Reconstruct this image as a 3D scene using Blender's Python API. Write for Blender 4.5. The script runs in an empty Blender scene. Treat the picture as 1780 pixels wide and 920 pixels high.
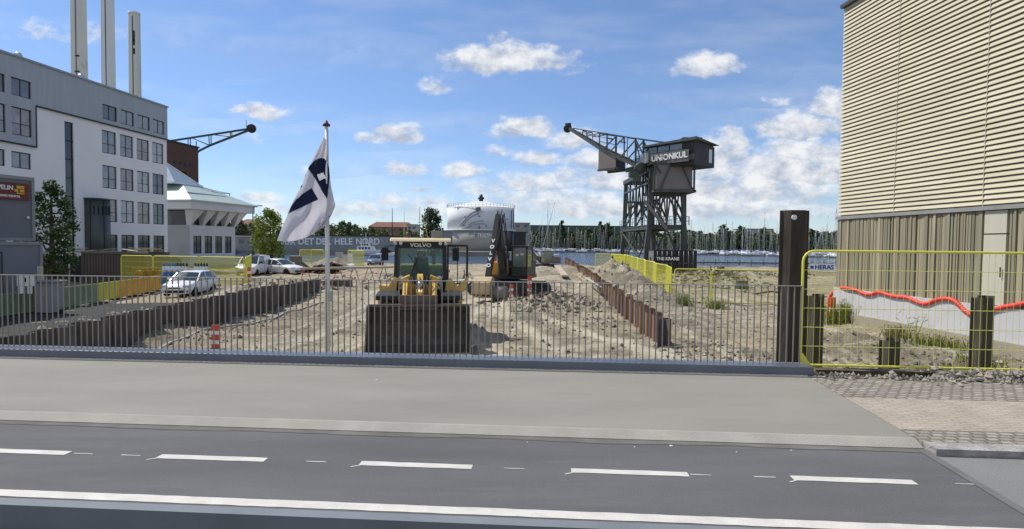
import bpy, bmesh, math, random
from mathutils import Vector, Matrix, noise as mn
random.seed(7)
S = bpy.context.scene
COL = S.collection
R = math.radians
# ---------------------------------------------------------------- camera
FPX = 1000.0; CX, CY = 890.0, 460.0; CAMZ = 2.1
PITCH = 0.036; ROLL = 0.0100
_f = Vector((0, math.cos(PITCH), -math.sin(PITCH)))
_u0 = Vector((0, math.sin(PITCH), math.cos(PITCH)))
_x0 = Vector((1, 0, 0))
_r = _x0*math.cos(ROLL) + _u0*math.sin(ROLL)
_u = _u0*math.cos(ROLL) - _x0*math.sin(ROLL)
cd = bpy.data.cameras.new('camera'); cam = bpy.data.objects.new('camera', cd); COL.objects.link(cam)
M_ = Matrix((( _r.x, _u.x, -_f.x, 0), (_r.y, _u.y, -_f.y, 0), (_r.z, _u.z, -_f.z, CAMZ), (0, 0, 0, 1)))
cam.matrix_world = M_
cd.sensor_width = 36.0; cd.lens = 36.0*FPX/1780.0; cd.clip_start = 0.1; cd.clip_end = 6000
S.camera = cam
def ray(px, py):
    return _f + _r*((px-CX)/FPX) + _u*((CY-py)/FPX)
def at(px, py, Y):
    d = ray(px, py); t = Y/d.y
    return Vector((d.x*t, Y, CAMZ + d.z*t))
def onz(px, py, z):
    d = ray(px, py); t = (z-CAMZ)/d.z
    return Vector((d.x*t, d.y*t, z))
# ---------------------------------------------------------------- light
SUN_EL = R(54); SUN_DIR = Vector((-math.cos(SUN_EL)*math.cos(R(28)), math.cos(SUN_EL)*math.sin(R(28)), math.sin(SUN_EL)))
ld = bpy.data.lights.new('sun', 'SUN'); ld.energy = 4.4; ld.angle = R(0.55); ld.color = (1.0, 0.95, 0.87)
lo = bpy.data.objects.new('sun', ld); COL.objects.link(lo); lo.location = (-20, 5, 40)
lo.rotation_euler = SUN_DIR.to_track_quat('Z', 'Y').to_euler()
S.view_settings.view_transform = 'Standard'; S.view_settings.look = 'None'; S.view_settings.gamma = 1
S.view_settings.exposure = 0.12
W = bpy.data.worlds.new('World'); S.world = W; W.use_nodes = True
def build_world():
    nt = W.node_tree; N = nt.nodes; L = nt.links; N.clear()
    out = N.new('ShaderNodeOutputWorld'); bg = N.new('ShaderNodeBackground'); L.new(bg.outputs[0], out.inputs[0])
    bg.inputs['Strength'].default_value = 0.125
    sky = N.new('ShaderNodeTexSky'); sky.sky_type = 'NISHITA'; sky.sun_disc = False
    sky.sun_elevation = SUN_EL; sky.sun_rotation = math.atan2(SUN_DIR.x, SUN_DIR.y)
    sky.air_density = 1.0; sky.dust_density = 0.0; sky.ozone_density = 1.6; sky.altitude = 10
    tc = N.new('ShaderNodeTexCoord'); sp = N.new('ShaderNodeSeparateXYZ'); L.new(tc.outputs['Generated'], sp.inputs[0])
    def m(op, a, b=None, c=None, clamp=False):
        n = N.new('ShaderNodeMath'); n.operation = op; n.use_clamp = clamp
        for i, v in enumerate((a, b, c)):
            if v is None: continue
            if isinstance(v, (int, float)): n.inputs[i].default_value = v
            else: L.new(v, n.inputs[i])
        return n.outputs[0]
    yy = m('MAXIMUM', sp.outputs[1], 0.02)
    u = m('DIVIDE', sp.outputs[0], yy); w = m('DIVIDE', sp.outputs[2], yy)
    cb = N.new('ShaderNodeCombineXYZ'); L.new(u, cb.inputs[0]); L.new(w, cb.inputs[1])
    def nz(scale, det, rough, vec=None, off=(0, 0, 0), sy=1.5):
        mp = N.new('ShaderNodeMapping'); L.new(vec or cb.outputs[0], mp.inputs[0])
        mp.inputs['Location'].default_value = off; mp.inputs['Scale'].default_value = (1, sy, 1)
        n = N.new('ShaderNodeTexNoise'); L.new(mp.outputs[0], n.inputs['Vector'])
        n.inputs['Scale'].default_value = scale; n.inputs['Detail'].default_value = det; n.inputs['Roughness'].default_value = rough
        return n.outputs[0]
    # domain warp
    wa = m('MULTIPLY', m('SUBTRACT', nz(14, 3, .5), .5), .05); wb = m('MULTIPLY', m('SUBTRACT', nz(14, 3, .5, off=(3, 7, 1)), .5), .035)
    uw = m('ADD', u, wa); ww = m('ADD', w, wb)
    clouds = [(885,108,118,36,1),(866,78,20,28,.5),(757,157,28,22,.75),(1232,118,66,27,.85),(452,196,54,16,.8),(690,234,50,24,1),(640,243,32,14,.7),
      (912,226,62,24,1),(935,277,52,18,.9),(862,262,26,14,.6),(1000,245,58,26,.8),(705,294,42,15,.8),(805,301,44,20,.85),(1270,253,32,30,1),
      (1045,285,60,24,.85),(920,322,75,22,.85),(1445,190,45,34,1.1),(1385,225,80,32,1),(1405,272,95,36,1),(1330,290,75,28,.9),
      (1060,315,110,28,.9),(1300,335,200,50,.9),(1150,362,380,34,.85),(960,350,150,26,.7),(1380,300,110,50,1.1),(850,330,80,16,.5),(1250,270,60,40,.9),(700,350,120,16,.5),(540,302,40,12,.5),(735,329,16,6,.8),(640,365,280,26,.5),(455,345,50,14,.6),
      (1350,178,44,10,.25),(410,240,40,14,.35),(1240,300,100,36,.8),(1640,200,120,60,1),(200,250,90,30,.8),(100,60,130,20,.25)]
    best = None; hs = None
    for (cx, cy, rx, ry, st) in clouds:
        d = ray(cx, cy); cu, cw = d.x/d.y, d.z/d.y
        a = m('MULTIPLY', m('SUBTRACT', uw, cu), 1000.0/rx)
        b0 = m('SUBTRACT', ww, cw)
        b = m('MAXIMUM', m('MULTIPLY', b0, 1000.0/ry), m('MULTIPLY', b0, -1000.0/(ry*.62)))
        q = m('ADD', m('MULTIPLY', a, a), m('MULTIPLY', b, b))
        e = m('MULTIPLY', m('SUBTRACT', 1.25, q), st)
        h = m('MULTIPLY_ADD', b0, 1000.0/ry, 0.0)
        if best is None: best = e; hs = h
        else:
            gt = m('GREATER_THAN', e, best)
            hs = m('ADD', m('MULTIPLY', h, gt), m('MULTIPLY', hs, m('SUBTRACT', 1.0, gt)))
            best = m('MAXIMUM', best, e)
    best = m('MAXIMUM', best, -1.2)
    n1 = nz(20, 6, .62); n2 = nz(60, 5, .6, off=(1, 2, 3))
    dens = m('ADD', m('MULTIPLY', best, .75), m('ADD', m('MULTIPLY', m('SUBTRACT', n1, .5), 1.7), m('MULTIPLY', m('SUBTRACT', n2, .5), .8)))
    mr = N.new('ShaderNodeMapRange'); mr.interpolation_type = 'SMOOTHSTEP'; L.new(dens, mr.inputs[0]); mr.inputs[1].default_value = -.12; mr.inputs[2].default_value = .85
    # wispy high veil
    veil = nz(3.0, 5, .6, off=(5, 1, 0), sy=4.5)
    mv = N.new('ShaderNodeMapRange'); L.new(veil, mv.inputs[0]); mv.inputs[1].default_value = .42; mv.inputs[2].default_value = .75; mv.inputs[4].default_value = .22
    front = m('GREATER_THAN', sp.outputs[1], 0.05)
    fac = m('MULTIPLY', m('MAXIMUM', m('MULTIPLY', mr.outputs[0], .93), mv.outputs[0]), front)
    # shading: bright tops / lilac grey undersides of the clouds themselves
    nup = nz(26, 4, .6, off=(-.018, -.02, 0))
    sh = m('ADD', m('MULTIPLY', hs, .42), m('ADD', m('MULTIPLY', m('SUBTRACT', n1, nup), 2.6), .52), clamp=True)
    mx = N.new('ShaderNodeMix'); mx.data_type = 'RGBA'; L.new(sh, mx.inputs[0])
    mx.inputs[6].default_value = (3.5, 3.85, 4.6, 1); mx.inputs[7].default_value = (6.8, 6.85, 6.9, 1)
    # sky slightly toned
    tn = N.new('ShaderNodeMix'); tn.data_type = 'RGBA'; tn.blend_type = 'MULTIPLY'; tn.inputs[0].default_value = 1
    L.new(sky.outputs[0], tn.inputs[6])
    hz = N.new('ShaderNodeMapRange'); L.new(sp.outputs[2], hz.inputs[0]); hz.inputs[1].default_value = 0.0; hz.inputs[2].default_value = .30
    tc2 = N.new('ShaderNodeMix'); tc2.data_type = 'RGBA'; L.new(hz.outputs[0], tc2.inputs[0]); tc2.inputs[6].default_value = (.64, .74, .98, 1); tc2.inputs[7].default_value = (.80, .86, 1.0, 1); L.new(tc2.outputs[2], tn.inputs[7])
    mx2 = N.new('ShaderNodeMix'); mx2.data_type = 'RGBA'; L.new(fac, mx2.inputs[0]); L.new(tn.outputs[2], mx2.inputs[6]); L.new(mx.outputs[2], mx2.inputs[7])
    # unseen broken cloud deck, added behind the viewer to fill faces in shade
    nb = N.new('ShaderNodeTexNoise'); L.new(tc.outputs['Generated'], nb.inputs['Vector']); nb.inputs['Scale'].default_value = 3.5; nb.inputs['Detail'].default_value = 6
    rb = N.new('ShaderNodeMapRange'); L.new(nb.outputs[0], rb.inputs[0]); rb.inputs[1].default_value = .38; rb.inputs[2].default_value = .56
    bk = N.new('ShaderNodeMapRange'); L.new(sp.outputs[1], bk.inputs[0]); bk.inputs[1].default_value = .0; bk.inputs[2].default_value = -.25
    up = N.new('ShaderNodeMapRange'); L.new(sp.outputs[2], up.inputs[0]); up.inputs[1].default_value = .0; up.inputs[2].default_value = .1
    fb = m('MULTIPLY', m('MULTIPLY', rb.outputs[0], bk.outputs[0]), up.outputs[0])
    mx3 = N.new('ShaderNodeMix'); mx3.data_type = 'RGBA'; L.new(fb, mx3.inputs[0]); L.new(mx2.outputs[2], mx3.inputs[6]); mx3.inputs[7].default_value = (4.6, 4.75, 5.0, 1)
    L.new(mx3.outputs[2], bg.inputs['Color'])
build_world()
# ---------------------------------------------------------------- materials
MATS = {}
def mat(name, col, rough=.7, metal=0.0, var=.12, scale=4.0, bump=0.0, bscale=20.0, col2=None, stretch=None, spec=.4, detail=5, dirt=None, emis=None):
    if name in MATS: return MATS[name]
    m = bpy.data.materials.new(name); m.use_nodes = True; nt = m.node_tree; N = nt.nodes; L = nt.links
    b = N['Principled BSDF']; b.inputs['Roughness'].default_value = rough; b.inputs['Metallic'].default_value = metal
    b.inputs['Specular IOR Level'].default_value = spec
    tc = N.new('ShaderNodeTexCoord'); mp = N.new('ShaderNodeMapping'); L.new(tc.outputs['Object'], mp.inputs[0])
    if stretch: mp.inputs['Scale'].default_value = stretch
    nz = N.new('ShaderNodeTexNoise'); L.new(mp.outputs[0], nz.inputs['Vector']); nz.inputs['Scale'].default_value = scale; nz.inputs['Detail'].default_value = detail; nz.inputs['Roughness'].default_value = .6
    mr = N.new('ShaderNodeMapRange'); L.new(nz.outputs[0], mr.inputs[0]); mr.inputs[1].default_value = .3; mr.inputs[2].default_value = .7
    mx = N.new('ShaderNodeMix'); mx.data_type = 'RGBA'; L.new(mr.outputs[0], mx.inputs[0])
    c2 = col2 or tuple(min(1, c*(1+var)) for c in col); c1 = col if col2 else tuple(c*(1-var) for c in col)
    mx.inputs[6].default_value = (*c1, 1); mx.inputs[7].default_value = (*c2, 1)
    last = mx.outputs[2]
    if dirt:
        n2 = N.new('ShaderNodeTexNoise'); L.new(mp.outputs[0], n2.inputs['Vector']); n2.inputs['Scale'].default_value = dirt[1]; n2.inputs['Detail'].default_value = 7; n2.inputs['Roughness'].default_value = .7
        r2 = N.new('ShaderNodeMapRange'); L.new(n2.outputs[0], r2.inputs[0]); r2.inputs[1].default_value = dirt[2]; r2.inputs[2].default_value = dirt[2]+.12; r2.inputs[4].default_value = dirt[3]
        m2 = N.new('ShaderNodeMix'); m2.data_type = 'RGBA'; L.new(r2.outputs[0], m2.inputs[0]); L.new(last, m2.inputs[6]); m2.inputs[7].default_value = (*dirt[0], 1); last = m2.outputs[2]
    L.new(last, b.inputs['Base Color'])
    if bump:
        n3 = N.new('ShaderNodeTexNoise'); L.new(mp.outputs[0], n3.inputs['Vector']); n3.inputs['Scale'].default_value = bscale; n3.inputs['Detail'].default_value = 6
        bp = N.new('ShaderNodeBump'); bp.inputs['Strength'].default_value = bump; bp.inputs['Distance'].default_value = .05; L.new(n3.outputs[0], bp.inputs['Height']); L.new(bp.outputs[0], b.inputs['Normal'])
    if emis: b.inputs['Emission Color'].default_value = (*emis, 1); b.inputs['Emission Strength'].default_value = 1
    MATS[name] = m; return m
def glass_mat(name, col, rough=.05, alpha=None, trans=False):
    if name in MATS: return MATS[name]
    m = mat(name, col, rough, 0, .25, 1.5, spec=.8)
    b = m.node_tree.nodes['Principled BSDF']
    if trans:
        nt = m.node_tree; tr = nt.nodes.new('ShaderNodeBsdfTransparent'); tr.inputs[0].default_value = (.78, .86, .86, 1)
        ms = nt.nodes.new('ShaderNodeMixShader'); ms.inputs[0].default_value = alpha
        nt.links.new(tr.outputs[0], ms.inputs[1]); nt.links.new(b.outputs[0], ms.inputs[2]); nt.links.new(ms.outputs[0], nt.nodes['Material Output'].inputs[0])
    return m
def leaf_mat(name, dark, light):
    if name in MATS: return MATS[name]
    m = bpy.data.materials.new(name); m.use_nodes = True; nt = m.node_tree; N = nt.nodes; L = nt.links; b = N['Principled BSDF']
    b.inputs['Roughness'].default_value = .55; b.inputs['Specular IOR Level'].default_value = .25
    g = N.new('ShaderNodeNewGeometry'); mx = N.new('ShaderNodeMix'); mx.data_type = 'RGBA'; L.new(g.outputs['Random Per Island'], mx.inputs[0])
    mx.inputs[6].default_value = (*dark, 1); mx.inputs[7].default_value = (*light, 1); L.new(mx.outputs[2], b.inputs['Base Color'])
    t = N.new('ShaderNodeBsdfTranslucent'); L.new(mx.outputs[2], t.inputs[0]); ms = N.new('ShaderNodeMixShader'); ms.inputs[0].default_value = .3
    L.new(b.outputs[0], ms.inputs[1]); L.new(t.outputs[0], ms.inputs[2]); L.new(ms.outputs[0], N['Material Output'].inputs[0])
    MATS[name] = m; return m
# ---------------------------------------------------------------- mesh builder
class MB:
    def __init__(s): s.v = []; s.f = []; s.sm = []
    def face(s, pts, smooth=False):
        n = len(s.v); s.v += [Vector(p) for p in pts]; s.f.append(tuple(range(n, n+len(pts)))); s.sm.append(smooth)
    def box(s, a, b, M=None):
        x0, y0, z0 = (min(a[i], b[i]) for i in range(3)); x1, y1, z1 = (max(a[i], b[i]) for i in range(3))
        p = [Vector(q) for q in ((x0,y0,z0),(x1,y0,z0),(x1,y1,z0),(x0,y1,z0),(x0,y0,z1),(x1,y0,z1),(x1,y1,z1),(x0,y1,z1))]
        if M is not None: p = [M @ q for q in p]
        n = len(s.v); s.v += p
        for q in ((0,3,2,1),(4,5,6,7),(0,1,5,4),(1,2,6,5),(2,3,7,6),(3,0,4,7)): s.f.append(tuple(n+i for i in q)); s.sm.append(False)
        return s
    def bar(s, a, b, w=.05, h=None, up=(0,0,1)):
        a = Vector(a); b = Vector(b); h = h or w; d = (b-a)
        if d.length < 1e-6: return s
        d.normalize(); u = Vector(up)
        if abs(d.dot(u)) > .98: u = Vector((1,0,0))
        x = d.cross(u).normalized(); y = x.cross(d).normalized()
        n = len(s.v)
        for c in (a, b):
            for (i, j) in ((-1,-1),(1,-1),(1,1),(-1,1)): s.v.append(c + x*(i*w/2) + y*(j*h/2))
        for q in ((0,1,2,3),(7,6,5,4),(0,4,5,1),(1,5,6,2),(2,6,7,3),(3,7,4,0)): s.f.append(tuple(n+i for i in q)); s.sm.append(False)
        return s
    def tube(s, a, b, r=.03, r2=None, n=10, caps=True):
        a = Vector(a); b = Vector(b); r2 = r if r2 is None else r2; d = b-a
        if d.length < 1e-6: return s
        d.normalize(); u = Vector((0,0,1)) if abs(d.z) < .95 else Vector((1,0,0)); x = d.cross(u).normalized(); y = x.cross(d)
        k = len(s.v)
        for c, rr in ((a, r), (b, r2)):
            for i in range(n):
                t = 2*math.pi*i/n; s.v.append(c + x*(rr*math.cos(t)) + y*(rr*math.sin(t)))
        for i in range(n):
            j = (i+1) % n; s.f.append((k+j, k+i, k+n+i, k+n+j)); s.sm.append(n > 5)
        if caps: s.f.append(tuple(k+i for i in range(n))); s.sm.append(False); s.f.append(tuple(k+n+i for i in reversed(range(n)))); s.sm.append(False)
        return s
    def path(s, pts, r, n=8, closed=False):
        pts = [Vector(p) for p in pts]; k = len(s.v); m = len(pts); px = None
        for i, p in enumerate(pts):
            if closed: d = pts[(i+1) % m]-pts[i-1]
            else: d = pts[min(i+1, m-1)]-pts[max(i-1, 0)]
            d.normalize()
            if px is None:
                u = Vector((0,0,1)) if abs(d.z) < .9 else Vector((0,1,0)); px = d.cross(u).normalized()
            else: px = (px - d*px.dot(d)).normalized()
            y = d.cross(px); rr = r[i] if isinstance(r, (list, tuple)) else r
            for j in range(n):
                t = 2*math.pi*j/n; s.v.append(p + px*(rr*math.cos(t)) + y*(rr*math.sin(t)))
        for i in range(m if closed else m-1):
            i2 = (i+1) % m
            for j in range(n):
                j2 = (j+1) % n; s.f.append((k+i*n+j, k+i*n+j2, k+i2*n+j2, k+i2*n+j)); s.sm.append(n > 4)
        if not closed:
            s.f.append(tuple(k+j for j in reversed(range(n)))); s.sm.append(False)
            s.f.append(tuple(k+(m-1)*n+j for j in range(n))); s.sm.append(False)
        return s
    def prism(s, poly, a, b):      # poly list of 2D (p,q) ; a,b functions/offset: extrude from A to B  (A,B: callables 2D->3D)
        P = [Vector(a(*p)) for p in poly]; Q = [Vector(b(*p)) for p in poly]; n = len(poly); k = len(s.v); s.v += P+Q
        s.f.append(tuple(k+i for i in range(n))); s.sm.append(False); s.f.append(tuple(k+n+i for i in reversed(range(n)))); s.sm.append(False)
        for i in range(n):
            j = (i+1) % n; s.f.append((k+j, k+i, k+n+i, k+n+j)); s.sm.append(False)
        return s
    def px_(s, poly, x0, x1): return s.prism(poly, lambda p, q: (x0, p, q), lambda p, q: (x1, p, q))   # poly in (y,z)
    def py_(s, poly, y0, y1): return s.prism(poly, lambda p, q: (p, y0, q), lambda p, q: (p, y1, q))   # poly in (x,z)
    def pz_(s, poly, z0, z1): return s.prism(poly, lambda p, q: (p, q, z0), lambda p, q: (p, q, z1))   # poly in (x,y)
    def lathe(s, prof, c=(0,0,0), n=24, smooth=True, axis='z'):
        k = len(s.v); c = Vector(c); m = len(prof)
        for (r, z) in prof:
            for i in range(n):
                t = 2*math.pi*i/n
                q = (r*math.cos(t), r*math.sin(t), z)
                if axis == 'x': q = (z, r*math.cos(t), r*math.sin(t))
                if axis == 'y': q = (r*math.cos(t), z, r*math.sin(t))
                s.v.append(c+Vector(q))
        for a in range(m-1):
            for i in range(n):
                j = (i+1) % n; s.f.append((k+a*n+i, k+a*n+j, k+(a+1)*n+j, k+(a+1)*n+i)); s.sm.append(smooth)
        for a, rv in ((0, True), (m-1, False)):
            if prof[a][0] > 1e-4:
                q = [k+a*n+i for i in range(n)]; s.f.append(tuple(reversed(q) if rv else q)); s.sm.append(False)
        return s
    def grid(s, rows, smooth=True, closed=False):
        k = len(s.v); m = len(rows); n = len(rows[0])
        for r_ in rows: s.v += [Vector(p) for p in r_]
        for i in range(m-1):
            for j in range(n if closed else n-1):
                j2 = (j+1) % n; s.f.append((k+i*n+j, k+i*n+j2, k+(i+1)*n+j2, k+(i+1)*n+j)); s.sm.append(smooth)
        return s
    def xf(s, M):
        s.v = [M @ q for q in s.v]; return s
    def mesh(s, name, m=None, off=None):
        me = bpy.data.meshes.new(name); vs = s.v if off is None else [q-off for q in s.v]
        me.from_pydata([tuple(q) for q in vs], [], s.f); me.polygons.foreach_set('use_smooth', s.sm)
        if m is not None: me.materials.append(m)
        me.update(); return me
def recalc(me):
    bm = bmesh.new(); bm.from_mesh(me); bmesh.ops.recalc_face_normals(bm, faces=bm.faces); bm.to_mesh(me); bm.free()
def part(name, mb, m, parent=None, world=False, bevel=0, fix=True, label=None):
    off = Vector(parent.location) if (world and parent is not None) else None
    me = mb.mesh(name, m, off)
    if fix and len(me.polygons) < 60000: recalc(me)
    o = bpy.data.objects.new(name, me); COL.objects.link(o)
    if parent is not None: o.parent = parent
    if bevel:
        bv = o.modifiers.new('bevel', 'BEVEL'); bv.width = bevel; bv.segments = 2; bv.limit_method = 'ANGLE'; bv.angle_limit = R(35)
    if label: o['label'] = label
    return o
def sub(name, mb, m, par, root, label=None, bevel=0):   # world-coordinate sub-part
    me = mb.mesh(name, m, Vector(root.location)); recalc(me); o = bpy.data.objects.new(name, me); COL.objects.link(o); o.parent = par
    if bevel:
        bv = o.modifiers.new('bevel', 'BEVEL'); bv.width = bevel; bv.segments = 2; bv.limit_method = 'ANGLE'
    if label: o['label'] = label
    return o
def tag(o, label=None, cat=None, group=None, kind=None):
    if label: o['label'] = label
    if cat: o['category'] = cat
    if group: o['group'] = group
    if kind: o['kind'] = kind
    return o
def thing(name, label, cat, loc=(0,0,0), rz=0, group=None):
    o = bpy.data.objects.new(name, None); COL.objects.link(o); o.location = loc; o.rotation_euler = (0,0,rz); o.empty_display_size = .3
    return tag(o, label, cat, group)
def struct(name, mb, m, fix=True):
    o = part(name, mb, m, fix=fix); o['kind'] = 'structure'; return o
def single(name, mb, m, label, cat, group=None, bevel=0, loc=None):
    if loc is not None:
        off = Vector(loc); me = mb.mesh(name, m, off); recalc(me); o = bpy.data.objects.new(name, me); COL.objects.link(o); o.location = loc
    else: o = part(name, mb, m)
    if bevel:
        bv = o.modifiers.new('bevel', 'BEVEL'); bv.width = bevel; bv.segments = 2; bv.limit_method = 'ANGLE'
    return tag(o, label, cat, group)
def kids(o): return [c for c in bpy.data.objects if c.parent == o]
CH = {}
def copy_tree(o, loc=None, rz=None, label=None, scale=None, parent=None):
    key = o.name
    if key not in CH: CH[key] = kids(o)
    c = o.copy(); COL.objects.link(c)
    if parent is not None: c.parent = parent
    if loc is not None: c.location = loc
    if rz is not None: c.rotation_euler = (0,0,rz)
    if scale is not None: c.scale = scale if isinstance(scale, (tuple, list)) else (scale,)*3
    if label: c['label'] = label
    for k in CH[key]: copy_tree(k, parent=c)
    return c
def text_mb(txt, size, M, depth=.01, bold=0.0, align='CENTER', sx=1.0):
    cu = bpy.data.curves.new('t', 'FONT'); cu.body = txt; cu.size = size; cu.extrude = depth; cu.offset = bold; cu.align_x = align; cu.align_y = 'CENTER'; cu.resolution_u = 3
    o = bpy.data.objects.new('t', cu); COL.objects.link(o); dg = bpy.context.evaluated_depsgraph_get(); dg.update()
    me = bpy.data.meshes.new_from_object(o.evaluated_get(dg)); mb = MB()
    mb.v = [M @ Vector((v.co.x*sx, v.co.y, v.co.z)) for v in me.vertices]; mb.f = [tuple(p.vertices) for p in me.polygons]; mb.sm = [False]*len(mb.f)
    bpy.data.objects.remove(o); bpy.data.curves.remove(cu); bpy.data.meshes.remove(me); return mb
def frame(origin, xdir, updir):
    x = Vector(xdir).normalized(); u = Vector(updir).normalized(); n = x.cross(u).normalized(); u = n.cross(x).normalized()
    return Matrix(((x.x,u.x,n.x,origin[0]),(x.y,u.y,n.y,origin[1]),(x.z,u.z,n.z,origin[2]),(0,0,0,1)))
# ---------------------------------------------------------------- common materials
G = -1.05; WZ = -2.6
M_dark = mat('dark_steel', (.03,.034,.036), .5, .3, .25)
M_black = mat('black_rubber', (.015,.015,.016), .75, 0, .3)
M_white = mat('white_paint', (.78,.78,.77), .45, 0, .04)
M_yel = mat('yellow_powder_coat', (.70,.68,.09), .45, 0, .08)
M_org = mat('orange_plastic', (.75,.16,.03), .5, 0, .1)
M_red = mat('red_plastic', (.6,.05,.035), .5, 0, .15)
M_conc = mat('concrete', (.42,.41,.38), .85, 0, .1, 3, .3, 30)
M_rust = mat('rusty_steel', (.19,.11,.065), .85, 0, .3, 3.0, .35, 25, col2=(.33,.215,.135), stretch=(1,1,.25), dirt=((.07,.045,.035),5,.55,.8))
M_rustd = mat('dark_rusty_steel', (.085,.072,.066), .85, 0, .3, 3.0, .35, 25, col2=(.15,.13,.118), stretch=(1,1,.2), dirt=((.03,.028,.028),4,.5,.7))
# ---------------------------------------------------------------- bridge
PH = R(3.58)
def BL(u, v, z): return Vector((u*math.cos(PH)+v*math.sin(PH), -u*math.sin(PH)+v*math.cos(PH), z))
def bpoly(mb, pts, z): mb.face([BL(p[0], p[1], z) for p in pts])
def bbox(mb, u0, u1, v0, v1, z0, z1, skew=0):
    P = [BL(u, v, z) for z in (z0, z1) for (u, v) in ((u0,v0),(u1+skew*(v0-6.5),v0),(u1+skew*(v1-6.5),v1),(u0,v1))]
    n = len(mb.v); mb.v += P
    for q in ((0,3,2,1),(4,5,6,7),(0,1,5,4),(1,2,6,5),(2,3,7,6),(3,0,4,7)): mb.f.append(tuple(n+i for i in q)); mb.sm.append(False)
SK = .055; UJ = 4.06; BZ = -.06
M_walk = mat('sidewalk_surface', (.245,.235,.205), .9, 0, .10, .9, .25, 160, stretch=(.35,1.3,1), dirt=((.21,.20,.172), 1.5, .55, .5))
M_bike = mat('cycle_path_asphalt', (.122,.124,.126), .85, 0, .16, .9, .5, 140, stretch=(.25,1.6,1), dirt=((.155,.157,.155), 1.2, .52, .6))
M_asph2 = mat('street_asphalt', (.20,.205,.20), .9, 0, .08, 1.0, .4, 120)
M_kerb = mat('kerb_stone', (.32,.31,.27), .85, 0, .12, 2, .3, 60, dirt=((.27,.25,.21), 3, .6, .6))
M_paint = mat('road_paint', (.55,.535,.49), .7, 0, .12, 5, .15, 60, dirt=((.36,.355,.34), 22, .60, .75))
M_bluest = mat('blue_grey_steel', (.150,.165,.195), .35, .1, .10, 2, dirt=((.20,.21,.23), 8, .62, .5))
mb = MB(); bbox(mb, -30, UJ, 6.56, 9.64, -.5, 0, SK); struct('sidewalk', mb, M_walk)
mb = MB(); strip_ = None
for i in range(120):
    u = -14+i*.152; mb.face([BL(u, 9.56+random.uniform(-.01,.02), .004), BL(u+.152, 9.56+random.uniform(-.01,.02), .004), BL(u+.152, 9.618, .004), BL(u, 9.618, .004)])
struct('edge_grit', mb, mat('pale_grit', (.40,.39,.35), .95, 0, .15, 9))
mb = MB(); kp = [(6.558,-.5),(6.558,.004),(6.52,.004),(6.372,-.050),(6.372,-.5)]
mb.v = [BL(u+(SK*(v-6.5) if u > 0 else 0), v, z) for u in (-30, UJ) for v, z in kp]; mb.f = [(0,1,2,3,4),(9,8,7,6,5)]+[(i, 5+i, 5+(i+1) % 5, (i+1) % 5) for i in range(5)]; mb.sm = [False]*7; struct('kerb', mb, M_kerb)
mb = MB(); bbox(mb, -30, UJ-.003, 4.403, 6.367, -.5, BZ, SK); struct('cycle_path', mb, M_bike)
mb = MB(); bbox(mb, -30, 14, -14, 4.28, -.6, -.26); struct('road', mb, mat('road_asphalt', (.10,.106,.106), .85, 0, .15, 2, .5, 120))
# low steel median beam by the roadway
mb = MB(); bbox(mb, -30, 8, 4.285, 4.40, -.5, -.035)
single('steel_edge_beam', mb, mat('edge_beam_steel', (.19,.205,.215), .4, .05, .12, 1.5, dirt=((.13,.15,.145), 1.2, .55, .6)), 'low blue grey steel beam along the solid white line in the foreground', 'edge beam')
# painted markings
mb = MB()
def strip(u0, u1, v0, v1, z=BZ+.004, jag=True):
    n = max(2, int((u1-u0)/.12)); top = []; bot = []
    for i in range(n+1):
        u = u0+(u1-u0)*i/n; top.append((u, v1+random.uniform(-.004,.004))); bot.append((u, v0+random.uniform(-.004,.004)))
    for i in range(n): mb.face([BL(*bot[i], z), BL(*bot[i+1], z), BL(*top[i+1], z), BL(*top[i], z)])
strip(-30, 5.2, 4.475, 4.60)
for i in range(-9, 3):
    u0 = .245+2.052*(i-1)
    strip(u0, u0+1.10, 5.395, 5.50)
    mb.face([BL(u0, 5.395, BZ+.004), BL(u0+.03, 5.395, BZ+.004), BL(u0-.05, 5.345, BZ+.004), BL(u0-.07, 5.355, BZ+.004)])
for u in (-4.75,-4.25,-2.35,-.4,1.36,1.95,3.75): strip(u, u+.2, 5.44, 5.455)
o = struct('road_markings', mb, M_paint)
mb = MB(); u = -14.0
while u < UJ-.1:
    w0 = .05+.05*mn.noise(Vector((u*.8,0,0)))+.02*mn.noise(Vector((u*5,0,0))); w1 = .05+.05*mn.noise(Vector(((u+.12)*.8,0,0)))+.02*mn.noise(Vector(((u+.12)*5,0,0)))
    mb.face([BL(u, 6.30-w0, BZ+.004), BL(u+.12, 6.30-w1, BZ+.004), BL(u+.12, 6.366, BZ+.004), BL(u, 6.366, BZ+.004)]); u += .12
struct('gutter_dirt', mb, mat('gutter_grit', (.10,.095,.085), .95, 0, .3, 2, .3, 60, col2=(.17,.165,.145)))
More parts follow.
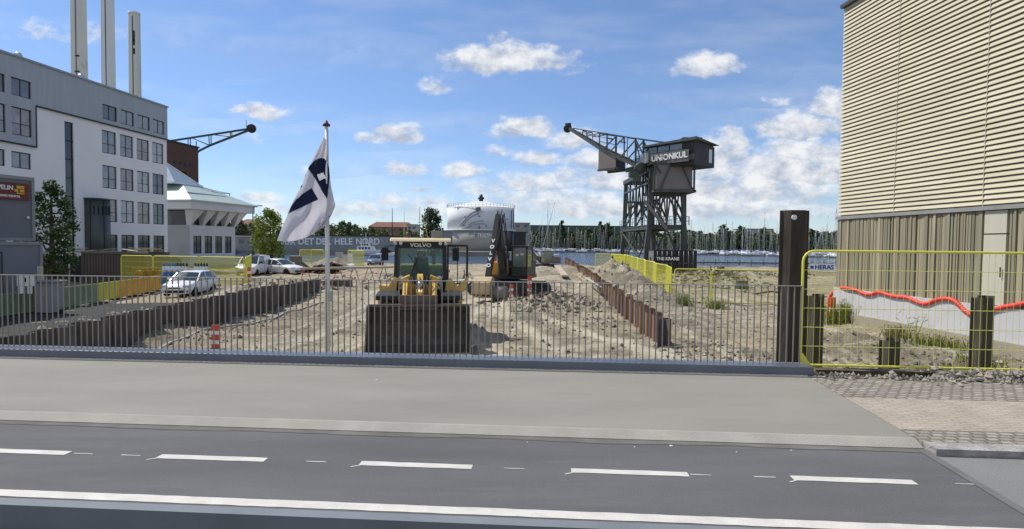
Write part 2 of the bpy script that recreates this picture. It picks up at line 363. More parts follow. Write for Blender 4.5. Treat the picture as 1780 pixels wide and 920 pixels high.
# dropped bits and stains near the kerb
# railing
rail = thing('railing', 'long grey balustrade of thin upright bars on a dark beam along the bridge', 'railing', BL(-2, 10.1, 0))
M_bal = mat('galvanised_grey_steel', (.255,.24,.21), .5, .05, .12, 3)
mb = MB(); bbox(mb, -30, 4.36, 9.62, 10.02, -.5, .135); part('base_beam', mb, M_bluest, rail, world=True, bevel=.012)
mb = MB(); bbox(mb, -30, 4.27, 9.875, 9.925, 1.435, 1.447); part('top_rail', mb, mat('rail_steel', (.34,.335,.31), .45, .1, .1, 3), rail, world=True)
bm_ = MB(); bm_.bar(Vector((0,0,0)), Vector((0,0,1.302)), .019, .012, up=BL(0,1,0)); 
me_b = None; us = []
u = 4.24
while u > -13.5: us.append(u); u -= .1085
us_big = sorted(us, key=lambda q: abs(q+2.6))[:100]
for u in us_big:
    if me_b is None:
        me_b = bm_.mesh('baluster', M_bal); recalc(me_b)
    o = bpy.data.objects.new('baluster', me_b); COL.objects.link(o); o.parent = rail; o.location = BL(u, 9.9, .134)-rail.location
mb = MB()
for u in us:
    if u not in us_big: mb.bar(BL(u,9.9,.134), BL(u,9.9,1.436), .019, .012, up=BL(0,1,0))
o = part('baluster_rest', mb, M_bal, rail, world=True); o['kind'] = 'stuff'; o.name = 'balusters'
# ---------------------------------------------------------------- street to the right of the bridge joint
def street_mats():
    def brickmat(name, c1, c2, mort, sc, bw, bh, bump, rot=0):
        m = mat(name, c1, .9); nt = m.node_tree; N = nt.nodes; L = nt.links; b = N['Principled BSDF']
        tc = N.new('ShaderNodeTexCoord'); mp = N.new('ShaderNodeMapping'); L.new(tc.outputs['Object'], mp.inputs[0]); mp.inputs['Rotation'].default_value = (0,0,rot)
        ns = N.new('ShaderNodeTexNoise'); L.new(mp.outputs[0], ns.inputs['Vector']); ns.inputs['Scale'].default_value = 5
        ad = N.new('ShaderNodeMix'); ad.data_type = 'RGBA'; ad.blend_type = 'LINEAR_LIGHT'; ad.inputs[0].default_value = .03; L.new(mp.outputs[0], ad.inputs[6]); L.new(ns.outputs['Color'], ad.inputs[7])
        br = N.new('ShaderNodeTexBrick'); L.new(ad.outputs[2], br.inputs['Vector']); br.inputs['Scale'].default_value = sc
        br.inputs['Color1'].default_value = (*c1,1); br.inputs['Color2'].default_value = (*c2,1); br.inputs['Mortar'].default_value = (*mort,1)
        br.inputs['Brick Width'].default_value = bw; br.inputs['Row Height'].default_value = bh; br.inputs['Mortar Size'].default_value = .022; br.inputs['Mortar Smooth'].default_value = .6
        n2 = N.new('ShaderNodeTexNoise'); L.new(mp.outputs[0], n2.inputs['Vector']); n2.inputs['Scale'].default_value = 2.5; n2.inputs['Detail'].default_value = 8
        r2 = N.new('ShaderNodeMapRange'); L.new(n2.outputs[0], r2.inputs[0]); r2.inputs[1].default_value = .35; r2.inputs[2].default_value = .7
        mx = N.new('ShaderNodeMix'); mx.data_type = 'RGBA'; mx.blend_type = 'MULTIPLY'; mx.inputs[0].default_value = .5; L.new(br.outputs[0], mx.inputs[6])
        rp = N.new('ShaderNodeMix'); rp.data_type = 'RGBA'; L.new(r2.outputs[0], rp.inputs[0]); rp.inputs[6].default_value = (.6,.58,.55,1); rp.inputs[7].default_value = (1,1,1,1); L.new(rp.outputs[2], mx.inputs[7])
        L.new(mx.outputs[2], b.inputs['Base Color'])
        bp = N.new('ShaderNodeBump'); bp.inputs['Strength'].default_value = bump; bp.inputs['Distance'].default_value = .03; L.new(br.outputs['Fac'], bp.inputs['Height']); bp.invert = True; L.new(bp.outputs[0], b.inputs['Normal'])
        return m
    return (brickmat('cobbles', (.40,.37,.32), (.26,.235,.205), (.20,.18,.15), 1, .15, .10, .8, R(2)),
            brickmat('brick_paving', (.45,.395,.33), (.40,.35,.29), (.33,.29,.24), 1, .21, .07, .25, R(3)))
M_cob, M_pave = street_mats()
def rstrip(name, v0, v1, z, m, zb=-.5, u0=None, thickkerb=False):
    mb = MB(); a = UJ+.012
    P = [(a+SK*(v0-6.5), v0), (30, v0), (30, v1), (a+SK*(v1-6.5), v1)]
    n = len(mb.v); mb.v += [BL(*p, zb) for p in P]+[BL(*p, z) for p in P]
    for q in ((0,3,2,1),(4,5,6,7),(0,1,5,4),(1,2,6,5),(2,3,7,6),(3,0,4,7)): mb.f.append(tuple(n+i for i in q)); mb.sm.append(False)
    return struct(name, mb, m)
rstrip('street', 4.3, 6.17, -.062, M_asph2)
rstrip('granite_kerb', 6.172, 6.40, .012, mat('granite', (.42,.41,.38), .8, 0, .2, 5, .6, 30, col2=(.22,.21,.195)))
rstrip('cobble_border', 6.402, 6.86, .0, M_cob)
rstrip('brick_pavement', 6.862, 8.25, .001, M_pave)
rstrip('cobble_verge', 8.252, 9.55, .0, M_cob)
# joint strip
mb = MB(); bbox(mb, 0, .02, 4.0, 9.8, 0, .001)
mb = MB()
P = [(UJ+SK*(v-6.5)+du, v) for v, du in ((4.5,-.09),(4.5,0.0),(6.36,0.0),(6.36,-.09))]
mb.face([BL(u, v, BZ+.006) for u, v in P]); o = struct('bridge_joint', mb, mat('joint_steel', (.16,.16,.155), .6, .2, .1))
# ---------------------------------------------------------------- terrain of the site
MOUNDS = []   # (x,y,rx,ry,h,rough)
def mound(px, py, Y, rx, ry, ztop, rough=.25, rot=0):
    p = at(px, py, Y); MOUNDS.append((p.x, Y, rx, ry, ztop-G, rough, rot))
mound(1072, 470, 41, 2.1, 7.5, .75, .35, .1); mound(1112, 480, 34, 1.7, 6.5, -.1, .3, .05)
mound(1028, 470, 50, 1.2, 5, .1, .3)
mound(1236, 470, 47, 3.0, 3.0, .05, .5); mound(1300, 460, 60, 8.0, 2.5, -.55, .3); mound(1420, 460, 62, 7.0, 2.5, -.4, .3)
mound(945, 470, 52, 3.0, 10, .05, .15); mound(985, 470, 60, 2.2, 10, -.1, .2)
mound(945, 510, 28.5, 2.4, 1.9, -.45, .5); mound(480, 500, 36, 3.6, 3.5, -.35, .4); mound(415, 500, 35, 2.6, 2.5, -.65, .4)
mound(575, 455, 62, 2.6, 2.2, .35, .2); mound(225, 545, 17.5, 2.6, 2.2, -.55, .4); mound(245, 530, 22, 2.8, 3.5, -.7, .4)
mound(1480, 590, 17, 3.0, 3.2, -.62, .4); mound(1620, 600, 15.2, 3.0, 2.0, -.72, .4); mound(1230, 590, 16.5, 3.0, 2.5, -.85, .3); mound(1300, 560, 22, 5, 3, -.9, .3)
mound(690, 600, 18, 2, 2, -1.0, .3)
TRACKS = ((3.6,17,-.34,.006),(1.8,17,-.34,.006),(2.2,13,-.22,.002),(.2,13,-.22,.002),(-3.9,15,.02,0),(-1.9,15,.02,0),(-7,15,.12,-.002),(-5.2,15,.12,-.002),(4.0,12.5,-.9,.02),(2.2,12.5,-.9,.02),(-8.6,13,.3,-.004),(-6.7,13,.3,-.004))
def track_w(x, y):
    w = 0
    for (xa, ya, k1, k2) in TRACKS:
        if y < ya-2: continue
        d = abs(x-(xa+k1*(y-ya)+k2*(y-ya)**2))/math.sqrt(1+k1*k1)
        w = max(w, math.exp(-(d/.38)**4)*(.55+.9*mn.noise(Vector((x*.7,y*.35,xa)))))
    return max(0, min(1, w))
def gz(x, y, fine=True):
    z = G + .10*mn.noise(Vector((x*.16, y*.16, 0))) + .09*mn.noise(Vector((x*.5, y*.75, 3)))
    if fine: z += .055*mn.noise(Vector((x*1.5, y*2.6, 5))) + .030*mn.noise(Vector((x*6, y*6, 7)))
    e = 0
    for (mx, my, rx, ry, h, rg, rot) in MOUNDS:
        dx = (x-mx); dy = (y-my)
        if abs(dx) > rx*2.6 or abs(dy) > ry*2.6: continue
        q = (dx/rx)**2+(dy/ry)**2
        if q < 5.5:
            k = math.exp(-q*1.1)*h; e = max(e, k*(1+rg*mn.noise(Vector((x*1.3, y*1.3, 9)))+rg*.6*mn.noise(Vector((x*3.7, y*3.7, 1)))+rg*.3*mn.noise(Vector((x*9, y*9, 1)))))
    if -9.5 < x < 4.2 and 12 < y < 55:      # wheel ruts of the machines
        for (xa, ya, k1, k2) in TRACKS:
            if y < ya-2: continue
            xc = xa+k1*(y-ya)+k2*(y-ya)**2; d = abs(x-xc)/math.sqrt(1+k1*k1)
            if d < .5: z += -.055*math.exp(-(d/.2)**2)+.03*math.exp(-((d-.36)/.09)**2)+.012*math.sin(y*18)*math.exp(-(d/.2)**2)
    # rougher strip right of the sheet piles
    if x > 4.5 and y < 40: z += .05*mn.noise(Vector((x*1.7, y*1.7, 2))) + .03*mn.noise(Vector((x*5.1, y*5.1, 2)))
    return z + e
def build_ground():
    ys = []; y = 9.6
    while y < 88: ys.append(y); y += .045+.0052*(y-9)
    ys.append(88)
    nx = 520; rows = []
    for y in ys:
        hw = y*1.02+7
        rows.append([(hw*(2*i/nx-1), y, gz(hw*(2*i/nx-1), y)) for i in range(nx+1)])
    mb = MB(); mb.grid(rows, smooth=True)
    me = mb.mesh('ground')
    at_ = me.attributes.new('track', 'FLOAT', 'POINT'); at_.data.foreach_set('value', [track_w(v.x, v.y) if (-10 < v.x < 4.6 and v.y < 50) else 0.0 for v in mb.v])
    m = bpy.data.materials.new('site_dirt'); m.use_nodes = True; nt = m.node_tree; N = nt.nodes; L = nt.links; b = N['Principled BSDF']; b.inputs['Roughness'].default_value = .95; b.inputs['Specular IOR Level'].default_value = .15
    tc = N.new('ShaderNodeTexCoord')
    def noise(sc, det=6, st=(1,1,1), rough=.6, loc=(0,0,0)):
        mp = N.new('ShaderNodeMapping'); L.new(tc.outputs['Object'], mp.inputs[0]); mp.inputs['Scale'].default_value = st; mp.inputs['Location'].default_value = loc
        n = N.new('ShaderNodeTexNoise'); L.new(mp.outputs[0], n.inputs['Vector']); n.inputs['Scale'].default_value = sc; n.inputs['Detail'].default_value = det; n.inputs['Roughness'].default_value = rough; n.inputs['Distortion'].default_value = .6; return n.outputs[0]
    def mix(f, a, c, lo=.4, hi=.6, amt=1.0):
        r = N.new('ShaderNodeMapRange'); L.new(f, r.inputs[0]); r.inputs[1].default_value = lo; r.inputs[2].default_value = hi; r.inputs[4].default_value = amt
        x = N.new('ShaderNodeMix'); x.data_type = 'RGBA'; L.new(r.outputs[0], x.inputs[0])
        for i, q in ((6, a), (7, c)):
            if isinstance(q, tuple): x.inputs[i].default_value = (*q, 1)
            else: L.new(q, x.inputs[i])
        return x.outputs[2]
    c = mix(noise(.22), (.215,.188,.14), (.375,.315,.218))
    c = mix(noise(.55, 7, (.35,1.6,1), .65), c, (.47,.415,.31), .49, .62, .8)       # pale driven streaks
    c = mix(noise(.9, 8, (.3,1.5,1), .7, (9,1,0)), c, (.15,.14,.115), .55, .64, .7)
    c = mix(noise(.8, 6, (2.0,.16,1), .6, (3,9,0)), c, (.54,.49,.385), .56, .66, .75)
    c = mix(noise(1.0, 6, (2.4,.14,1), .6, (13,2,0)), c, (.17,.155,.125), .57, .65, .6)
    c = mix(noise(1.3, 8, (1,1.3,1), .75, (4,2,0)), c, (.135,.125,.10), .55, .67, .75)
    c = mix(noise(4.5, 6, (1,1,1), .7, (2,5,0)), c, (.105,.098,.085), .56, .66, .75)
    ta = N.new('ShaderNodeAttribute'); ta.attribute_name = 'track'; c = mix(ta.outputs['Fac'], c, (.53,.485,.375), .15, .75, .7)
    c = mix(noise(13, 5), c, (.09,.083,.07), .60, .70, .7)
    c = mix(noise(22, 4), c, (.47,.44,.37), .60, .70, .7)
    L.new(c, b.inputs['Base Color'])
    bp = N.new('ShaderNodeBump'); bp.inputs['Strength'].default_value = 1.0; bp.inputs['Distance'].default_value = .10; L.new(noise(7, 8, rough=.7), bp.inputs['Height']); L.new(bp.outputs[0], b.inputs['Normal'])
    me.materials.append(m); o = bpy.data.objects.new('ground', me); COL.objects.link(o); o['kind'] = 'structure'; return m
M_dirt = build_ground()
mb = MB(); mb.face([(-300,-60,-3.2),(300,-60,-3.2),(300,9.58,-3.2),(-300,9.58,-3.2)]); 
# land behind/left (paved quays)
M_land = mat('quay_paving', (.25,.24,.22), .9, 0, .15, .3, 0)
mb = MB(); k = -.482
mb.pz_([(-900, 87.9), (k*87.9, 87.9), (k*217.9, 217.9), (-900, 217.9)], WZ-1.5, G-.02)
mb.pz_([(-900, 9.6), (-96.8, 9.6), (-96.8, 87.89), (-900, 87.89)], WZ-1.5, G-.03)
struct('left_bank', mb, M_land)
mb = MB(); mb.pz_([(-900,218),(14,218),(18,330),(-20,438),(-900,438)], WZ-1.5, G); struct('far_quay', mb, M_land)
mb = MB(); mb.pz_([(-2500,440),(2500,440),(2500,2600),(-2500,2600)], WZ-1.5, G-.3); struct('far_shore', mb, mat('far_grass', (.07,.09,.035), .95, 0, .3, .05))
mb = MB(); mb.box((-42,87.9,-4.5),(96,88.5,G+.05)); mb.box((-42.3,88.5,G-.25),(96,88.8,G+.02)); struct('quay_edge', mb, mat('quay_concrete', (.16,.155,.14), .9, 0, .25, 1.5))
mb = MB(); mb.box((96.8,9.6,-4.5),(900,60,G-.1)); struct('right_bank', mb, M_land)
# under-bridge soil and the retaining face of the street
mb = MB(); mb.box((-60,-20,-4.2),(60,9.62,-1.3)); struct('under_bridge_soil', mb, M_land)
mw = MB(); mw.face([(-3000,60,WZ),(3000,60,WZ),(3000,3000,WZ),(-3000,3000,WZ)])
M_water = mat('harbour_water', (.035,.07,.12), .12, 0, .2, .05, 0, spec=.5)
def wb():
    nt = M_water.node_tree; N = nt.nodes; L = nt.links; b = N['Principled BSDF']
    tc = N.new('ShaderNodeTexCoord'); mp = N.new('ShaderNodeMapping'); L.new(tc.outputs['Object'], mp.inputs[0]); mp.inputs['Scale'].default_value = (.5,1.2,1)
    n = N.new('ShaderNodeTexNoise'); L.new(mp.outputs[0], n.inputs['Vector']); n.inputs['Scale'].default_value = .9; n.inputs['Detail'].default_value = 6
    bp = N.new('ShaderNodeBump'); bp.inputs['Strength'].default_value = .9; bp.inputs['Distance'].default_value = .6; L.new(n.outputs[0], bp.inputs['Height']); L.new(bp.outputs[0], b.inputs['Normal'])
wb(); struct('water', mw, M_water)
# dark asphalt-toned sheet, cabin shade put into its colour, left of the trench wall
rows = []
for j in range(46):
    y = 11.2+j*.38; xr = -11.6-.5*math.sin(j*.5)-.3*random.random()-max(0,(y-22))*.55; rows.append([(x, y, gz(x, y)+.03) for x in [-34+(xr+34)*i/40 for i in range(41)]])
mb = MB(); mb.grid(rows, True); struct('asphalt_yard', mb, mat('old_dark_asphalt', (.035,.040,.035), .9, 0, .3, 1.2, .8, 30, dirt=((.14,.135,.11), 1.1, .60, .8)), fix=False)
# ---------------------------------------------------------------- loose stones and clods
def stones():
    mb = MB()
    def clod(x, y, z, r):
        pts = []
        for d in ((1,0,0),(-1,0,0),(0,1,0),(0,-1,0),(0,0,1),(0,0,-1)):
            pts.append(Vector((x,y,z))+Vector(d)*r*random.uniform(.6,1.25)+Vector([random.uniform(-.3,.3)*r for _ in range(3)]))
        k = len(mb.v); mb.v += pts
        for t in ((0,2,4),(2,1,4),(1,3,4),(3,0,4),(2,0,5),(1,2,5),(3,1,5),(0,3,5)): mb.f.append(tuple(k+i for i in t)); mb.sm.append(False)
    def scat(x0,x1,y0,y1,n,r0,r1):
        for _ in range(n):
            x = random.uniform(x0,x1); y = y0+(y1-y0)*random.random()**1.3; r = r0+(r1-r0)*random.random()**3
            clod(x, y, gz(x,y)+r*.2, r)
    scat(4.6,14,10.4,30,1100,.015,.10); scat(-10.2,-3,11,33,550,.015,.08); scat(-3,5,11.5,30,500,.012,.07); scat(-16,-10.8,14,34,600,.02,.16)
    scat(5,12,28,48,500,.03,.16); scat(0,4.5,26,34,350,.03,.2); scat(12,20,42,52,350,.05,.25); scat(5.2,13,10.2,13,350,.02,.09); scat(-25,-11,30,40,300,.03,.13)
    scat(-16,-4,45,64,250,.05,.25)
    for _ in range(700):   # crumbled edge along the cobbles behind the yellow fence
        u = random.uniform(4.4, 12); v = 9.5+random.gauss(0,.14)+(.10 if 4.4<u<5.6 else 0); p = BL(u, v, 0); r = random.uniform(.012,.05)
        if v < 9.75: clod(p.x, p.y, .0+r*.4, r)
    for _ in range(420):
        u = random.gauss(8.3,.9); v = random.gauss(9.75,.13); p = BL(u, v, 0); clod(p.x, p.y, random.uniform(-.02,.09), random.uniform(.03,.085))
    o = part('rubble', mb, mat('rubble_stone', (.24,.21,.17), .95, 0, .35, 3, 0, col2=(.40,.36,.29)), fix=False); o['kind'] = 'stuff'
stones()
def dark_clods():
    mb = MB(); rn = random.Random(8)
    def clod(x, y, z, r):
        k = len(mb.v); mb.v += [Vector((x,y,z))+Vector(d)*r*rn.uniform(.6,1.3)+Vector([rn.uniform(-.3,.3)*r for _ in range(3)]) for d in ((1,0,0),(-1,0,0),(0,1,0),(0,-1,0),(0,0,.8),(0,0,-.6))]
        for t in ((0,2,4),(2,1,4),(1,3,4),(3,0,4),(2,0,5),(1,2,5),(3,1,5),(0,3,5)): mb.f.append(tuple(k+i for i in t)); mb.sm.append(False)
    def g(cx, cy, sx, sy, n, r0, r1):
        for _ in range(n): x = rn.gauss(cx,sx); y = max(10.5, rn.gauss(cy,sy)); r = r0+(r1-r0)*rn.random()**2.5; clod(x, y, gz(x,y)+r*.25, r)
    g(16.2,47,1.7,1.4,520,.05,.24); g(1.9,28.6,1.3,1.0,420,.03,.16); g(6.5,15.2,1.2,1.2,160,.02,.08); g(8.5,13.5,2.0,1.2,160,.02,.08); g(-9.6,18,.5,5,160,.02,.09); g(-14,36,2,1.6,200,.03,.16)
    g(2.6,24,1.3,4,220,.02,.09); g(8.5,15,2.5,2.2,200,.02,.07); g(10.5,13.0,2,.9,220,.02,.10); g(22,60,6,2,420,.06,.3); g(-3,24,3,3,140,.02,.08)
    o = part('dark_clods', mb, mat('damp_clods', (.07,.065,.048), .95, 0, .35, 2, 0, col2=(.14,.13,.10)), fix=False); o['kind'] = 'stuff'
dark_clods()
mb = MB()   # retaining wall under the verge
for i in range(60):
    pass
mb.v = []; 
P = [(4.35,9.552),(30,9.552),(30,9.9),(4.35,9.9)]
mb.v = [BL(*p,-1.6) for p in P]+[BL(*p,-.06) for p in P]; mb.f = [(0,3,2,1),(4,5,6,7),(0,1,5,4),(1,2,6,5),(2,3,7,6),(3,0,4,7)]; mb.sm = [False]*6
struct('verge_soil', mb, M_dirt)
# ---------------------------------------------------------------- sheet piles
def pile_mb(c, t, n, w, d, z0, z1, th=.014, z=False):
    """U shaped sheet pile, centre c, along t, opening towards n"""
    c = Vector(c); t = Vector(t).normalized(); n = Vector(n).normalized()
    pts = [(-w/2,0),(-w*.42,0),(-w*.24,d),(w*.24,d),(w*.42,0),(w/2,0)]
    mb = MB(); inner = [(p[0], p[1]) for p in pts]; outer = [(p[0]*(1 if abs(p[0])>w*.4 else .93), p[1]-th) for p in pts]
    poly = inner+outer[::-1]
    k = len(mb.v)
    for zz in (z0, z1):
        for p in poly: mb.v.append(c+t*p[0]+n*p[1]+Vector((0,0,zz-c.z)))
    m = len(poly)
    for i in range(m):
        j = (i+1) % m; mb.f.append((k+i, k+j, k+m+j, k+m+i)); mb.sm.append(False)
    for i in range(len(pts)-1):
        a, b = i, i+1; c2, d2 = m-1-i, m-2-i
        mb.f.append((k+a, k+b, k+d2, k+c2)); mb.sm.append(False); mb.f.append((k+m+a, k+m+c2, k+m+d2, k+m+b)); mb.sm.append(False)
    return mb
# long left wall
wl = thing('sheet_pile_wall', 'long dark brown sheet pile wall on the left, running away past the white hatchback', 'sheet pile wall', (-10.6, 20, G))
y = 10.75; i = 0; zt = .08
pts = []
while y < 32.5:
    x = -10.45-.045*(y-11) - (.0 if y < 30 else .25*(y-30)**1.3*0)
    pts.append((x, y)); y += .6
px0 = pts[-1]
for j in range(1, 7):   # the wall curls away from the pit at its far end
    a = R(92+0*j); px0 = (px0[0]-.05-.02*j, px0[1]+.6); pts.append(px0)
for i in range(len(pts)-1):
    a = Vector((*pts[i],0)); b = Vector((*pts[i+1],0)); t = (b-a).normalized(); n = Vector((-t.y, t.x, 0))*(1 if i % 2 else -1)
    yy = a.y; zt = .06 if yy < 27 else -.02-.05*(yy-27)/3
    part('sheet_pile', pile_mb((a+b)/2, t, n, .62, .19, G-.5, zt+random.uniform(-.012,.012)), M_rustd, wl, world=True)
wr = thing('sheet_pile_wall', 'long rusty orange wall of stepped steel sheet piles right of the wheel loader', 'sheet pile wall', (5, 40, G))
M_rmix = [M_rust, mat('rust_tan', (.27,.17,.105), .88, 0, .3, 3.0, .4, 25, col2=(.40,.27,.18), stretch=(1,1,.25), dirt=((.10,.065,.045),4,.55,.8)), M_rust, mat('rust_purple_brown', (.12,.075,.065), .85, 0, .3, 3.0, .4, 25, col2=(.21,.13,.105), stretch=(1,1,.25), dirt=((.06,.045,.04),4,.55,.8)), mat('rust_brown', (.16,.09,.06), .85, 0, .3, 3.0, .4, 25, col2=(.28,.16,.11), stretch=(1,1,.25), dirt=((.06,.045,.04),4,.55,.8))]
y = 16.9; i = 0; zt = -.06
while y < 86:
    def xx(q): return 4.55+(q-16.9)*.052
    st = .6
    a = Vector((xx(y), y, 0)); b = Vector((xx(y+st), y+st, 0)); t = (b-a).normalized(); n = Vector((-t.y, t.x, 0))*(1 if i % 2 else -1)
    zz = -.06+.05*math.sin(i*1.7)+random.uniform(-.03,.03)+ (.0 if y<38 else .12)
    if i in (13,14,15): zz -= .1
    part('sheet_pile', pile_mb((a+b)/2, t, n, .62, .2, G-.6, zz+random.uniform(-.07,.05)), M_rmix[(i*7+i//5) % len(M_rmix)] if i > 5 else M_rmix[3+i % 2], wr, world=True)
    y += st; i += 1
single('sheet_pile', pile_mb((4.42,16.62,0), (1,-.05,0), (0,1,0), .36, .16, G-.4, -.05), M_rustd, 'short dark steel sheet pile standing at the near end of the rusty stepped wall', 'sheet pile', loc=(4.42,16.62,G))
# near piles behind the yellow fence
M_pile = mat('weathered_pile_steel', (.06,.05,.034), .85, 0, .3, 3, .5, 20, col2=(.15,.125,.085), stretch=(1,1,.2), dirt=((.032,.032,.022),4,.5,.8))
p = at(1378, 500, 10.55)
tp = pile_mb((p.x, 10.55, 0), (1,-.06,0), (0,-1,0), .52, .14, G-.6, 2.76)
t_ = thing('sheet_pile', 'tall dark rusty sheet pile with a round hole near its top, towering over the railing', 'sheet pile', (p.x, 10.55, G))
part('pile', tp, mat('tall_pile_rust', (.034,.026,.02), .85, 0, .3, 2, .5, 16, col2=(.085,.066,.047), stretch=(1,1,.22), dirt=((.018,.014,.012),2.2,.5,.85)), t_, world=True)
q = at(1381, 378, 10.36); mb = MB(); mb.tube(q+Vector((0,-.006,0)), q+Vector((0,.02,0)), .045, n=16); part('lifting_hole', mb, mat('sky_through_hole', (.75,.76,.78), .6), t_, world=True)
def nearpile(px0, px1, pyt, Y, label, m=M_pile, pyb=650):
    a = at(px0, pyt, Y); b = at(px1, pyt, Y); w = b.x-a.x; c = ((a.x+b.x)/2, Y, 0)
    mb = pile_mb(c, (1,-.02,0), (0,-1,0), w*.78, .13, G-.6, a.z)
    m2 = pile_mb((b.x-w*.22, Y+.12, 0), (1,.1,0), (0,1,0), w*.6, .13, G-.6, a.z+.02); 
    o = len(mb.v); mb.v += m2.v; mb.f += [tuple(o+i for i in f) for f in m2.f]; mb.sm += m2.sm
    o = single('sheet_pile', mb, m, label, 'sheet pile', loc=(c[0], Y, G)); return o
nearpile(1399, 1436, 514, 11.2, 'dark brown sheet pile just behind the left end of the near yellow fence')
nearpile(1524, 1569, 591, 11.3, 'shortest steel sheet pile behind the near yellow fence, a low stub in the middle')
nearpile(1683, 1735, 517, 10.9, 'broad greenish brown steel sheet pile behind the near yellow fence, in front of the door')
mb = MB(); a = BL(4.6,10.25,-.10); b = BL(14,10.35,-.12); mb.bar(a, b, .22, .17); mb.bar(a+Vector((0,.18,-.25)), b+Vector((0,.18,-.25)), .05, .5)
single('waling_beam', mb, M_pile, 'long dark horizontal steel beam joining the sheet piles low behind the near yellow fence', 'beam', loc=(8,10.2,-.1))
# ================================================================ right building
def right_building():
    root = thing('clad_building', 'tall building with cream horizontal louvre boards above weathered vertical timber battens, at the right edge', 'building', (15, 17, G))
    def X(y): return 13.9+.085*(24.6-y)
    Y0, Y1 = 8.0, 24.6
    t = Vector((X(Y0)-X(Y1), Y0-Y1, 0)).normalized()      # from far corner towards the camera
    n = Vector((-1, -.085, 0)).normalized()               # outward, to the left
    O = Vector((X(Y1), Y1, 0)); Ln = (Vector((X(Y0),Y0,0))-O).length
    ZB, ZT, ZC = 3.3, 12.15, .38
    def Q(s, o, z): return O + t*s + n*o + Vector((0,0,z))
    wood = mat('cream_louvre_boards', (.50,.45,.32), .75, 0, .08, .7, .15, 40, col2=(.62,.565,.42), stretch=(.5,.5,2.5), dirt=((.44,.385,.27), 1.4, .56, .6))
    core = MB(); d = 14
    for (za, zb, ins) in ((ZC, ZT-.02, .10), (-1.6, ZC, .06)):
        P = [Q(0,-ins,0), Q(Ln,-ins,0), Q(Ln,-d,0), Q(0,-d,0)]
        k = len(core.v); core.v += [p+Vector((0,0,za)) for p in P]+[p+Vector((0,0,zb)) for p in P]
        for q in ((0,3,2,1),(4,5,6,7),(0,1,5,4),(1,2,6,5),(2,3,7,6),(3,0,4,7)): core.f.append(tuple(k+i for i in q)); core.sm.append(False)
    part('core_wall', core, mat('dark_backing', (.24,.20,.13), .9), root, world=True)
    # louvre boards: sloping sawtooth with an overhanging lower edge
    lb = MB(); N_ = 53; h = (ZT-ZB-.12)/N_; seams = [0, 3.2, 6.88, 11.2, Ln]
    for i in range(N_):
        z = ZB+.12+i*h
        for a, b in zip(seams[:-1], seams[1:]):
            a2, b2 = a+.012, b-.012
            prof = [(-.04, z+h-.012), (.0, z+h-.012), (.044, z+.034), (.044, z+.020), (-.04, z+.02)]
            k = len(lb.v)
            for s in (a2, b2): lb.v += [Q(s, o, zz) for o, zz in prof]
            m = len(prof)
            for q in range(m): r = (q+1) % m; lb.f.append((k+q, k+r, k+m+r, k+m+q)); lb.sm.append(False)
            lb.f.append(tuple(k+q for q in reversed(range(m)))); lb.sm.append(False); lb.f.append(tuple(k+m+q for q in range(m))); lb.sm.append(False)
    part('louvre_boards', lb, wood, root, world=True)
    sm = MB()
    for s in seams[1:-1]: sm.bar(Q(s,.035,ZB+.1), Q(s,.035,ZT), .018, .02, up=n)
    part('seam_strip', sm, mat('seam_metal', (.5,.46,.38), .6), root, world=True)
    tr = MB(); tr.bar(Q(-.02,.03,ZB+.03), Q(Ln,.03,ZB+.03), .16, .13, up=(0,0,1)); part('drip_rail', tr, mat('grey_flashing', (.30,.30,.28), .6, .2, .1, 2), root, world=True)
    cp = MB(); cp.bar(Q(-.05,.0,ZT+.06), Q(Ln,.0,ZT+.06), .34, .14); cp.bar(Q(-.05,-.17,ZT+.06), Q(-.05,-d,ZT+.06), .2, .14); part('roof_coping', cp, mat('dark_coping', (.06,.06,.06), .6), root, world=True)
    # vertical battens, lower storey
    bt = MB(); s = .03; rnd = random.Random(3)
    door = (6.92, 7.72)
    while s < Ln:
        w = rnd.choice((.045,.06,.09,.12)); dp = rnd.uniform(.01,.075)
        if not (s+w > door[0] and s < door[1]):
            k = len(bt.v); bt.v += [Q(a, o, z) for z in (ZC, ZB-.05) for (a, o) in ((s,-.09),(s+w,-.09),(s+w,dp),(s,dp))]
            for q in ((0,3,2,1),(4,5,6,7),(0,1,5,4),(1,2,6,5),(2,3,7,6),(3,0,4,7)): bt.f.append(tuple(k+i for i in q)); bt.sm.append(False)
        s += w+rnd.uniform(.012,.035)
    bmat = bpy.data.materials.new('weathered_battens'); bmat.use_nodes = True; nt = bmat.node_tree; Nn = nt.nodes; L = nt.links; b = Nn['Principled BSDF']; b.inputs['Roughness'].default_value = .85
    g = Nn.new('ShaderNodeNewGeometry'); cr = Nn.new('ShaderNodeValToRGB'); L.new(g.outputs['Random Per Island'], cr.inputs[0])
    e = cr.color_ramp.elements; e[0].color = (.24,.21,.145,1); e[1].color = (.40,.35,.24,1); a = cr.color_ramp.elements.new(.35); a.color = (.30,.265,.18,1); a = cr.color_ramp.elements.new(.6); a.color = (.25,.25,.18,1); a = cr.color_ramp.elements.new(.85); a.color = (.38,.33,.23,1)
    tc = Nn.new('ShaderNodeTexCoord'); mp = Nn.new('ShaderNodeMapping'); mp.inputs['Scale'].default_value = (1,1,.15); L.new(tc.outputs['Object'], mp.inputs[0]); nn = Nn.new('ShaderNodeTexNoise'); nn.inputs['Scale'].default_value = 3; L.new(mp.outputs[0], nn.inputs['Vector'])
    rr = Nn.new('ShaderNodeMapRange'); L.new(nn.outputs[0], rr.inputs[0]); rr.inputs[3].default_value = .6; rr.inputs[4].default_value = 1.25
    vm = Nn.new('ShaderNodeVectorMath'); vm.operation = 'SCALE'; L.new(cr.outputs[0], vm.inputs[0]); L.new(rr.outputs[0], vm.inputs['Scale']); L.new(vm.outputs[0], b.inputs['Base Color'])
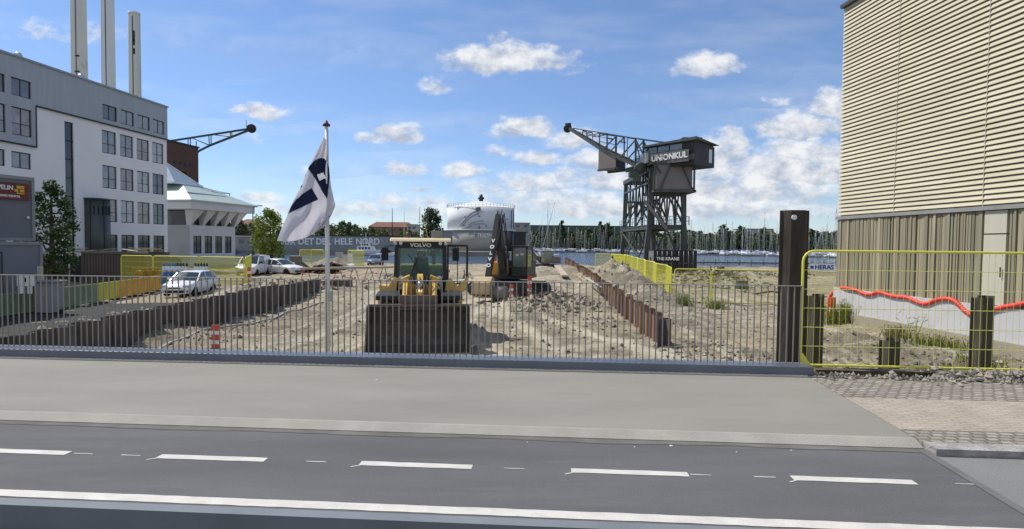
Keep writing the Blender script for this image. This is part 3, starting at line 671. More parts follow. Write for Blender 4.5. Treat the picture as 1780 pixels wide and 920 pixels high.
    part('timber_battens', bt, bmat, root, world=True, fix=False)
    dm = mat('pale_door', (.52,.50,.40), .6, 0, .06, 2, stretch=(1,1,.3)); lo_, hi_ = door
    def slab(s0, s1, z0, z1, o0, o1, m):
        mb = MB(); mb.v = [Q(a, o, z) for z in (z0, z1) for (a, o) in ((s0,o0),(s1,o0),(s1,o1),(s0,o1))]
        mb.f = [(0,3,2,1),(4,5,6,7),(0,1,5,4),(1,2,6,5),(2,3,7,6),(3,0,4,7)]; mb.sm = [False]*6; return mb
    part('door_panel_above', slab(lo_+.04, hi_-.03, 2.56, ZB-.06, -.09, .03, 0), dm, root, world=True)
    dr = part('door', slab(lo_+.04, hi_-.03, ZC+.02, 2.52, -.09, .035, 0), dm, root, world=True)
    hb = MB(); hb.bar(Q(hi_-.13,.08,1.25), Q(hi_-.13,.08,1.55), .025); hb.bar(Q(hi_-.13,.03,1.4), Q(hi_-.13,.08,1.4), .02); sub('handle', hb, M_dark, dr, root)
    pl = slab(-.05, Ln, -.62, ZC-.002, -.2, .10, 0); part('plinth', pl, mat('white_plinth', (.52,.52,.52), .8, 0, .05, 1.0, .15, 20, dirt=((.42,.42,.40), 1.0, .54, .7)), root, world=True)
    fd = slab(-.08, Ln, -1.7, -.622, -.2, .22, 0); part('foundation', fd, mat('beige_foundation', (.33,.29,.22), .9, 0, .1, 2, .3, 20), root, world=True)
    fc = MB()  # far end face (towards the harbour) stays plain boards
    root2 = root
    # red corrugated hose draped along the plinth
    pts = []
    pxs = [(1441,556,24.9),(1441,530,24.85),(1444,514,24.8),(1455,503,24.6)]
    for a in pxs: pts.append(at(*a))
    def onwall(px, py):
        yv = None
        for _ in range(1):
            d = ray(px, 470); k_ = d.x/d.y; yv = (13.9+.085*24.6-.16)/(k_+.085)
        return at(px, py, yv)
    sc = [(1470,501),(1490,505),(1503,511),(1515,512),(1527,508),(1545,513),(1560,516),(1575,517),(1590,523),(1603,528),(1615,527),(1630,521),(1650,520),(1663,526),(1675,538),(1690,548),(1708,548),(1725,540),(1745,534),(1765,531),(1790,527),(1830,535)]
    for a in sc: pts.append(onwall(*a))
    # resample smooth
    fine = []
    for i in range(len(pts)-1):
        p0 = pts[max(i-1,0)]; p1 = pts[i]; p2 = pts[i+1]; p3 = pts[min(i+2,len(pts)-1)]
        for k in range(12):
            u = k/12; fine.append(.5*((2*p1)+(-p0+p2)*u+(2*p0-5*p1+4*p2-p3)*u*u+(-p0+3*p1-3*p2+p3)*u**3))
    hs = MB(); rad = [.075 if (i % 3) else .056 for i in range(len(fine))]; hs.path(fine, rad, 10)
    single('corrugated_hose', hs, mat('red_hose', (.70,.07,.05), .5, 0, .1, 6), 'red corrugated cable hose draped in waves along the white plinth of the clad building', 'hose', loc=fine[0])
right_building()
# ================================================================ windows helper (facade plane)
M_wframe = mat('dark_window_frame', (.025,.028,.032), .45, .1, .1)
M_glass = glass_mat('window_glass', (.30,.32,.35), .12)
M_glassd = glass_mat('dark_window_glass', (.035,.045,.05), .06)
def window(root, Q, s0, s1, z0, z1, mull=1, trans=None, glass=None, fw=.07, reveal=.10, name='window'):
    """Q(s,o,z): facade coordinates; frame stands in a reveal of the wall"""
    fr = MB()
    def bx(a, b, c, d, o0, o1, mb=fr):
        k = len(mb.v); mb.v += [Q(s, o, z) for z in (c, d) for (s, o) in ((a,o0),(b,o0),(b,o1),(a,o1))]
        for q in ((0,3,2,1),(4,5,6,7),(0,1,5,4),(1,2,6,5),(2,3,7,6),(3,0,4,7)): mb.f.append(tuple(k+i for i in q)); mb.sm.append(False)
    bx(s0, s1, z0, z0+fw, -.05, .03); bx(s0, s1, z1-fw, z1, -.05, .03); bx(s0, s0+fw, z0+fw, z1-fw, -.05, .03); bx(s1-fw, s1, z0+fw, z1-fw, -.05, .03)
    for i in range(mull):
        c = s0+(s1-s0)*(i+1)/(mull+1); bx(c-fw*.45, c+fw*.45, z0+fw, z1-fw, -.05, .02)
    if trans: bx(s0+fw, s1-fw, z0+(z1-z0)*trans-fw*.35, z0+(z1-z0)*trans+fw*.35, -.05, .015)
    f = part(name, fr, M_wframe, root, world=True)
    g = MB(); bx(s0+fw*.5, s1-fw*.5, z0+fw*.5, z1-fw*.5, -.04, -.015, g); sub('pane', g, glass or M_glass, f, root)
    return f
def wall_with_holes(Q, s0, s1, z0, z1, holes, th=.35):
    """solid facade sheet built from cells around the openings"""
    ss = sorted({s0, s1}|{h[0] for h in holes}|{h[1] for h in holes}); zz = sorted({z0, z1}|{h[2] for h in holes}|{h[3] for h in holes}); mb = MB()
    ss = [a for a in ss if s0 <= a <= s1]; zz = [a for a in zz if z0 <= a <= z1]
    for i in range(len(ss)-1):
        for j in range(len(zz)-1):
            cs = (ss[i]+ss[i+1])/2; cz = (zz[j]+zz[j+1])/2
            if any(h[0] < cs < h[1] and h[2] < cz < h[3] for h in holes): continue
            mb.face([Q(ss[i],0,zz[j]), Q(ss[i+1],0,zz[j]), Q(ss[i+1],0,zz[j+1]), Q(ss[i],0,zz[j+1])])
    for h in holes:
        a, b, c, d = h[:4]; o = -th
        for P in ([(a,c),(b,c)],[(b,c),(b,d)],[(b,d),(a,d)],[(a,d),(a,c)]):
            (p1, q1), (p2, q2) = P; mb.face([Q(p1,0,q1), Q(p1,o,q1), Q(p2,o,q2), Q(p2,0,q2)])
    return mb
# ================================================================ office building on the left
def office():
    root = thing('office_building', 'long white office block with a grey metal top storey and rows of dark framed windows', 'building', (-40, 50, G))
    O = Vector((-37.7, 63, 0)); t = Vector((-2.0, -18.4, 0)).normalized()   # towards the camera
    n = Vector((18.4, -2.0, 0)).normalized()
    def Q(s, o, z): return O+t*s+n*o+Vector((0,0,z))
    def sY(Y): return (63-Y)/(18.4/math.hypot(18.4,2))
    Ln = sY(24); ZT = 16.5; ZG = 13.05
    white = mat('white_render', (.80,.80,.82), .85, 0, .04, .5, .1, 12, dirt=((.72,.72,.74), .5, .6, .4)); grey = mat('grey_metal_cladding', (.34,.37,.40), .55, .1, .07, .8, 0, col2=(.40,.43,.46), stretch=(1,4,.3))
    wins = []
    cols = [(60.85,62.5),(58.7,60.4),(56.55,58.25),(54.4,56.1)]
    for c in cols: wins.append((c, 13.45, 14.85, 1, None, 'g', 'light'))
    rows = [(10.3,12.45,.42),(7.0,9.15,.42),(3.8,6.0,.42)]
    for c in cols:
        for r_ in rows: wins.append((c, r_[0], r_[1], 1, r_[2], 'w', 'light'))
        wins.append((c, .40, 2.6, 1, .62, 'w', 'dark'))
    left = [45.65+2.15*k_ for k_ in (0,-1,-2,-3,-4,-5,-6)]
    for y in left:
        c = (y, y+1.65); wins.append((c, 13.45, 14.85, 1, None, 'g', 'light')); wins.append((c, 10.35, 12.55, 1, .42, 'b', 'light'))
        wins.append((c, 7.75, 9.05, 1, None, 'w', 'light')); wins.append((c, 4.4, 5.9, 1, None, 'w', 'light')); wins.append((c, .6, 2.6, 1, None, 'w', 'dark'))
    strip_ = (50.45, 51.35, -.6, 12.4)
    def hole(w): return (sY(w[0][1]), sY(w[0][0]), w[1], w[2])
    bay0, bay1 = sY(47.7), Ln
    hg = [hole(w) for w in wins if w[5] == 'g']; hw = [hole(w) for w in wins if w[5] == 'w']; hb = [hole(w) for w in wins if w[5] == 'b']
    hs = (sY(strip_[1]), sY(strip_[0]), strip_[2], strip_[3])
    part('grey_upper_wall', wall_with_holes(lambda s, o, z: Q(s, o+.12, z), 0, Ln, ZG, ZT, hg), grey, root, world=True, fix=False)
    part('wall', wall_with_holes(Q, 0, bay0, -1.5, ZG, [h for h in hw if h[0] < bay0]+[hs]), white, root, world=True, fix=False)
    part('wall', wall_with_holes(Q, bay0, Ln, -1.5, 9.7, [h for h in hw if h[0] > bay0]), white, root, world=True, fix=False)
    part('grey_bay_wall', wall_with_holes(lambda s, o, z: Q(s, o+.12, z), bay0, Ln, 9.7, ZG, hb), grey, root, world=True, fix=False)
    wrn = random.Random(2); GL = [M_glass, glass_mat('window_glass_pale', (.42,.44,.46), .15), glass_mat('window_glass_deep', (.15,.17,.20), .08), M_glass, glass_mat('window_glass_warm', (.33,.30,.30), .12)]
    for w in wins:
        off = .12 if w[5] in 'gb' else 0
        window(root, (lambda s, o, z, off=off: Q(s, o+off-.12, z)), *hole(w), mull=w[3], trans=w[4], glass=(wrn.choice(GL) if w[6] == 'light' else M_glassd))
    # vertical ribbon window
    f = window(root, lambda s, o, z: Q(s, o-.14, z), *hs, mull=0, trans=None, glass=M_glassd, name='stair_window')
    for i in range(1, 8):
        tb = MB(); z = -.6+13*i/8; tb.bar(Q(hs[0],-.1,z), Q(hs[1],-.1,z), .06, .08); sub('glazing_bar', tb, M_wframe, f, root)
    # body: roof, end wall, back
    d = 14; mb = MB()
    mb.face([Q(0,.12,ZT), Q(Ln,.12,ZT), Q(Ln,-d,ZT), Q(0,-d,ZT)]); part('roof', mb, mat('roof_felt', (.2,.2,.2), .9), root, world=True)
    mb = MB(); mb.face([Q(0,.0,-1.5), Q(0,.0,ZG), Q(0,-d,ZG), Q(0,-d,-1.5)]); mb.face([Q(0,.12,ZG), Q(0,.12,ZT), Q(0,-d,ZT), Q(0,-d,ZG)]); mb.face([Q(0,-d,-1.5), Q(Ln,-d,-1.5), Q(Ln,-d,ZT), Q(0,-d,ZT)]); mb.face([Q(Ln,0,-1.5), Q(Ln,-d,-1.5), Q(Ln,-d,ZT), Q(Ln,.1,ZT)])
    part('end_wall', mb, white, root, world=True, fix=False)
    inn = MB(); inn.face([Q(0,-.36,-1.5), Q(Ln,-.36,-1.5), Q(Ln,-.36,ZT-.1), Q(0,-.36,ZT-.1)]); part('inner_wall', inn, mat('dark_interior', (.03,.03,.035), .9), root, world=True, fix=False)
    led = MB(); led.bar(Q(0,.14,ZG-.03), Q(bay0,.14,ZG-.03), .12, .12); led.bar(Q(bay0,.14,9.66), Q(Ln,.14,9.66), .12, .12); led.bar(Q(bay0,.1,9.66), Q(bay0,.1,ZG), .1, .1, up=n)
    part('ledge', led, M_wframe, root, world=True)
    cop = MB(); cop.bar(Q(-.05,.08,ZT+.05), Q(Ln,.08,ZT+.05), .35, .16); part('parapet_cap', cop, mat('grey_cap', (.30,.33,.36), .4, .4), root, world=True)
    for px_, py_, Y in ((76,115,47.5),(165,148,53.5)):
        p = at(px_, py_, Y); s = sY(Y); b = Q(s,-1.2,ZT); mb = MB(); mb.lathe([(.0,.0),(.1,.0),(.1,.35),(.28,.4),(.32,.6),(.2,.8),(0,.85)], b, 12); part('roof_vent', mb, mat('steel_vent', (.5,.52,.55), .35, .7), root, world=True)
    # dark cylindrical porch
    Yc = 53.4; s = sY(Yc); c = Q(s, .15, 0); mb = MB(); mb.lathe([(0,-1.4),(1.1,-1.4),(1.1,5.75),(0,5.75)], c, 28); mb.lathe([(0,5.76),(1.17,5.76),(1.17,5.9),(0,5.9)], c, 28)
    e = part('porch_drum', mb, mat('dark_green_panel', (.07,.085,.085), .4, .3, .15, 1), root, world=True)
    mb = MB()
    for i in range(9):
        a = R(-60+i*17); p = c+Vector((math.cos(a), math.sin(a)*1, 0))*1.12; mb.bar(p+Vector((0,0,4.4)), p+Vector((0,0,5.2)), .10, .03, up=(math.cos(a),math.sin(a),0)); 
    for a in (-75,-20,40): p = c+Vector((math.cos(R(a)), math.sin(R(a)), 0))*1.11; mb.bar(p+Vector((0,0,-1.2)), p+Vector((0,0,5.7)), .05, .03, up=(math.cos(R(a)),math.sin(R(a)),0))
    sub('slot', mb, M_black, e, root)
office()
# ================================================================ power station chimneys
M_chim = mat('chimney_concrete', (.66,.67,.62), .85, 0, .08, .06, .0, dirt=((.32,.32,.28), .12, .58, .6))
M_chim2 = mat('chimney_pale', (.70,.74,.76), .8, 0, .05, .05)
for (xl, xr, ptop, Y, m, lab) in ((126,149,-60,230,M_chim,'stained leftmost chimney, tall yellowish grey, rising behind the white office block'),
                              (178,198,-50,232,M_chim2,'smooth pale grey chimney in the middle of the three behind the office roof'),
                              (225,243,22,234,M_chim,'shortest of the three chimneys, with dark marks near its rim, behind the office roof')):
    a = at(xl, 80, Y); b = at(xr, 80, Y); top = at(xl, ptop, Y).z; r_ = (b.x-a.x)/2; c = ((a.x+b.x)/2, Y, G)
    t_ = thing('chimney', lab, 'chimney', c)
    mb = MB(); mb.lathe([(r_*1.12,0),(r_*.99,top-G-1.2),(r_*.99,top-G),(r_*.8,top-G),(r_*.8,top-G-3)], (0,0,0), 40); part('shaft', mb, m, t_)
    mb = MB(); mb.lathe([(r_*1.01,top-G-1.1),(r_*1.02,top-G-1.1),(r_*1.02,top-G-.02),(r_*1.0,top-G-.02)], (0,0,0), 40, smooth=True); part('rim', mb, m, t_)
    mb = MB(); ang = R(-75)
    for q in (-.35,.35): mb.bar((r_*1.06*math.cos(ang+q/8), r_*1.06*math.sin(ang+q/8), 40), (r_*1.0*math.cos(ang+q/8), r_*1.0*math.sin(ang+q/8), top-G-2), .12)
    if ptop == 22:
        for zq in (9,11,12.5,16): mb.box((r_*.35, -r_*1.03, top-G-zq-1), (r_*.6, -r_*.8, top-G-zq+1.2))
    if ptop == -60:
        for zq in range(12): 
            zq2 = top-G-30-zq*6.1; 
            if zq % 3: mb.box((r_*(.05+.1*(zq%2)), -r_*1.06, zq2), (r_*.65, -r_*.8, zq2+.5))
    part('ladder', mb, M_dark, t_)
# ================================================================ pavilion with the hat roof
def pavilion():
    root = thing('pavilion', 'white pavilion with a pale green hipped roof and angled columns under wide eaves', 'building', (-42, 74, G))
    O = Vector((-39.2,70,0)); t = Vector((.215,1,0)).normalized(); n = Vector((1,-.215,0)).normalized(); L_ = 8.1; B = 9.0
    def Q(s, o, z): return O+t*s+n*o+Vector((0,0,z))
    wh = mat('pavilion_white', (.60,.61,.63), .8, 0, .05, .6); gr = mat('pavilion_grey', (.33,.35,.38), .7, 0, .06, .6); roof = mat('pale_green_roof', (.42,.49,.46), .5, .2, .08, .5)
    sc = L_/ (77.8-70)
    ws = [(.55,1.95),(2.45,3.8),(4.3,5.6),(6.1,7.4)]
    holes = [(a,b,.5,2.7) for a,b in ws]
    part('wall', wall_with_holes(Q, 0, L_, -1.5, 4.0, holes), wh, root, world=True, fix=False)
    for h in holes: window(root, lambda s, o, z: Q(s, o-.12, z), *h, mull=1, trans=.55, glass=M_glassd, fw=.08)
    mb = MB(); P = [Q(0,0,0),Q(0,-B,0),Q(L_,-B,0),Q(L_,0,0)]
    def quad(a, b, z0, z1, mb): mb.face([a+Vector((0,0,z0)), b+Vector((0,0,z0)), b+Vector((0,0,z1)), a+Vector((0,0,z1))])
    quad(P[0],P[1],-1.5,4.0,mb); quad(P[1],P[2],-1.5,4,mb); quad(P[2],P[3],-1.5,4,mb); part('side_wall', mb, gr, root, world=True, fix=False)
    mb = MB(); I = [Q(.5,-.5,0),Q(.5,-B,0),Q(L_-.3,-B,0),Q(L_-.3,-.5,0)]
    for i in range(4): quad(I[i], I[(i+1)%4], 3.9, 6.0, mb)
    mb.face([Q(0,0,4.0),Q(0,-B,4.0),Q(L_,-B,4),Q(L_,0,4)]); part('recessed_glazing', mb, M_glassd, root, world=True, fix=False)
    # angled columns (fins spreading upward)
    for i, s in enumerate((0,2.1,4.1,6.0,7.9)):
        mb = MB(); w0, w1 = (.28, 1.0)
        v = [Q(s-.0,-.45,4), Q(s+w0,-.45,4), Q(s+w0+.0,.02,4), Q(s,.02,4), Q(s-.25,-.45,5.85), Q(s+w1+.35,-.45,5.85), Q(s+w1+.35,1.0,5.85), Q(s-.25,1.0,5.85)]
        mb.v = v; mb.f = [(0,3,2,1),(4,5,6,7),(0,1,5,4),(1,2,6,5),(2,3,7,6),(3,0,4,7)]; mb.sm = [False]*6; part('angled_column', mb, wh, root, world=True)
    mb = MB(); E = 1.75
    k = [Q(-E,E,0),Q(-E,-B-E,0),Q(L_+E,-B-E,0),Q(L_+E,E,0)]
    mb.v = [p+Vector((0,0,5.86)) for p in k]+[p+Vector((0,0,6.75)) for p in k]; mb.f = [(0,3,2,1),(4,5,6,7),(0,1,5,4),(1,2,6,5),(2,3,7,6),(3,0,4,7)]; mb.sm = [False]*6
    part('eave_fascia', mb, wh, root, world=True)
    mb = MB(); k2 = [Q(-E-.25,E+.25,6.76),Q(-E-.25,-B-E,6.76),Q(L_+E+.25,-B-E,6.76),Q(L_+E+.25,E+.25,6.76)]; k3 = [Q(-E-.25,E+.25,6.95),Q(-E-.25,-B-E,6.95),Q(L_+E+.25,-B-E,6.95),Q(L_+E+.25,E+.25,6.95)]
    k4 = [Q(L_*.25,-B*.32,9.3),Q(L_*.25,-B*.95,9.3),Q(L_*.66,-B*.95,9.3),Q(L_*.66,-B*.32,9.3)]
    mb.v = k2+k3+k4; mb.f = [(0,3,2,1)]+[(i,(i+1)%4,4+(i+1)%4,4+i) for i in range(4)]+[(4+i,4+(i+1)%4,8+(i+1)%4,8+i) for i in range(4)]+[(8,9,10,11)]; mb.sm = [False]*len(mb.f)
    rf = part('roof', mb, roof, root, world=True)
    mb = MB()
    mb.bar(Q(-E*.6,E*.55,7.35), Q(L_+E*.4,E*.3,7.45), .1, .12); mb.bar(Q(-E*.3,E*.1,7.9), Q(L_*.8,-.1,7.95), .08, .1); sub('snow_rail', mb, gr, rf, root)
    mb = MB(); mb.bar(Q(L_*.5,-B*.2,8.9), Q(L_*1.05,-B*.1,8.5), .05, .05)
    for s in (5.2,6.4,7.6,8.6): mb.bar(Q(s,-1.2,7.3), Q(s,-1.2,8.5), .06)
    mb.bar(Q(5.2,-1.2,8.5), Q(8.6,-1.2,8.5), .06); mb.box(Q(6.2,-2.6,7.6), Q(7.8,-1.5,8.4)); sub('roof_plant', mb, M_dark, rf, root)
    mb = MB(); a = [Q(L_*.05,-B*.28,9.2),Q(L_*.05,-B*.98,9.2),Q(L_*.62,-B*.98,9.2),Q(L_*.62,-B*.28,9.2)]; top = Q(L_*.3,-B*.66,12.2)
    for i in range(4): mb.face([a[i], a[(i+1)%4], top])
    mb.face(a[::-1]); part('lantern', mb, mat('lantern_metal', (.45,.5,.52), .3, .5, .1, 1), root, world=True)
    mb = MB()
    for i in range(4): mb.bar(a[i], top, .14, .14); mb.bar(a[i], a[(i+1)%4], .3, .2)
    part('lantern_rib', mb, mat('lantern_rib', (.65,.7,.7), .4, .4), root, world=True)
pavilion()
# ================================================================ brick tower
def brick_tower():
    a = at(290,400,88); b = at(346,400,95)
    root = thing('brick_tower', 'dark brown brick tower with a recessed glazed balcony, behind the pavilion roof', 'tower', (b.x-4, 92, G))
    m = mat('brown_brick', (.125,.065,.05), .9, 0, .18, 6, .2, 20, dirt=((.08,.045,.038), 1, .5, .6)); nt = m.node_tree
    zt = at(346,258,95).z; zt2 = at(291,244,88).z
    mb = MB(); t = (b-a); t.z = 0; Ln = t.length; t.normalize(); n = Vector((t.y,-t.x,0))
    def Q(s, o, z): return Vector((a.x,88,0))+t*s+n*o+Vector((0,0,z))
    holes = [(1.3, Ln*.62, 8.4, 13.0)]
    part('wall', wall_with_holes(Q, -4, Ln, -1.5, zt, holes, th=1.2), m, root, world=True, fix=False)
    mb = MB(); mb.face([Q(Ln,0,-1.5),Q(Ln,-9,-1.5),Q(Ln,-9,zt),Q(Ln,0,zt)]); mb.face([Q(-4,0,-1.5),Q(-4,-9,-1.5),Q(-4,-9,zt),Q(-4,0,zt)]); mb.face([Q(-4,-9,-1.5),Q(Ln,-9,-1.5),Q(Ln,-9,zt),Q(-4,-9,zt)]); part('side_wall', mb, m, root, world=True, fix=False)
    mb = MB(); mb.box(Q(-4.1,.1,zt), Q(Ln+.1,-9.1,zt+.01)); mb.v = [Q(s,o,z) for z in (zt,zt+.25) for s,o in ((-4.1,.15),(Ln+.12,.15),(Ln+.12,-9.1),(-4.1,-9.1))]; part('roof_edge', mb, M_dark, root, world=True)
    h = holes[0]; f = window(root, lambda s, o, z: Q(s, o-1.0, z), h[0], h[1], h[2], h[3], mull=3, trans=.5, glass=M_glassd, fw=.1)
    mb = MB(); mb.v = [Q(s,o,z) for z in (10.4,12.4) for s,o in ((Ln*.45,-.7),(Ln*.56,-.7),(Ln*.56,-.68),(Ln*.45,-.68))]; mb.f = [(0,3,2,1),(4,5,6,7),(0,1,5,4),(1,2,6,5),(2,3,7,6),(3,0,4,7)]; mb.sm = [False]*6
    part('blind', mb, mat('pale_blind', (.5,.52,.5), .7), root, world=True)
    mb = MB()
    for z in (8.8,9.3): mb.bar(Q(h[0],.03,z), Q(h[1],.03,z), .06)
    for i in range(9): s = h[0]+(h[1]-h[0])*i/8; mb.bar(Q(s,.03,8.4), Q(s,.03,9.3), .05)
    part('balcony_rail', mb, M_dark, root, world=True)
    mb = MB(); mb.v = [Q(s,o,z) for z in (5.5,7.2) for s,o in ((1.5,.02),(Ln*.6,.02),(Ln*.6,.05),(1.5,.05))]; mb.f = [(0,3,2,1),(4,5,6,7),(0,1,5,4),(1,2,6,5),(2,3,7,6),(3,0,4,7)]; mb.sm = [False]*6
    part('window_band', mb, M_glassd, root, world=True)
    mb = MB(); 
    for q in range(4): mb.v += [Q(s,o,z) for z in (14.0,14.5) for s,o in ((1.6+q*1.1,.0),(2.1+q*1.1,.0),(2.1+q*1.1,.04),(1.6+q*1.1,.04))]; k = q*8; mb.f += [tuple(k+i for i in f_) for f_ in ((0,3,2,1),(4,5,6,7),(0,1,5,4),(1,2,6,5),(2,3,7,6),(3,0,4,7))]; mb.sm += [False]*6
    part('vent_brick', mb, M_dark, root, world=True)
brick_tower()
# crane boom that shows beyond the tower, with its own mast behind it
def far_crane():
    Y = 112; P = lambda px, py, dy=0: at(px, py, Y+dy)
    root = thing('harbour_crane', 'green lattice crane boom with a round tip sticking out behind the brick tower', 'crane', (P(300,250).x, Y, G))
    m = mat('crane_green', (.045,.085,.085), .6, .3, .15, 1)
    mb = MB()
    for dy in (0, 3): 
        mb.bar(P(285,247,dy), P(437,223.5,dy*.3), .32, .32); mb.bar(P(300,300,dy), P(347,262,dy), .3, .3); mb.bar(P(347,262,dy), P(365,253,dy), .32); mb.bar(P(365,253,dy), P(434,226,dy*.3), .34)
        for a, b in (((331,239.5),(331,262)),((327,239.5),(327,262)),((363,234.5),(364,253)),((367,234),(367,252)),((400,229.5),(401,239)),((403,229),(403,238)),((333,240),(363,252)),((367,234),(400,238)),((341,246),(341,263)),((331,239),(364,253))):
            mb.bar(P(*a,dy), P(*b,dy), .13)
    for q in ((331,239.5),(365,234.5),(401,229.5),(365,253),(401,239)): mb.bar(P(*q,0), P(*q,3), .15)
    part('boom', mb, m, root, world=True)
    c = P(437,223.5); mb = MB(); mb.lathe([(0,-.5),(.75,-.5),(.86,-.2),(.86,.2),(.75,.5),(0,.5)], c, 20, axis='y'); mb.bar(c+Vector((-1,0,.3)), c+Vector((-1,0,1.6)), .08); part('tip_sheave', mb, M_dark, root, world=True)
    mb = MB()
    for dx in (-6,-1):
        for dy in (0,5): mb.bar(Vector((root.location.x+dx-3,Y+dy,G)), Vector((root.location.x+dx-4,Y+dy,P(300,262).z)), .5)
    mb.box((root.location.x-10,Y-1,P(300,300).z),(root.location.x-3,Y+6,P(300,252).z)); part('mast_and_house', mb, m, root, world=True)
far_crane()
# ================================================================ storage tank across the water
def tank():
    Y = 250; xl = at(777,380,Y).x; xr = at(895,380,Y).x; r_ = (xr-xl)/2*.985; c = Vector(((xl+xr)/2, Y, 0)); zt = at(836,362.5,Y).z; zm = at(836,400,Y).z; zd = at(836,350,Y).z
    root = thing('storage_tank', 'big round pale storage tank with a shallow domed roof across the water', 'tank', (c.x, Y, G))
    wh = mat('tank_white', (.66,.68,.70), .85, 0, .06, .12, 0, stretch=(1,1,2), dirt=((.5,.52,.54), .15, .55, .5)); gr = mat('tank_grey_band', (.33,.325,.31), .9, 0, .12, .2)
    mb = MB(); mb.lathe([(r_,zm),(r_,zt),(r_-.2,zt)], c, 72); part('shell', mb, wh, root, world=True)
    mb = MB(); mb.lathe([(r_,zt-.01),(r_*.96,zt+.1),(r_*.6,zt+1.6),(r_*.3,zt+2.6),(r_*.1,zt+3.0),(0,zt+3.05)], c, 72); rf = part('domed_roof', mb, mat('tank_roof', (.72,.73,.73), .5), root, world=True)
    mb = MB(); mb.lathe([(0,zt+3),(.9,zt+3),(.9,zt+3.9),(1.4,zt+4),(1.4,zt+4.5),(.7,zt+5.2),(.7,zt+6),(0,zt+6)], c, 16); sub('vent_turret', mb, M_dark, rf, root)
    mb = MB(); n_ = 60
    for i in range(n_):
        a = 2*math.pi*i/n_; p = c+Vector((math.cos(a)*(r_+.2), math.sin(a)*(r_+.2), 0)); b = 2*math.pi*(i+1)/n_; p2 = c+Vector((math.cos(b)*(r_+.2), math.sin(b)*(r_+.2), 0))
        mb.bar(p+Vector((0,0,zt)), p+Vector((0,0,zt+1.4)), .1)
        for hh in (.7,1.4): mb.bar(p+Vector((0,0,zt+hh)), p2+Vector((0,0,zt+hh)), .07)
    part('rim_railing', mb, mat('rail_grey', (.3,.32,.33), .6), root, world=True)
    mb = MB(); mb.lathe([(r_+.8,zm-.5),(r_+.8,zm),(r_-.1,zm+.02)], c, 72); part('ring_ledge', mb, wh, root, world=True)
    mb = MB(); mb.lathe([(r_+.1,G-.5),(r_+.1,zm-.5)], c, 72); base = part('base_ring', mb, gr, root, world=True)
    # painted curved pipes / arcs on the shell
    mb = MB()
    def onshell(px, py, off=.12):
        d = ray(px, py); ox, oy = -c.x, -c.y; a = d.x**2+d.y**2; b = 2*(d.x*ox+d.y*oy); cc = ox*ox+oy*oy-(r_+off)**2; s = (-b-math.sqrt(b*b-4*a*cc))/(2*a); return Vector((d.x*s, d.y*s, CAMZ+d.z*s))
    for pl, w in (([(800,392),(806,384),(812,377),(818,372),(824,369),(830,367)],.3),([(803,394),(809,386),(816,379),(824,374),(832,371)],.22),([(811,398),(818,393),(827,390),(836,389),(842,389.5)],.22),([(815,391),(822,387),(830,385),(840,384)],.18)):
        mb.path([onshell(*q) for q in pl], w, 6)
    part('painted_arc', mb, mat('arc_grey', (.33,.38,.42), .6), root, world=True)
    mb = MB(); q = onshell(831,360,.3); mb.lathe([(0,0),(1.1,0),(1.1,1.1),(0,1.1)], q+Vector((0,-.6,-1.2)), 12); mb.tube(onshell(889,366), onshell(889,398), .25); mb.tube(onshell(892,362), onshell(893,398), .2)
    for q in ((808,377),(833,376),(882,381),(845,393),(833,394),(833,397),(806,392)): mb.lathe([(0,-.3),(.3,-.3),(.3,0),(0,0)], onshell(*q), 8, axis='y')
    part('shell_fitting', mb, mat('fitting_dark', (.16,.18,.2), .6), root, world=True)
    # lettering band
    mb = MB(); txt = 'MARKET AF TRUSTPILOT'; n_ = len(txt); rr = r_+.22
    a0 = onshell(796,410); a1 = onshell(866,410); th0 = math.atan2(a0.y-c.y, a0.x-c.x); th1 = math.atan2(a1.y-c.y, a1.x-c.x)
    zc = at(836,410,236).z
    for i, ch in enumerate(txt):
        if ch == ' ': continue
        th = th0+(th1-th0)*(i+.5)/n_; p = c+Vector((math.cos(th)*rr, math.sin(th)*rr, 0)); p.z = zc
        M = frame(p, (-math.sin(th), math.cos(th), 0), (0,0,1)); g = text_mb(ch, 2.3, M, .05, .06, sx=.58); k = len(mb.v); mb.v += g.v; mb.f += [tuple(k+j for j in f) for f in g.f]; mb.sm += g.sm
    sub('lettering', mb, mat('white_letters', (.8,.8,.8), .7), base, root)
tank()
# ================================================================ lettered harbour wall
def letter_wall():
    Y = 219; a = at(478,432,Y); b = at(715,432,Y); z0 = G; z1 = at(600,411,Y).z
    root = thing('harbour_wall', 'long grey wall with big white capital letters across the water behind the flag', 'wall', ((a.x+b.x)/2, Y, G))
    mb = MB(); mb.box((a.x-16, Y, z0), (b.x+2, Y+1, z1)); w = part('wall', mb, mat('wall_grey_blue', (.26,.27,.28), .8, 0, .15, .3), root, world=True)
    mb = MB(); mb.box((a.x-16,Y-.1,z1), (b.x+2,Y+1.1,z1+.3)); part('coping', mb, M_dark, root, world=True)
    words = [('MÆRK',497,515,-1),('DET',519,546,0),('DER',550,576,0),('HELE',582,613,0),('NORD',619,660,0)]
    mb = MB()
    for wd, x0, x1, _ in (('MÆRK',483,514,0),)+tuple(words[1:]):
        g = text_mb(wd, 2.9, Matrix.Identity(4), .06, .07); xs = [v.x for v in g.v]; s = (at(x1,420,Y).x-at(x0,420,Y).x)/(max(xs)-min(xs)); cx = (at(x1,420,Y).x+at(x0,420,Y).x)/2
        zc = at((x0+x1)/2, 420.5, Y).z
        M = frame((cx, Y-.1, zc), (1,0,0), (0,0,1)) @ Matrix.Diagonal((s,1.15,1,1)); mid = (max(xs)+min(xs))/2
        k = len(mb.v); mb.v += [M @ Vector((v.x-mid, v.y, v.z)) for v in g.v]; mb.f += [tuple(k+j for j in f) for f in g.f]; mb.sm += g.sm
    part('lettering', mb, mat('white_letters', (.8,.8,.8), .7), root, world=True)
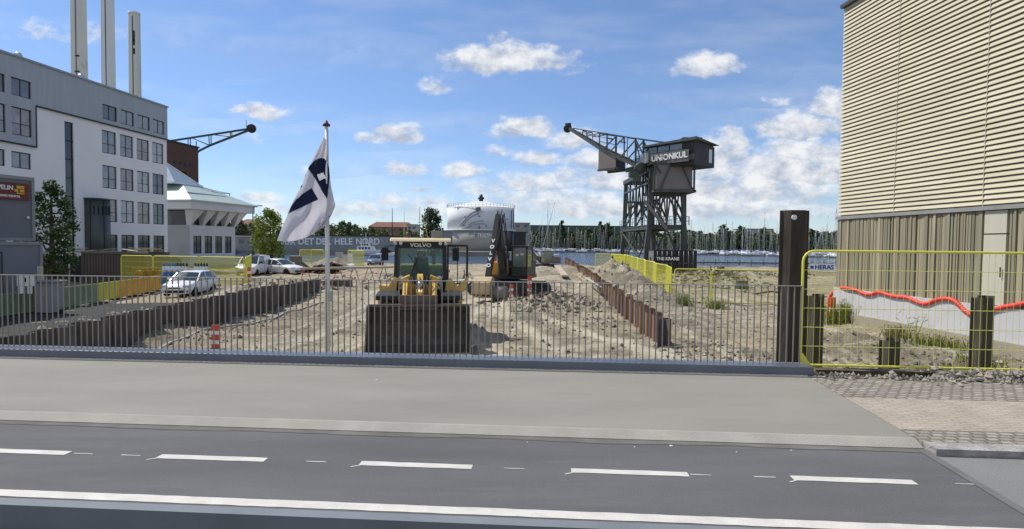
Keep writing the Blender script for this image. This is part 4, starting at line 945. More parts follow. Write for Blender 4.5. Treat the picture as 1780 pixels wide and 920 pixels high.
letter_wall()
# ================================================================ vegetation
L_near = leaf_mat('leaves_dark', (.015,.035,.012), (.085,.145,.035))
L_mid = leaf_mat('leaves_bright', (.07,.12,.015), (.30,.38,.07))
L_far = leaf_mat('leaves_far', (.035,.06,.03), (.085,.125,.05))
L_far2 = leaf_mat('leaves_far_olive', (.05,.075,.025), (.12,.16,.05))
M_bark = mat('bark', (.07,.055,.04), .95, 0, .3, 6, .4, 20)
def tree_parts(root, H, R_, n, leaf, lm, trunk_h=.3, seed=1, lean=0, clumps=14, vs=1.0, aspect=None):
    rnd = random.Random(seed)
    tr = MB(); pts = [Vector((0,0,-.3)), Vector((.02*H,0,H*.25)), Vector((lean*H*.5,.01*H,H*.55)), Vector((lean*H,0,H*.86))]
    r0 = H*.022+.02; tr.path(pts, [r0*1.4, r0, r0*.6, r0*.2], 8)
    cl = []
    for i in range(clumps):
        a = i*2.399+rnd.uniform(-.4,.4); f = (i+.5)/clumps; z = H*(trunk_h+(1-trunk_h)*f*.95)
        env = math.sin(math.pi*min(.97,(f*.80+.18)))**.7; rr = R_*env*rnd.uniform(.35,.8)
        c = Vector((math.cos(a)*rr+lean*z, math.sin(a)*rr, z)); cr = R_*rnd.uniform(.30,.5)*(.6+.5*env); cl.append((c, cr))
        s = Vector((lean*z*.8, 0, max(H*.12, z-rr*.9))); tr.path([s, (s+c)/2+Vector((0,0,-.05*H)), c], [r0*.45, r0*.3, r0*.1], 5)
    part('trunk', tr, M_bark, root)
    lf = MB()
    for k in range(n):
        c, cr = cl[rnd.randrange(len(cl))]
        d = Vector((rnd.gauss(0,1), rnd.gauss(0,1), rnd.gauss(0,1)*.8)); d.normalize(); p = c+d*cr*(rnd.random()**.45)*rnd.uniform(.7,1.15)
        s = leaf*rnd.uniform(.6,1.4); u = Vector((rnd.gauss(0,1), rnd.gauss(0,1), rnd.gauss(0,.6))).normalized(); w = u.cross(Vector((rnd.gauss(0,1),rnd.gauss(0,1),rnd.gauss(0,1)))).normalized()
        lf.face([p-u*s, p-w*s*.55, p+u*s, p+w*s*.55])
    part('crown', lf, lm, root, fix=False)
def tree(loc, H, R_, n, leaf, lm, label, seed=1, group=None, **k):
    r_ = thing('tree', label, 'tree', loc, 0, group); tree_parts(r_, H, R_, n, leaf, lm, seed=seed, **k); return r_
tree((at(86,400,33).x,33,G), 6.5, 1.45, 3600, .10, L_near, 'dark green leafy tree between the grey site cabins and the white office block', 5, trunk_h=.18, lean=.02, clumps=24)
tree((at(470,400,60).x,60,G), 6.5, 2.1, 4200, .13, L_mid, 'bright green young tree beside the lamp post, partly behind the flag', 11, trunk_h=.25, clumps=16)
tree((at(750,400,150).x,150,G-.0), 12.2, 3.6, 2600, .34, L_far, 'single tall dark tree between the red roofed building and the storage tank', 21, trunk_h=.12, clumps=18)
def farlabels(): pass
# tree belt behind the lettered wall
protos = []
def proto_tree(seed, H, R_, lm, leaf=.55, n=900, **k):
    r_ = thing('tree', 'x', 'tree', (0,0,0)); tree_parts(r_, H, R_, n, leaf, lm, seed=seed, **k); CH[r_.name] = kids(r_); protos.append(r_); return r_
pa = proto_tree(31, 12, 6.0, L_far2, trunk_h=.08, clumps=18); pb = proto_tree(32, 13, 5.0, L_far, trunk_h=.08, clumps=18); pc = proto_tree(33, 14, 3.0, L_far, trunk_h=.08, clumps=16)
used = set()
def put_tree(p, loc, s, label, group, rz=0):
    if p.name not in used:
        used.add(p.name); p.location = loc; p.scale = (s,)*3; p.rotation_euler.z = rz; p['label'] = label; p['group'] = group; return p
    c = copy_tree(p, loc, rz, label, s); c['group'] = group; return c
rnd = random.Random(5)
gl = 'leafy tree in the green belt above the lettered grey wall across the water'
for i, (px, pyt, p) in enumerate([(405,384,pb),(416,378,pb),(428,390,pa),(436,386,pb),(447,388,pa),(505,388,pb),(520,392,pa),(533,386,pb),(545,392,pa),(557,388,pb),(568,392,pa),(577,390,pb),(586,387,pa),(597,382,pb),(606,384,pb),(616,388,pb),(626,392,pa),(634,396,pa),(645,394,pa),(652,397,pa),(660,399,pa),(668,397,pa),(700,400,pa),(712,398,pb),(722,402,pa),(770,398,pb),(780,404,pa)]):
    Y = 262+(i % 4)*9; top = at(px, pyt, Y); h = top.z-G; put_tree(p, (top.x, Y, G), h/(12.6 if p is pa else 13.6), gl, 'trees above the lettered wall', rnd.uniform(0,6))
gl = 'dark tree in the belt along the far shore behind the marina masts'
px = 915
while px < 1470:
    Y = 452+rnd.uniform(0,30); pt = 407-rnd.random()*9; p = rnd.choice((pa,pb,pb))
    if rnd.random() < .12: pt -= 5
    top = at(px, pt, Y); h = top.z-G; k_ = h/13.2; o = put_tree(p, (top.x, Y, G-.3), k_, gl, 'trees on the far shore', rnd.uniform(0,6)); o.scale = (k_*1.7, k_*1.7, k_); px += rnd.uniform(7,12)
for (px, pt, w) in ((976,383,1),(1043,385,1.2),(1057,385,1.5),(1258,388,1.3),(1288,390,1.6),(1328,393,1.5),(1411,397,1)):
    Y = 445; top = at(px, pt, Y); h = top.z-G; k_ = h/13.6; o = put_tree(pc if w < 1.3 else pb, (top.x, Y, G-.3), k_, 'taller dark tree standing above the far shore belt behind the masts', 'tall trees on the far shore', px)
# understorey mass
mb = MB(); rnd2 = random.Random(9)
for i in range(20000):
    x = rnd2.uniform(-5, 330); y = rnd2.uniform(442, 475); z = G+rnd2.random()*(9.6+3*mn.noise(Vector((x*.06,0,0)))+2*mn.noise(Vector((x*.25,3,0)))); s = rnd2.uniform(.5,1.1); u = Vector((rnd2.gauss(0,1),rnd2.gauss(0,1),rnd2.gauss(0,1))).normalized(); w = u.cross(Vector((1,.3,.2))).normalized(); p = Vector((x,y,z)); mb.face([p-u*s,p-w*s*.6,p+u*s,p+w*s*.6])
for i in range(5000):
    x = rnd2.uniform(-150, -20); y = rnd2.uniform(255, 275); z = G+rnd2.random()*6.0; s = rnd2.uniform(.35,.8); u = Vector((rnd2.gauss(0,1),rnd2.gauss(0,1),rnd2.gauss(0,1))).normalized(); w = u.cross(Vector((1,.3,.2))).normalized(); p = Vector((x,y,z)); mb.face([p-u*s,p-w*s*.6,p+u*s,p+w*s*.6])
o = part('undergrowth', mb, L_far2, fix=False); o['kind'] = 'stuff'
# weeds
M_weed = leaf_mat('weeds', (.10,.13,.025), (.34,.36,.09)); M_dry = leaf_mat('dry_stalks', (.16,.12,.05), (.32,.27,.14))
def weeds(loc, rx, ry, h, n, label, m=M_weed, name='weed_clump', w=.012, cat='weeds'):
    mb = MB(); c = Vector((loc[0], loc[1], 0))
    for i in range(n):
        x = random.gauss(0,rx*.5); y = random.gauss(0,ry*.5); b = Vector((c.x+x, c.y+y, gz(c.x+x, c.y+y)-.02)); hh = h*random.uniform(.4,1.1); d = Vector((random.gauss(0,.22), random.gauss(0,.22), 1))*hh
        s = Vector((random.choice((-1,1))*w, random.gauss(0,w), 0)); mb.face([b-s, b+s, b+d*.6+s*.8, b+d]); 
        for q in range(3):
            t = random.uniform(.25,.9); p = b+d*t; l = Vector((random.gauss(0,1),random.gauss(0,1),random.uniform(.1,.9))).normalized()*hh*.18; mb.face([p, p+l*.5+Vector((0,0,w*1.2)), p+l, p+l*.5-Vector((0,0,w*1.2))])
    o = single(name, mb, m, label, cat, loc=(loc[0],loc[1],G)); return o
for (px, py, Y, rx, ry, h, n, lab) in ((1483,560,23.6,1.3,.4,.95,620,'yellow green weeds at the far left foot of the white plinth'),
        (1190,533,28,.35,.4,.55,160,'green weeds by the foot of the far yellow fence, left of the next clump'),(1245,533,28.5,.5,.4,.45,200,'green weeds below the yellow fence panel right of the dirt heaps'),
        (1700,622,14.2,.5,.25,.3,150,'low green weeds at the plinth right of the broad sheet pile'),(1635,585,16.8,1.1,.35,.45,260,'thin mixed weeds along the plinth left of the broad sheet pile')):
    p = at(px, py, Y); weeds((p.x, Y), rx, ry, h, n, lab)
for (px, py, Y, rx, ry, h, n, lab) in ((1558,573,18.8,.4,.25,.5,120,'dark red brown dried plant against the white plinth'),(1400,600,15,.1,.1,.2,10,'small dry stalks near the second fence upright')):
    p = at(px, py, Y); weeds((p.x, Y), rx, ry, h, n, lab, M_dry)
for px in (1578,1590): p = at(px, 560, 18.3); weeds((p.x,18.3), .05, .05, 1.0, 5, 'tall single green weed stalk standing before the white plinth, %s of the pair' % ('left' if px == 1578 else 'right'), name='weed_stalk')
# ================================================================ distant buildings
def simple_house(name, label, px0, px1, pyt, Y, depth, wallc, roofc, roofh=0.0, pybase=None, win=True, cat='building'):
    a = at(px0, pyt, Y); b = at(px1, pyt, Y); zt = a.z; r_ = thing(name, label, cat, ((a.x+b.x)/2, Y, G))
    mb = MB(); mb.box((a.x,Y,G),(b.x,Y+depth,zt-roofh)); part('wall', mb, wallc, r_, world=True)
    mb = MB()
    if roofh: 
        k = [(a.x-.4,Y-.4,zt-roofh+.01),(b.x+.4,Y-.4,zt-roofh+.01),(b.x+.4,Y+depth,zt-roofh+.01),(a.x-.4,Y+depth,zt-roofh+.01),(a.x+roofh,Y+depth*.5,zt),(b.x-roofh,Y+depth*.5,zt)]
        mb.v = [Vector(q) for q in k]; mb.f = [(0,1,5,4),(1,2,5),(2,3,4,5),(3,0,4),(0,3,2,1)]; mb.sm = [False]*5
    else: mb.box((a.x-.3,Y-.3,zt+.01),(b.x+.3,Y+depth+.3,zt+.35))
    part('roof', mb, roofc, r_, world=True)
    if win:
        n = max(2, int((b.x-a.x)/4)); rows = max(1, int((zt-roofh-G-6)/3.2)) if zt-roofh-G > 9 else 1
        for j in range(rows):
            for i in range(n):
                x = a.x+(b.x-a.x)*(i+.5)/n; z = zt-roofh-2.1-3.1*j; mb = MB(); mb.box((x-.8,Y-.06,z),(x+.8,Y+.05,z+1.3)); part('window', mb, M_glassd, r_, world=True)
    return r_
M_redroof = mat('far_red_roof', (.20,.09,.065), .9, 0, .12, .3); M_pw = mat('far_pale_wall', (.42,.40,.37), .9, 0, .1, .3); M_brickw = mat('far_brick_wall', (.17,.11,.085), .9, 0, .2, .3); M_gw = mat('far_grey_wall', (.24,.25,.26), .8, 0, .1, .3)
simple_house('far_building','long low red roofed brick building above the trees, right of the flagpole',640,716,385,340,14,M_brickw,M_redroof,3.2)
simple_house('far_building','white flat roofed building right of the long red roofed one',708,724,391,300,12,M_pw,M_gw)
simple_house('far_building','brown roofed house seen between the pavilion and the lamp post',408,447,380,300,14,M_pw,M_redroof,3.0)
simple_house('far_building','pale grey low shed beside the lettered wall, right of the pavilion',412,442,412,190,8,M_gw,M_pw,0)
simple_house('far_building','grey and white flat building just right of the storage tank',894,921,388,300,20,M_gw,M_pw,0)
simple_house('far_building','dark low quay building at the right foot of the storage tank',893,914,403,235,10,M_dark,M_gw,0,win=False)
simple_house('far_building','long low dark flat warehouse behind the marina masts on the far shore',922,1120,392,500,30,mat('far_green_wall',(.10,.125,.12),.8,0,.1,.1),M_gw,0,win=False)
simple_house('far_building','pale low building on the far shore right of the crane',1290,1345,398,490,20,M_pw,M_gw,0,win=False)
simple_house('far_building','small grey quay hut left of the storage tank above the loader cab',766,784,402,225,6,M_gw,M_pw,0,win=False)
for (px, pt, Y, lab) in ((682,362,230,'thick dark mast left of the lone dark tree'),(729.5,360,226,'thin dark mast just left of the lone dark tree')):
    b = at(px, pt, Y); mb = MB(); mb.tube((b.x,Y,G),(b.x,Y,b.z), .28 if px < 700 else .14, .1, 6); mb.bar((b.x-.9,Y,b.z-6),(b.x+.9,Y,b.z-6), .12); single('signal_mast', mb, M_dark, lab, 'mast', loc=(b.x,Y,G))
b = at(888,357,262)
# ================================================================ big harbour crane
def big_crane():
    root = thing('harbour_crane', 'dark green harbour crane with lettered cabin, hanging pod and long lattice boom by the water', 'crane', (19.6, 80, G))
    gm = mat('crane_dark_green', (.052,.062,.058), .6, .1, .2, 1.5, col2=(.09,.102,.095)); pan = mat('crane_grey_panel', (.20,.19,.20), .6, .2, .08, .6); dk = mat('crane_dark_panel', (.045,.04,.042), .6, .2, .12, .6)
    xl, xr, yn, yf = 17.1, 21.4, 72.0, 88.0; zt = 11.7
    lg = {}
    for (x, y, dx) in ((xl,yn,-.4),(xr,yn,.15),(xl,yf,-.3),(xr,yf,.3)):
        mb = MB(); mb.bar((x+dx,y,G-.1),(x+dx*.7,y,1.8),.55,.6); mb.bar((x+dx*.7,y,1.8),(x,y,4.4),.62,.6); mb.bar((x,y,4.4),(x+.15*(1 if x==xl else -1),y,zt),.5,.55); part('leg', mb, gm, root, world=True)
    pf = MB()
    for y in (yn, (yn+yf)/2, yf): pf.bar((xl-.3,y,4.35),(xr+.3,y,4.35),.4,.5)
    for x in (xl-.1, xr+.1): pf.bar((x,yn,4.35),(x,yf,4.35),.35,.5); pf.bar((x,yn,zt-.2),(x,yf,zt-.2),.4,.6); pf.bar((x,yn,9.9),(x,yf,9.9),.25)
    for y in (yn, yf): pf.bar((xl,y,zt-.2),(xr,y,zt-.2),.4,.6); pf.bar((xl,y,8.6),(xr,y,8.6),.3)
    pf.box((xl-.2,yn,4.6),(xr+.2,yf,4.68)); part('portal_frame', pf, gm, root, world=True)
    br = MB()
    for x in (xl, xr):
        n = 4
        for i in range(n):
            y0 = yn+(yf-yn)*i/n; y1 = yn+(yf-yn)*(i+1)/n; br.bar((x,y0,4.6),(x,(y0+y1)/2,9.9),.16); br.bar((x,(y0+y1)/2,9.9),(x,y1,4.6),.16); br.bar((x,y1,4.5),(x,y1,zt),.22); br.bar((x,y0,9.9),(x,y1,zt),.12)
    for y in (yn, (yn+yf)/2, yf):
        br.bar((xl,y,4.6),((xl+xr)/2,y,8.5),.2); br.bar((xr,y,4.6),((xl+xr)/2,y,8.5),.2); br.bar((xl,y,4.3),(xl+2.1,y,G+1),.16) if False else None
        br.bar(((xl+xr)/2,y,4.2),(xl+.2,y,G+.8),.2); br.bar(((xl+xr)/2,y,4.2),(xr-.2,y,G+.8),.2)
        pts = [Vector((xl+.2+(xr-xl-.4)*i/10, y, 8.4-2.4*(abs(i-5)/5)**2.2)) for i in range(11)]; br.path(pts, .14, 6)
    br.bar((xl-.5,yn+.1,G+.5),(xl-.2,yf,3.8),.18); br.bar((xl-.4,yf,G),(xl-.2,yn+8,4),.18)
    part('brace', br, gm, root, world=True)
    rl = MB(); 
    def railing(p, q, h=1.1, n=8, m=rl, r=.05):
        p = Vector(p); q = Vector(q)
        for hh in (h, h*.5): m.bar(p+Vector((0,0,hh)), q+Vector((0,0,hh)), r)
        for i in range(n+1): a = p+(q-p)*i/n; m.bar(a, a+Vector((0,0,h)), r)
    railing((xl-.7,yn-.3,4.6),(xl-.7,yf,4.6),1.1,14); railing((xl-.7,yn-.3,4.6),(xr+.5,yn-.3,4.6),1.1,7); railing((xr+.6,yn-.3,4.6),(xr+.6,yf,4.6),1.1,12)
    part('platform_rail', rl, mat('crane_rail', (.16,.18,.175), .5, .4), root, world=True)
    st = MB(); a = at(1120,352,71.2); b = at(1158,400,70.6); st.bar(a, b, .9, .12); st.bar(a+Vector((0,-.45,.9)), b+Vector((0,-.45,.9)), .06); st.bar(a+Vector((0,-.45,.15)), b+Vector((0,-.45,.15)), .06,.25)
    for i in range(8): p = a+(b-a)*i/7+Vector((0,-.45,0)); st.bar(p, p+Vector((0,0,.9)), .04)
    c = at(1178,402,70.4); st.bar(b, Vector((c.x,70.6,b.z)), .9, .12); st.bar(c, (c.x,70.4,G), .1)
    part('staircase', st, mat('stair_grey', (.2,.2,.2), .6, .3), root, world=True)
    # lower house with slanted braces
    z0, z1 = 8.75, 12.1; x0, x1 = 17.3, 22.15; ya, yb = 70.6, 76.5
    mb = MB(); mb.box((x0+.25,ya+.1,z0+.2),(x1-.2,yb,z1-.1)); h = part('lower_house', mb, pan, root, world=True)
    mb = MB(); mb.box((x0-.1,ya-.1,z0-.15),(x1+.25,yb+.3,z0+.15)); mb.box((x0-.5,ya-.1,z1-.1),(x1+.25,yb+.4,z1+.15))
    for (x, y) in ((x0,ya),(x1,ya),(x0,yb),(x1,yb)): mb.bar((x,y,z0),(x,y,z1),.2)
    mb.bar((x0+.7,ya-.02,z0+.1),(x0+2.0,ya-.02,z1-.1),.32,.12); mb.bar((x1-.1,ya-.02,z0+.1),(x1-1.6,ya-.02,z1-.1),.22,.12); mb.bar((x0+.1,ya-.02,z1-.2),(x0+.8,ya-.02,z1-1.2),.2,.1)
    for i in range(4): y = ya+.7+i*1.3; mb.bar((x0,y,z0),(x0,y+.5,z1),.14)
    sub('house_frame', mb, gm, h, root)
    mb = MB(); mb.box((x0+.18,ya+.4,z0+.4),(x0+.24,yb-.4,z1-.5)); sub('side_glazing', mb, glass_mat('crane_glass',(.25,.30,.32),.06), h, root)
    mb = MB(); mb.lathe([(0,z1+.1),(2.2,z1+.1),(2.2,z1+.5),(1.8,z1+.5),(1.8,z1+.9),(0,z1+.9)], (19.2,75,0), 24); part('slewing_ring', mb, gm, root, world=True)
    # balcony
    bl = MB(); railing((16.6,70.6,z1+.15),(22.3,70.3,z1+.15),1.35,7,bl,.06); railing((16.6,70.6,z1+.15),(16.2,76,z1+.15),1.35,5,bl,.06)
    part('balcony_rail', bl, mat('crane_rail', (.16,.18,.175)), root, world=True)
    bl = MB(); bl.bar((16.55,70.8,z1+.75),(16.2,76,z1+.75),.03,1.2)
    part('balcony_panel', bl, glass_mat('balcony_mesh', (.22,.23,.22), .5, .45, True), root, world=True)
    # slewing house
    A = Vector((21.3,68.0,0)); B = Vector((16.9,73.5,0)); C = Vector((24.9,71.6,0)); D = B+(C-A); za, zb = 11.72, 14.75; ax = (B-A).normalized(); nx = Vector((-ax.y, ax.x, 0)); nx = nx if nx.x < 0 else -nx
    def prism4(P, z0, z1s, mb): 
        k = len(mb.v); mb.v += [p+Vector((0,0,z0)) for p in P]+[p+Vector((0,0,z)) for p, z in zip(P, z1s)]
        for q in ((0,3,2,1),(4,5,6,7),(0,1,5,4),(1,2,6,5),(2,3,7,6),(3,0,4,7)): mb.f.append(tuple(k+i for i in q)); mb.sm.append(False)
    mb = MB(); prism4([A,B,D,C], za, [zb-.1,zb-.35,zb-.35,zb-.5], mb); hs = part('cabin_house', mb, dk, root, world=True)
    mb = MB(); e = .45; bx = (C-A).normalized(); P = [A-ax*e-bx*e, B+ax*e-bx*e, D+ax*e+bx*e, C-ax*e+bx*e]; prism4(P, zb-.28, [zb+.08,zb-.1,zb-.15,zb-.26], mb)
    for i, z in enumerate((zb-.28,)*4): pass
    rf = sub('roof', mb, gm, hs, root); mb = MB(); c = A+ax*1.6+bx*2; mb.box((c.x-1.3,c.y-1,zb+.25),(c.x+1.0,c.y+1,zb+.36)); mb.bar((c.x,c.y,zb),(c.x,c.y,zb+.3),.2); sub('solar_panel', mb, M_black, hs, root)
    def F(s, o, z): return A+ax*s+nx*o+Vector((0,0,z))
    mb = MB()
    for (s0, s1) in ((1.7,3.4),(3.6,5.2),(5.4,6.6)): 
        k = len(mb.v); mb.v += [F(s,o,z) for z in (zb-1.15,zb-.45) for s,o in ((s0,0),(s1,0),(s1,.05),(s0,.05))]; mb.f += [tuple(k+i for i in f_) for f_ in ((0,3,2,1),(4,5,6,7),(0,1,5,4),(1,2,6,5),(2,3,7,6),(3,0,4,7))]; mb.sm += [False]*6
    sub('window', mb, glass_mat('cabin_glass',(.16,.19,.20),.06), hs, root)
    mb = MB(); E1 = A+bx*3.95; mb.v = [A+bx*s-ax*o+Vector((0,0,z)) for z in (za+.5,zb-.9) for s,o in ((3.6,0),(4.35,0),(4.35,.05),(3.6,.05))]; mb.f = [(0,3,2,1),(4,5,6,7),(0,1,5,4),(1,2,6,5),(2,3,7,6),(3,0,4,7)]; mb.sm = [False]*6
    sub('end_window', mb, mat('bright_glazing', (.55,.6,.6), .2), hs, root)
    # name board on the long side of the slewing house
    mb = MB(); k = 0; mb.v = [F(s_, o_, z_) for z_ in (za+.35, zb-1.28) for s_, o_ in ((.5,.35),(6.5,.35),(6.5,.42),(.5,.42))]; mb.f = [(0,3,2,1),(4,5,6,7),(0,1,5,4),(1,2,6,5),(2,3,7,6),(3,0,4,7)]; mb.sm = [False]*6
    bd = sub('name_board', mb, mat('board_grey_green', (.115,.125,.115), .6, .1, .1, 1), hs, root)
    M = frame(F(3.25,.46,(za+zb)/2-.40), -ax, (0,0,1)); g = text_mb('UNIONKUL', .98, M, .03, .03, sx=1.02); o = sub('lettering', g, mat('white_letters', (.8,.8,.8), .7), hs, root)
    # boom in a vertical plane along the house axis
    def BP(px, py, off=0):
        d = ray(px, py); # X = 16.9-.625 t ; Y = 73.5+.78 t
        k = d.x/d.y; t = (16.9-k*73.5)/(.625+k*.78); Y = 73.5+.78*t; p = at(px, py, Y); return p+Vector((.78,.625,0))*off
    bm1 = MB()
    for off in (-.8, .8):
        f = lambda px, py: BP(px, py, .9+off*(min(1, max(.25, (px-975)/70))))
        bm1.bar(f(984,223), f(1040,257), .34, .34); bm1.bar(f(1040,257), f(1112,292), .38, .36)
        for (a, b, w) in (((990,222),(1104,240.5),.13),((1104,240.5),(1165,249),.16),((1041,232),(1041,262),.14),((1055,234),(1055,266),.1),((1070.5,236),(1070.5,276),.16),((1089.5,239),(1089.5,287),.1),((1104,240),(1104,292),.22),
                (( 1018,236),(1041,231.5),.1),((1049,258),(1070,237),.12),((1077,274),(1104,243),.14),((1104,243),(1117,268),.15),((1104,243),(1113,283),.12),((1008.5,227),(1008.5,240),.1),((1018,229),(1018,245),.1),((1041,245),(1055,250),.08),((1104,262),(1114,262),.1),((1000,228),(1041,238),.06)):
            bm1.bar(f(*a), f(*b), w)
    for q in ((1008.5,227),(1018,229),(1041,232),(1055,234),(1070.5,236),(1089.5,239),(1104,240.5),(1041,257),(1055,264),(1070,272),(1089,282),(1104,290)): bm1.bar(BP(*q,.9-.8*min(1,(q[0]-975)/70)), BP(*q,.9+.8*min(1,(q[0]-975)/70)), .14)
    part('boom', bm1, gm, root, world=True)
    mb = MB(); c = BP(979,222,.9); mb.lathe([(0,-.35),(.5,-.35),(.62,-.2),(.62,.2),(.5,.35),(0,.35)], c, 18, axis='y'); mb.bar(c+Vector((-.4,0,.5)), c+Vector((.5,0,.6)), .4); part('tip_sheave', mb, M_dark, root, world=True)
    mb = MB()
    for (a, b) in (((1055,240),(1064,242)),((1077,246),(1086,248)),((1041,231),(1055,233))): mb.bar(BP(*a), BP(*b), .35, .2)
    part('walkway', mb, gm, root, world=True)
    # hanging pod
    p0 = BP(1040,296,-1.2); top0 = BP(1040,259,-1.2).z; p1 = BP(1069,299,-1.2); w = Vector((.78,.625,0))*2.4
    # faces: left/near side
    a0 = at(1040,295,79.5); a1 = at(1070,299,77.2); a2 = at(1087,291,79.3); a3 = a0+(a2-a1); zb_ = a0.z; P = [Vector((q.x,q.y,0)) for q in (a0,a1,a2,a3)]
    zt0 = at(1040,259,79.5).z; zt1 = at(1070,277,77.2).z
    mb = MB(); prism4(P, zb_, [zt0,zt1,zt1,zt0], mb); pod = part('hanging_pod', mb, mat('pod_panel', (.20,.175,.16), .6, .2, .06, 1), root, world=True)
    mb = MB(); 
    def lerp(a, b, t): return a+(b-a)*t
    nrm = (P[1]-P[2]); 
    mb.v = []; q = [(lerp(P[1],P[2],.04),lerp(P[1],P[2],.96))]
    o_ = (P[1]-P[0]).normalized()*.05
    mb.face([lerp(P[1],P[2],.05)+o_+Vector((0,0,zb_+.15)), lerp(P[1],P[2],.95)+o_+Vector((0,0,zb_+.15)), lerp(P[1],P[2],.95)+o_+Vector((0,0,zt1-.12)), lerp(P[1],P[2],.05)+o_+Vector((0,0,zt1-.12))])
    sub('pod_glazing', mb, dk, pod, root)
    mb = MB(); mb.bar(P[0]+Vector((0,0,zb_-.12)), P[1]+Vector((0,0,zb_-.12)), .4, .25); mb.bar(P[3]+Vector((0,0,zb_-.12)), P[2]+Vector((0,0,zb_-.12)), .4, .25); mb.bar(P[1]+Vector((0,0,zb_-.12)), P[2]+Vector((0,0,zb_-.12)), .4,.25); mb.bar(P[0]+Vector((0,0,zt0+.06)), P[1]+Vector((0,0,zt1+.06)), .12); mb.bar(P[3]+Vector((0,0,zt0+.06)), P[2]+Vector((0,0,zt1+.06)), .12)
    q = P[2]+Vector((0,0,zb_-.05)); e = Vector((16.8,72.5,q.z)); mb.bar(q, e, .8, .15); mb.bar(q+Vector((0,-.4,1)), e+Vector((0,-.4,1)), .05)
    for i in range(5): a = q+(e-q)*i/4+Vector((0,-.4,0)); mb.bar(a, a+Vector((0,0,1)), .05)
    sub('pod_walkway', mb, gm, pod, root)
    mb = MB(); c = Vector((16.0,72.9,11.8)); mb.lathe([(0,-.4),(.7,-.4),(.75,0),(.7,.4),(0,.4)], c, 16, axis='y'); mb.box(c+Vector((-1.3,-.5,-1.1)), c+Vector((-.2,.8,-.5))); mb.box(c+Vector((-.8,-.6,-1.7)), c+Vector((.1,.6,-1.1))); mb.bar(c+Vector((-1.8,0,-.4)), c+Vector((.5,0,-.1)), .4, .3)
    mb.bar(c+Vector((-1.4,0,1.3)), c+Vector((-.2,0,.2)), .08); part('winch', mb, gm, root, world=True)
big_crane()
# ================================================================ containers
def container(loc, rz, m, label, L_=6.06, W_=2.44, H_=2.59, sign=None, doors=True, group=None, cat='container'):
    r_ = thing('shipping_container', label, cat, loc, rz, group); mb = MB()     # long axis = local y, door end at y=0 facing -y
    N_ = 26
    for sx in (-1, 1):
        P = []; x = sx*W_/2
        for i in range(N_*2+1):
            y = .08+(L_-.16)*i/(N_*2); d = .03 if (i//1) % 2 else 0; P.append((x-sx*d, y))
        for i in range(len(P)-1): mb.face([(P[i][0],P[i][1],.12),(P[i+1][0],P[i+1][1],.12),(P[i+1][0],P[i+1][1],H_-.1),(P[i][0],P[i][1],H_-.1)])
    mb.face([(-W_/2,L_-.03,.1),(W_/2,L_-.03,.1),(W_/2,L_-.03,H_-.1),(-W_/2,L_-.03,H_-.1)]); mb.box((-W_/2+.02,.05,H_-.06),(W_/2-.02,L_-.05,H_-.03)); mb.box((-W_/2+.02,.05,.1),(W_/2-.02,L_-.05,.14)); part('body', mb, m, r_, fix=False)
    mb = MB()
    for x in (-W_/2+.06, W_/2-.06):
        for y in (.06, L_-.06): mb.bar((x,y,0),(x,y,H_),.14)
        mb.bar((x,0,.08),(x,L_,.08),.14,.16); mb.bar((x,0,H_-.06),(x,L_,H_-.06),.12)
    for y in (.06, L_-.06): mb.bar((-W_/2,y,H_-.06),(W_/2,y,H_-.06),.13,.13); mb.bar((-W_/2,y,.08),(W_/2,y,.08),.13,.16)
    part('frame', mb, m, r_)
    if doors:
        for sx in (-1, 1):
            mb = MB(); mb.box((sx*.02,.02,.18),(sx*(W_/2-.14),.08,H_-.14)); d = part('door', mb, m, r_)
            mb = MB()
            for f in (.25, .75): x = sx*(W_/2-.14)*f; mb.tube((x,-.03,.15),(x,-.03,H_-.12),.032,n=8); mb.bar((x-.05,-.02,.5),(x+.05,-.02,.5),.06); mb.bar((x-.05,-.02,1.1),(x+.28*-sx,-.03,1.1),.04)
            o = part('locking_bar', mb, mat('galv_bar', (.30,.31,.31), .45, .6), None); o.parent = d
    return r_
M_cblack = mat('container_black', (.028,.03,.03), .5, .1, .15, 1); M_cgrey = mat('container_grey', (.17,.18,.175), .6, .1, .08, 1)
c1 = container((17.55,66.2,G), R(-7), M_cblack, 'near black shipping container with white painted name, left one under the crane'); 
mb = MB(); mb.face([(-1.225,.2,.2),(-1.225,5.9,.2),(-1.225,5.9,2.45),(-1.225,.2,2.45)]); part('side_panel', mb, M_cgrey, c1, fix=False)
g = text_mb('BEACH', .5, frame((-1.24,2.9,1.5), (0,-1,0), (0,0,1)), .01, .01); part('side_lettering', g, M_dark, c1)
mb = MB(); mb.box((-.9,-.09,1.25),(1.9,-.05,1.95)); sg = part('name_sign', mb, M_black, c1); g = text_mb('THE KRANE', .48, frame((.35,-.11,1.6), (1,0,0), (0,0,1)), .01, .02); o = part('lettering', g, mat('white_letters', (.8,.8,.8), .7)); o.parent = sg
container((20.1,66.5,G), R(-7), M_cblack, 'plain black shipping container, right one of the two under the crane')
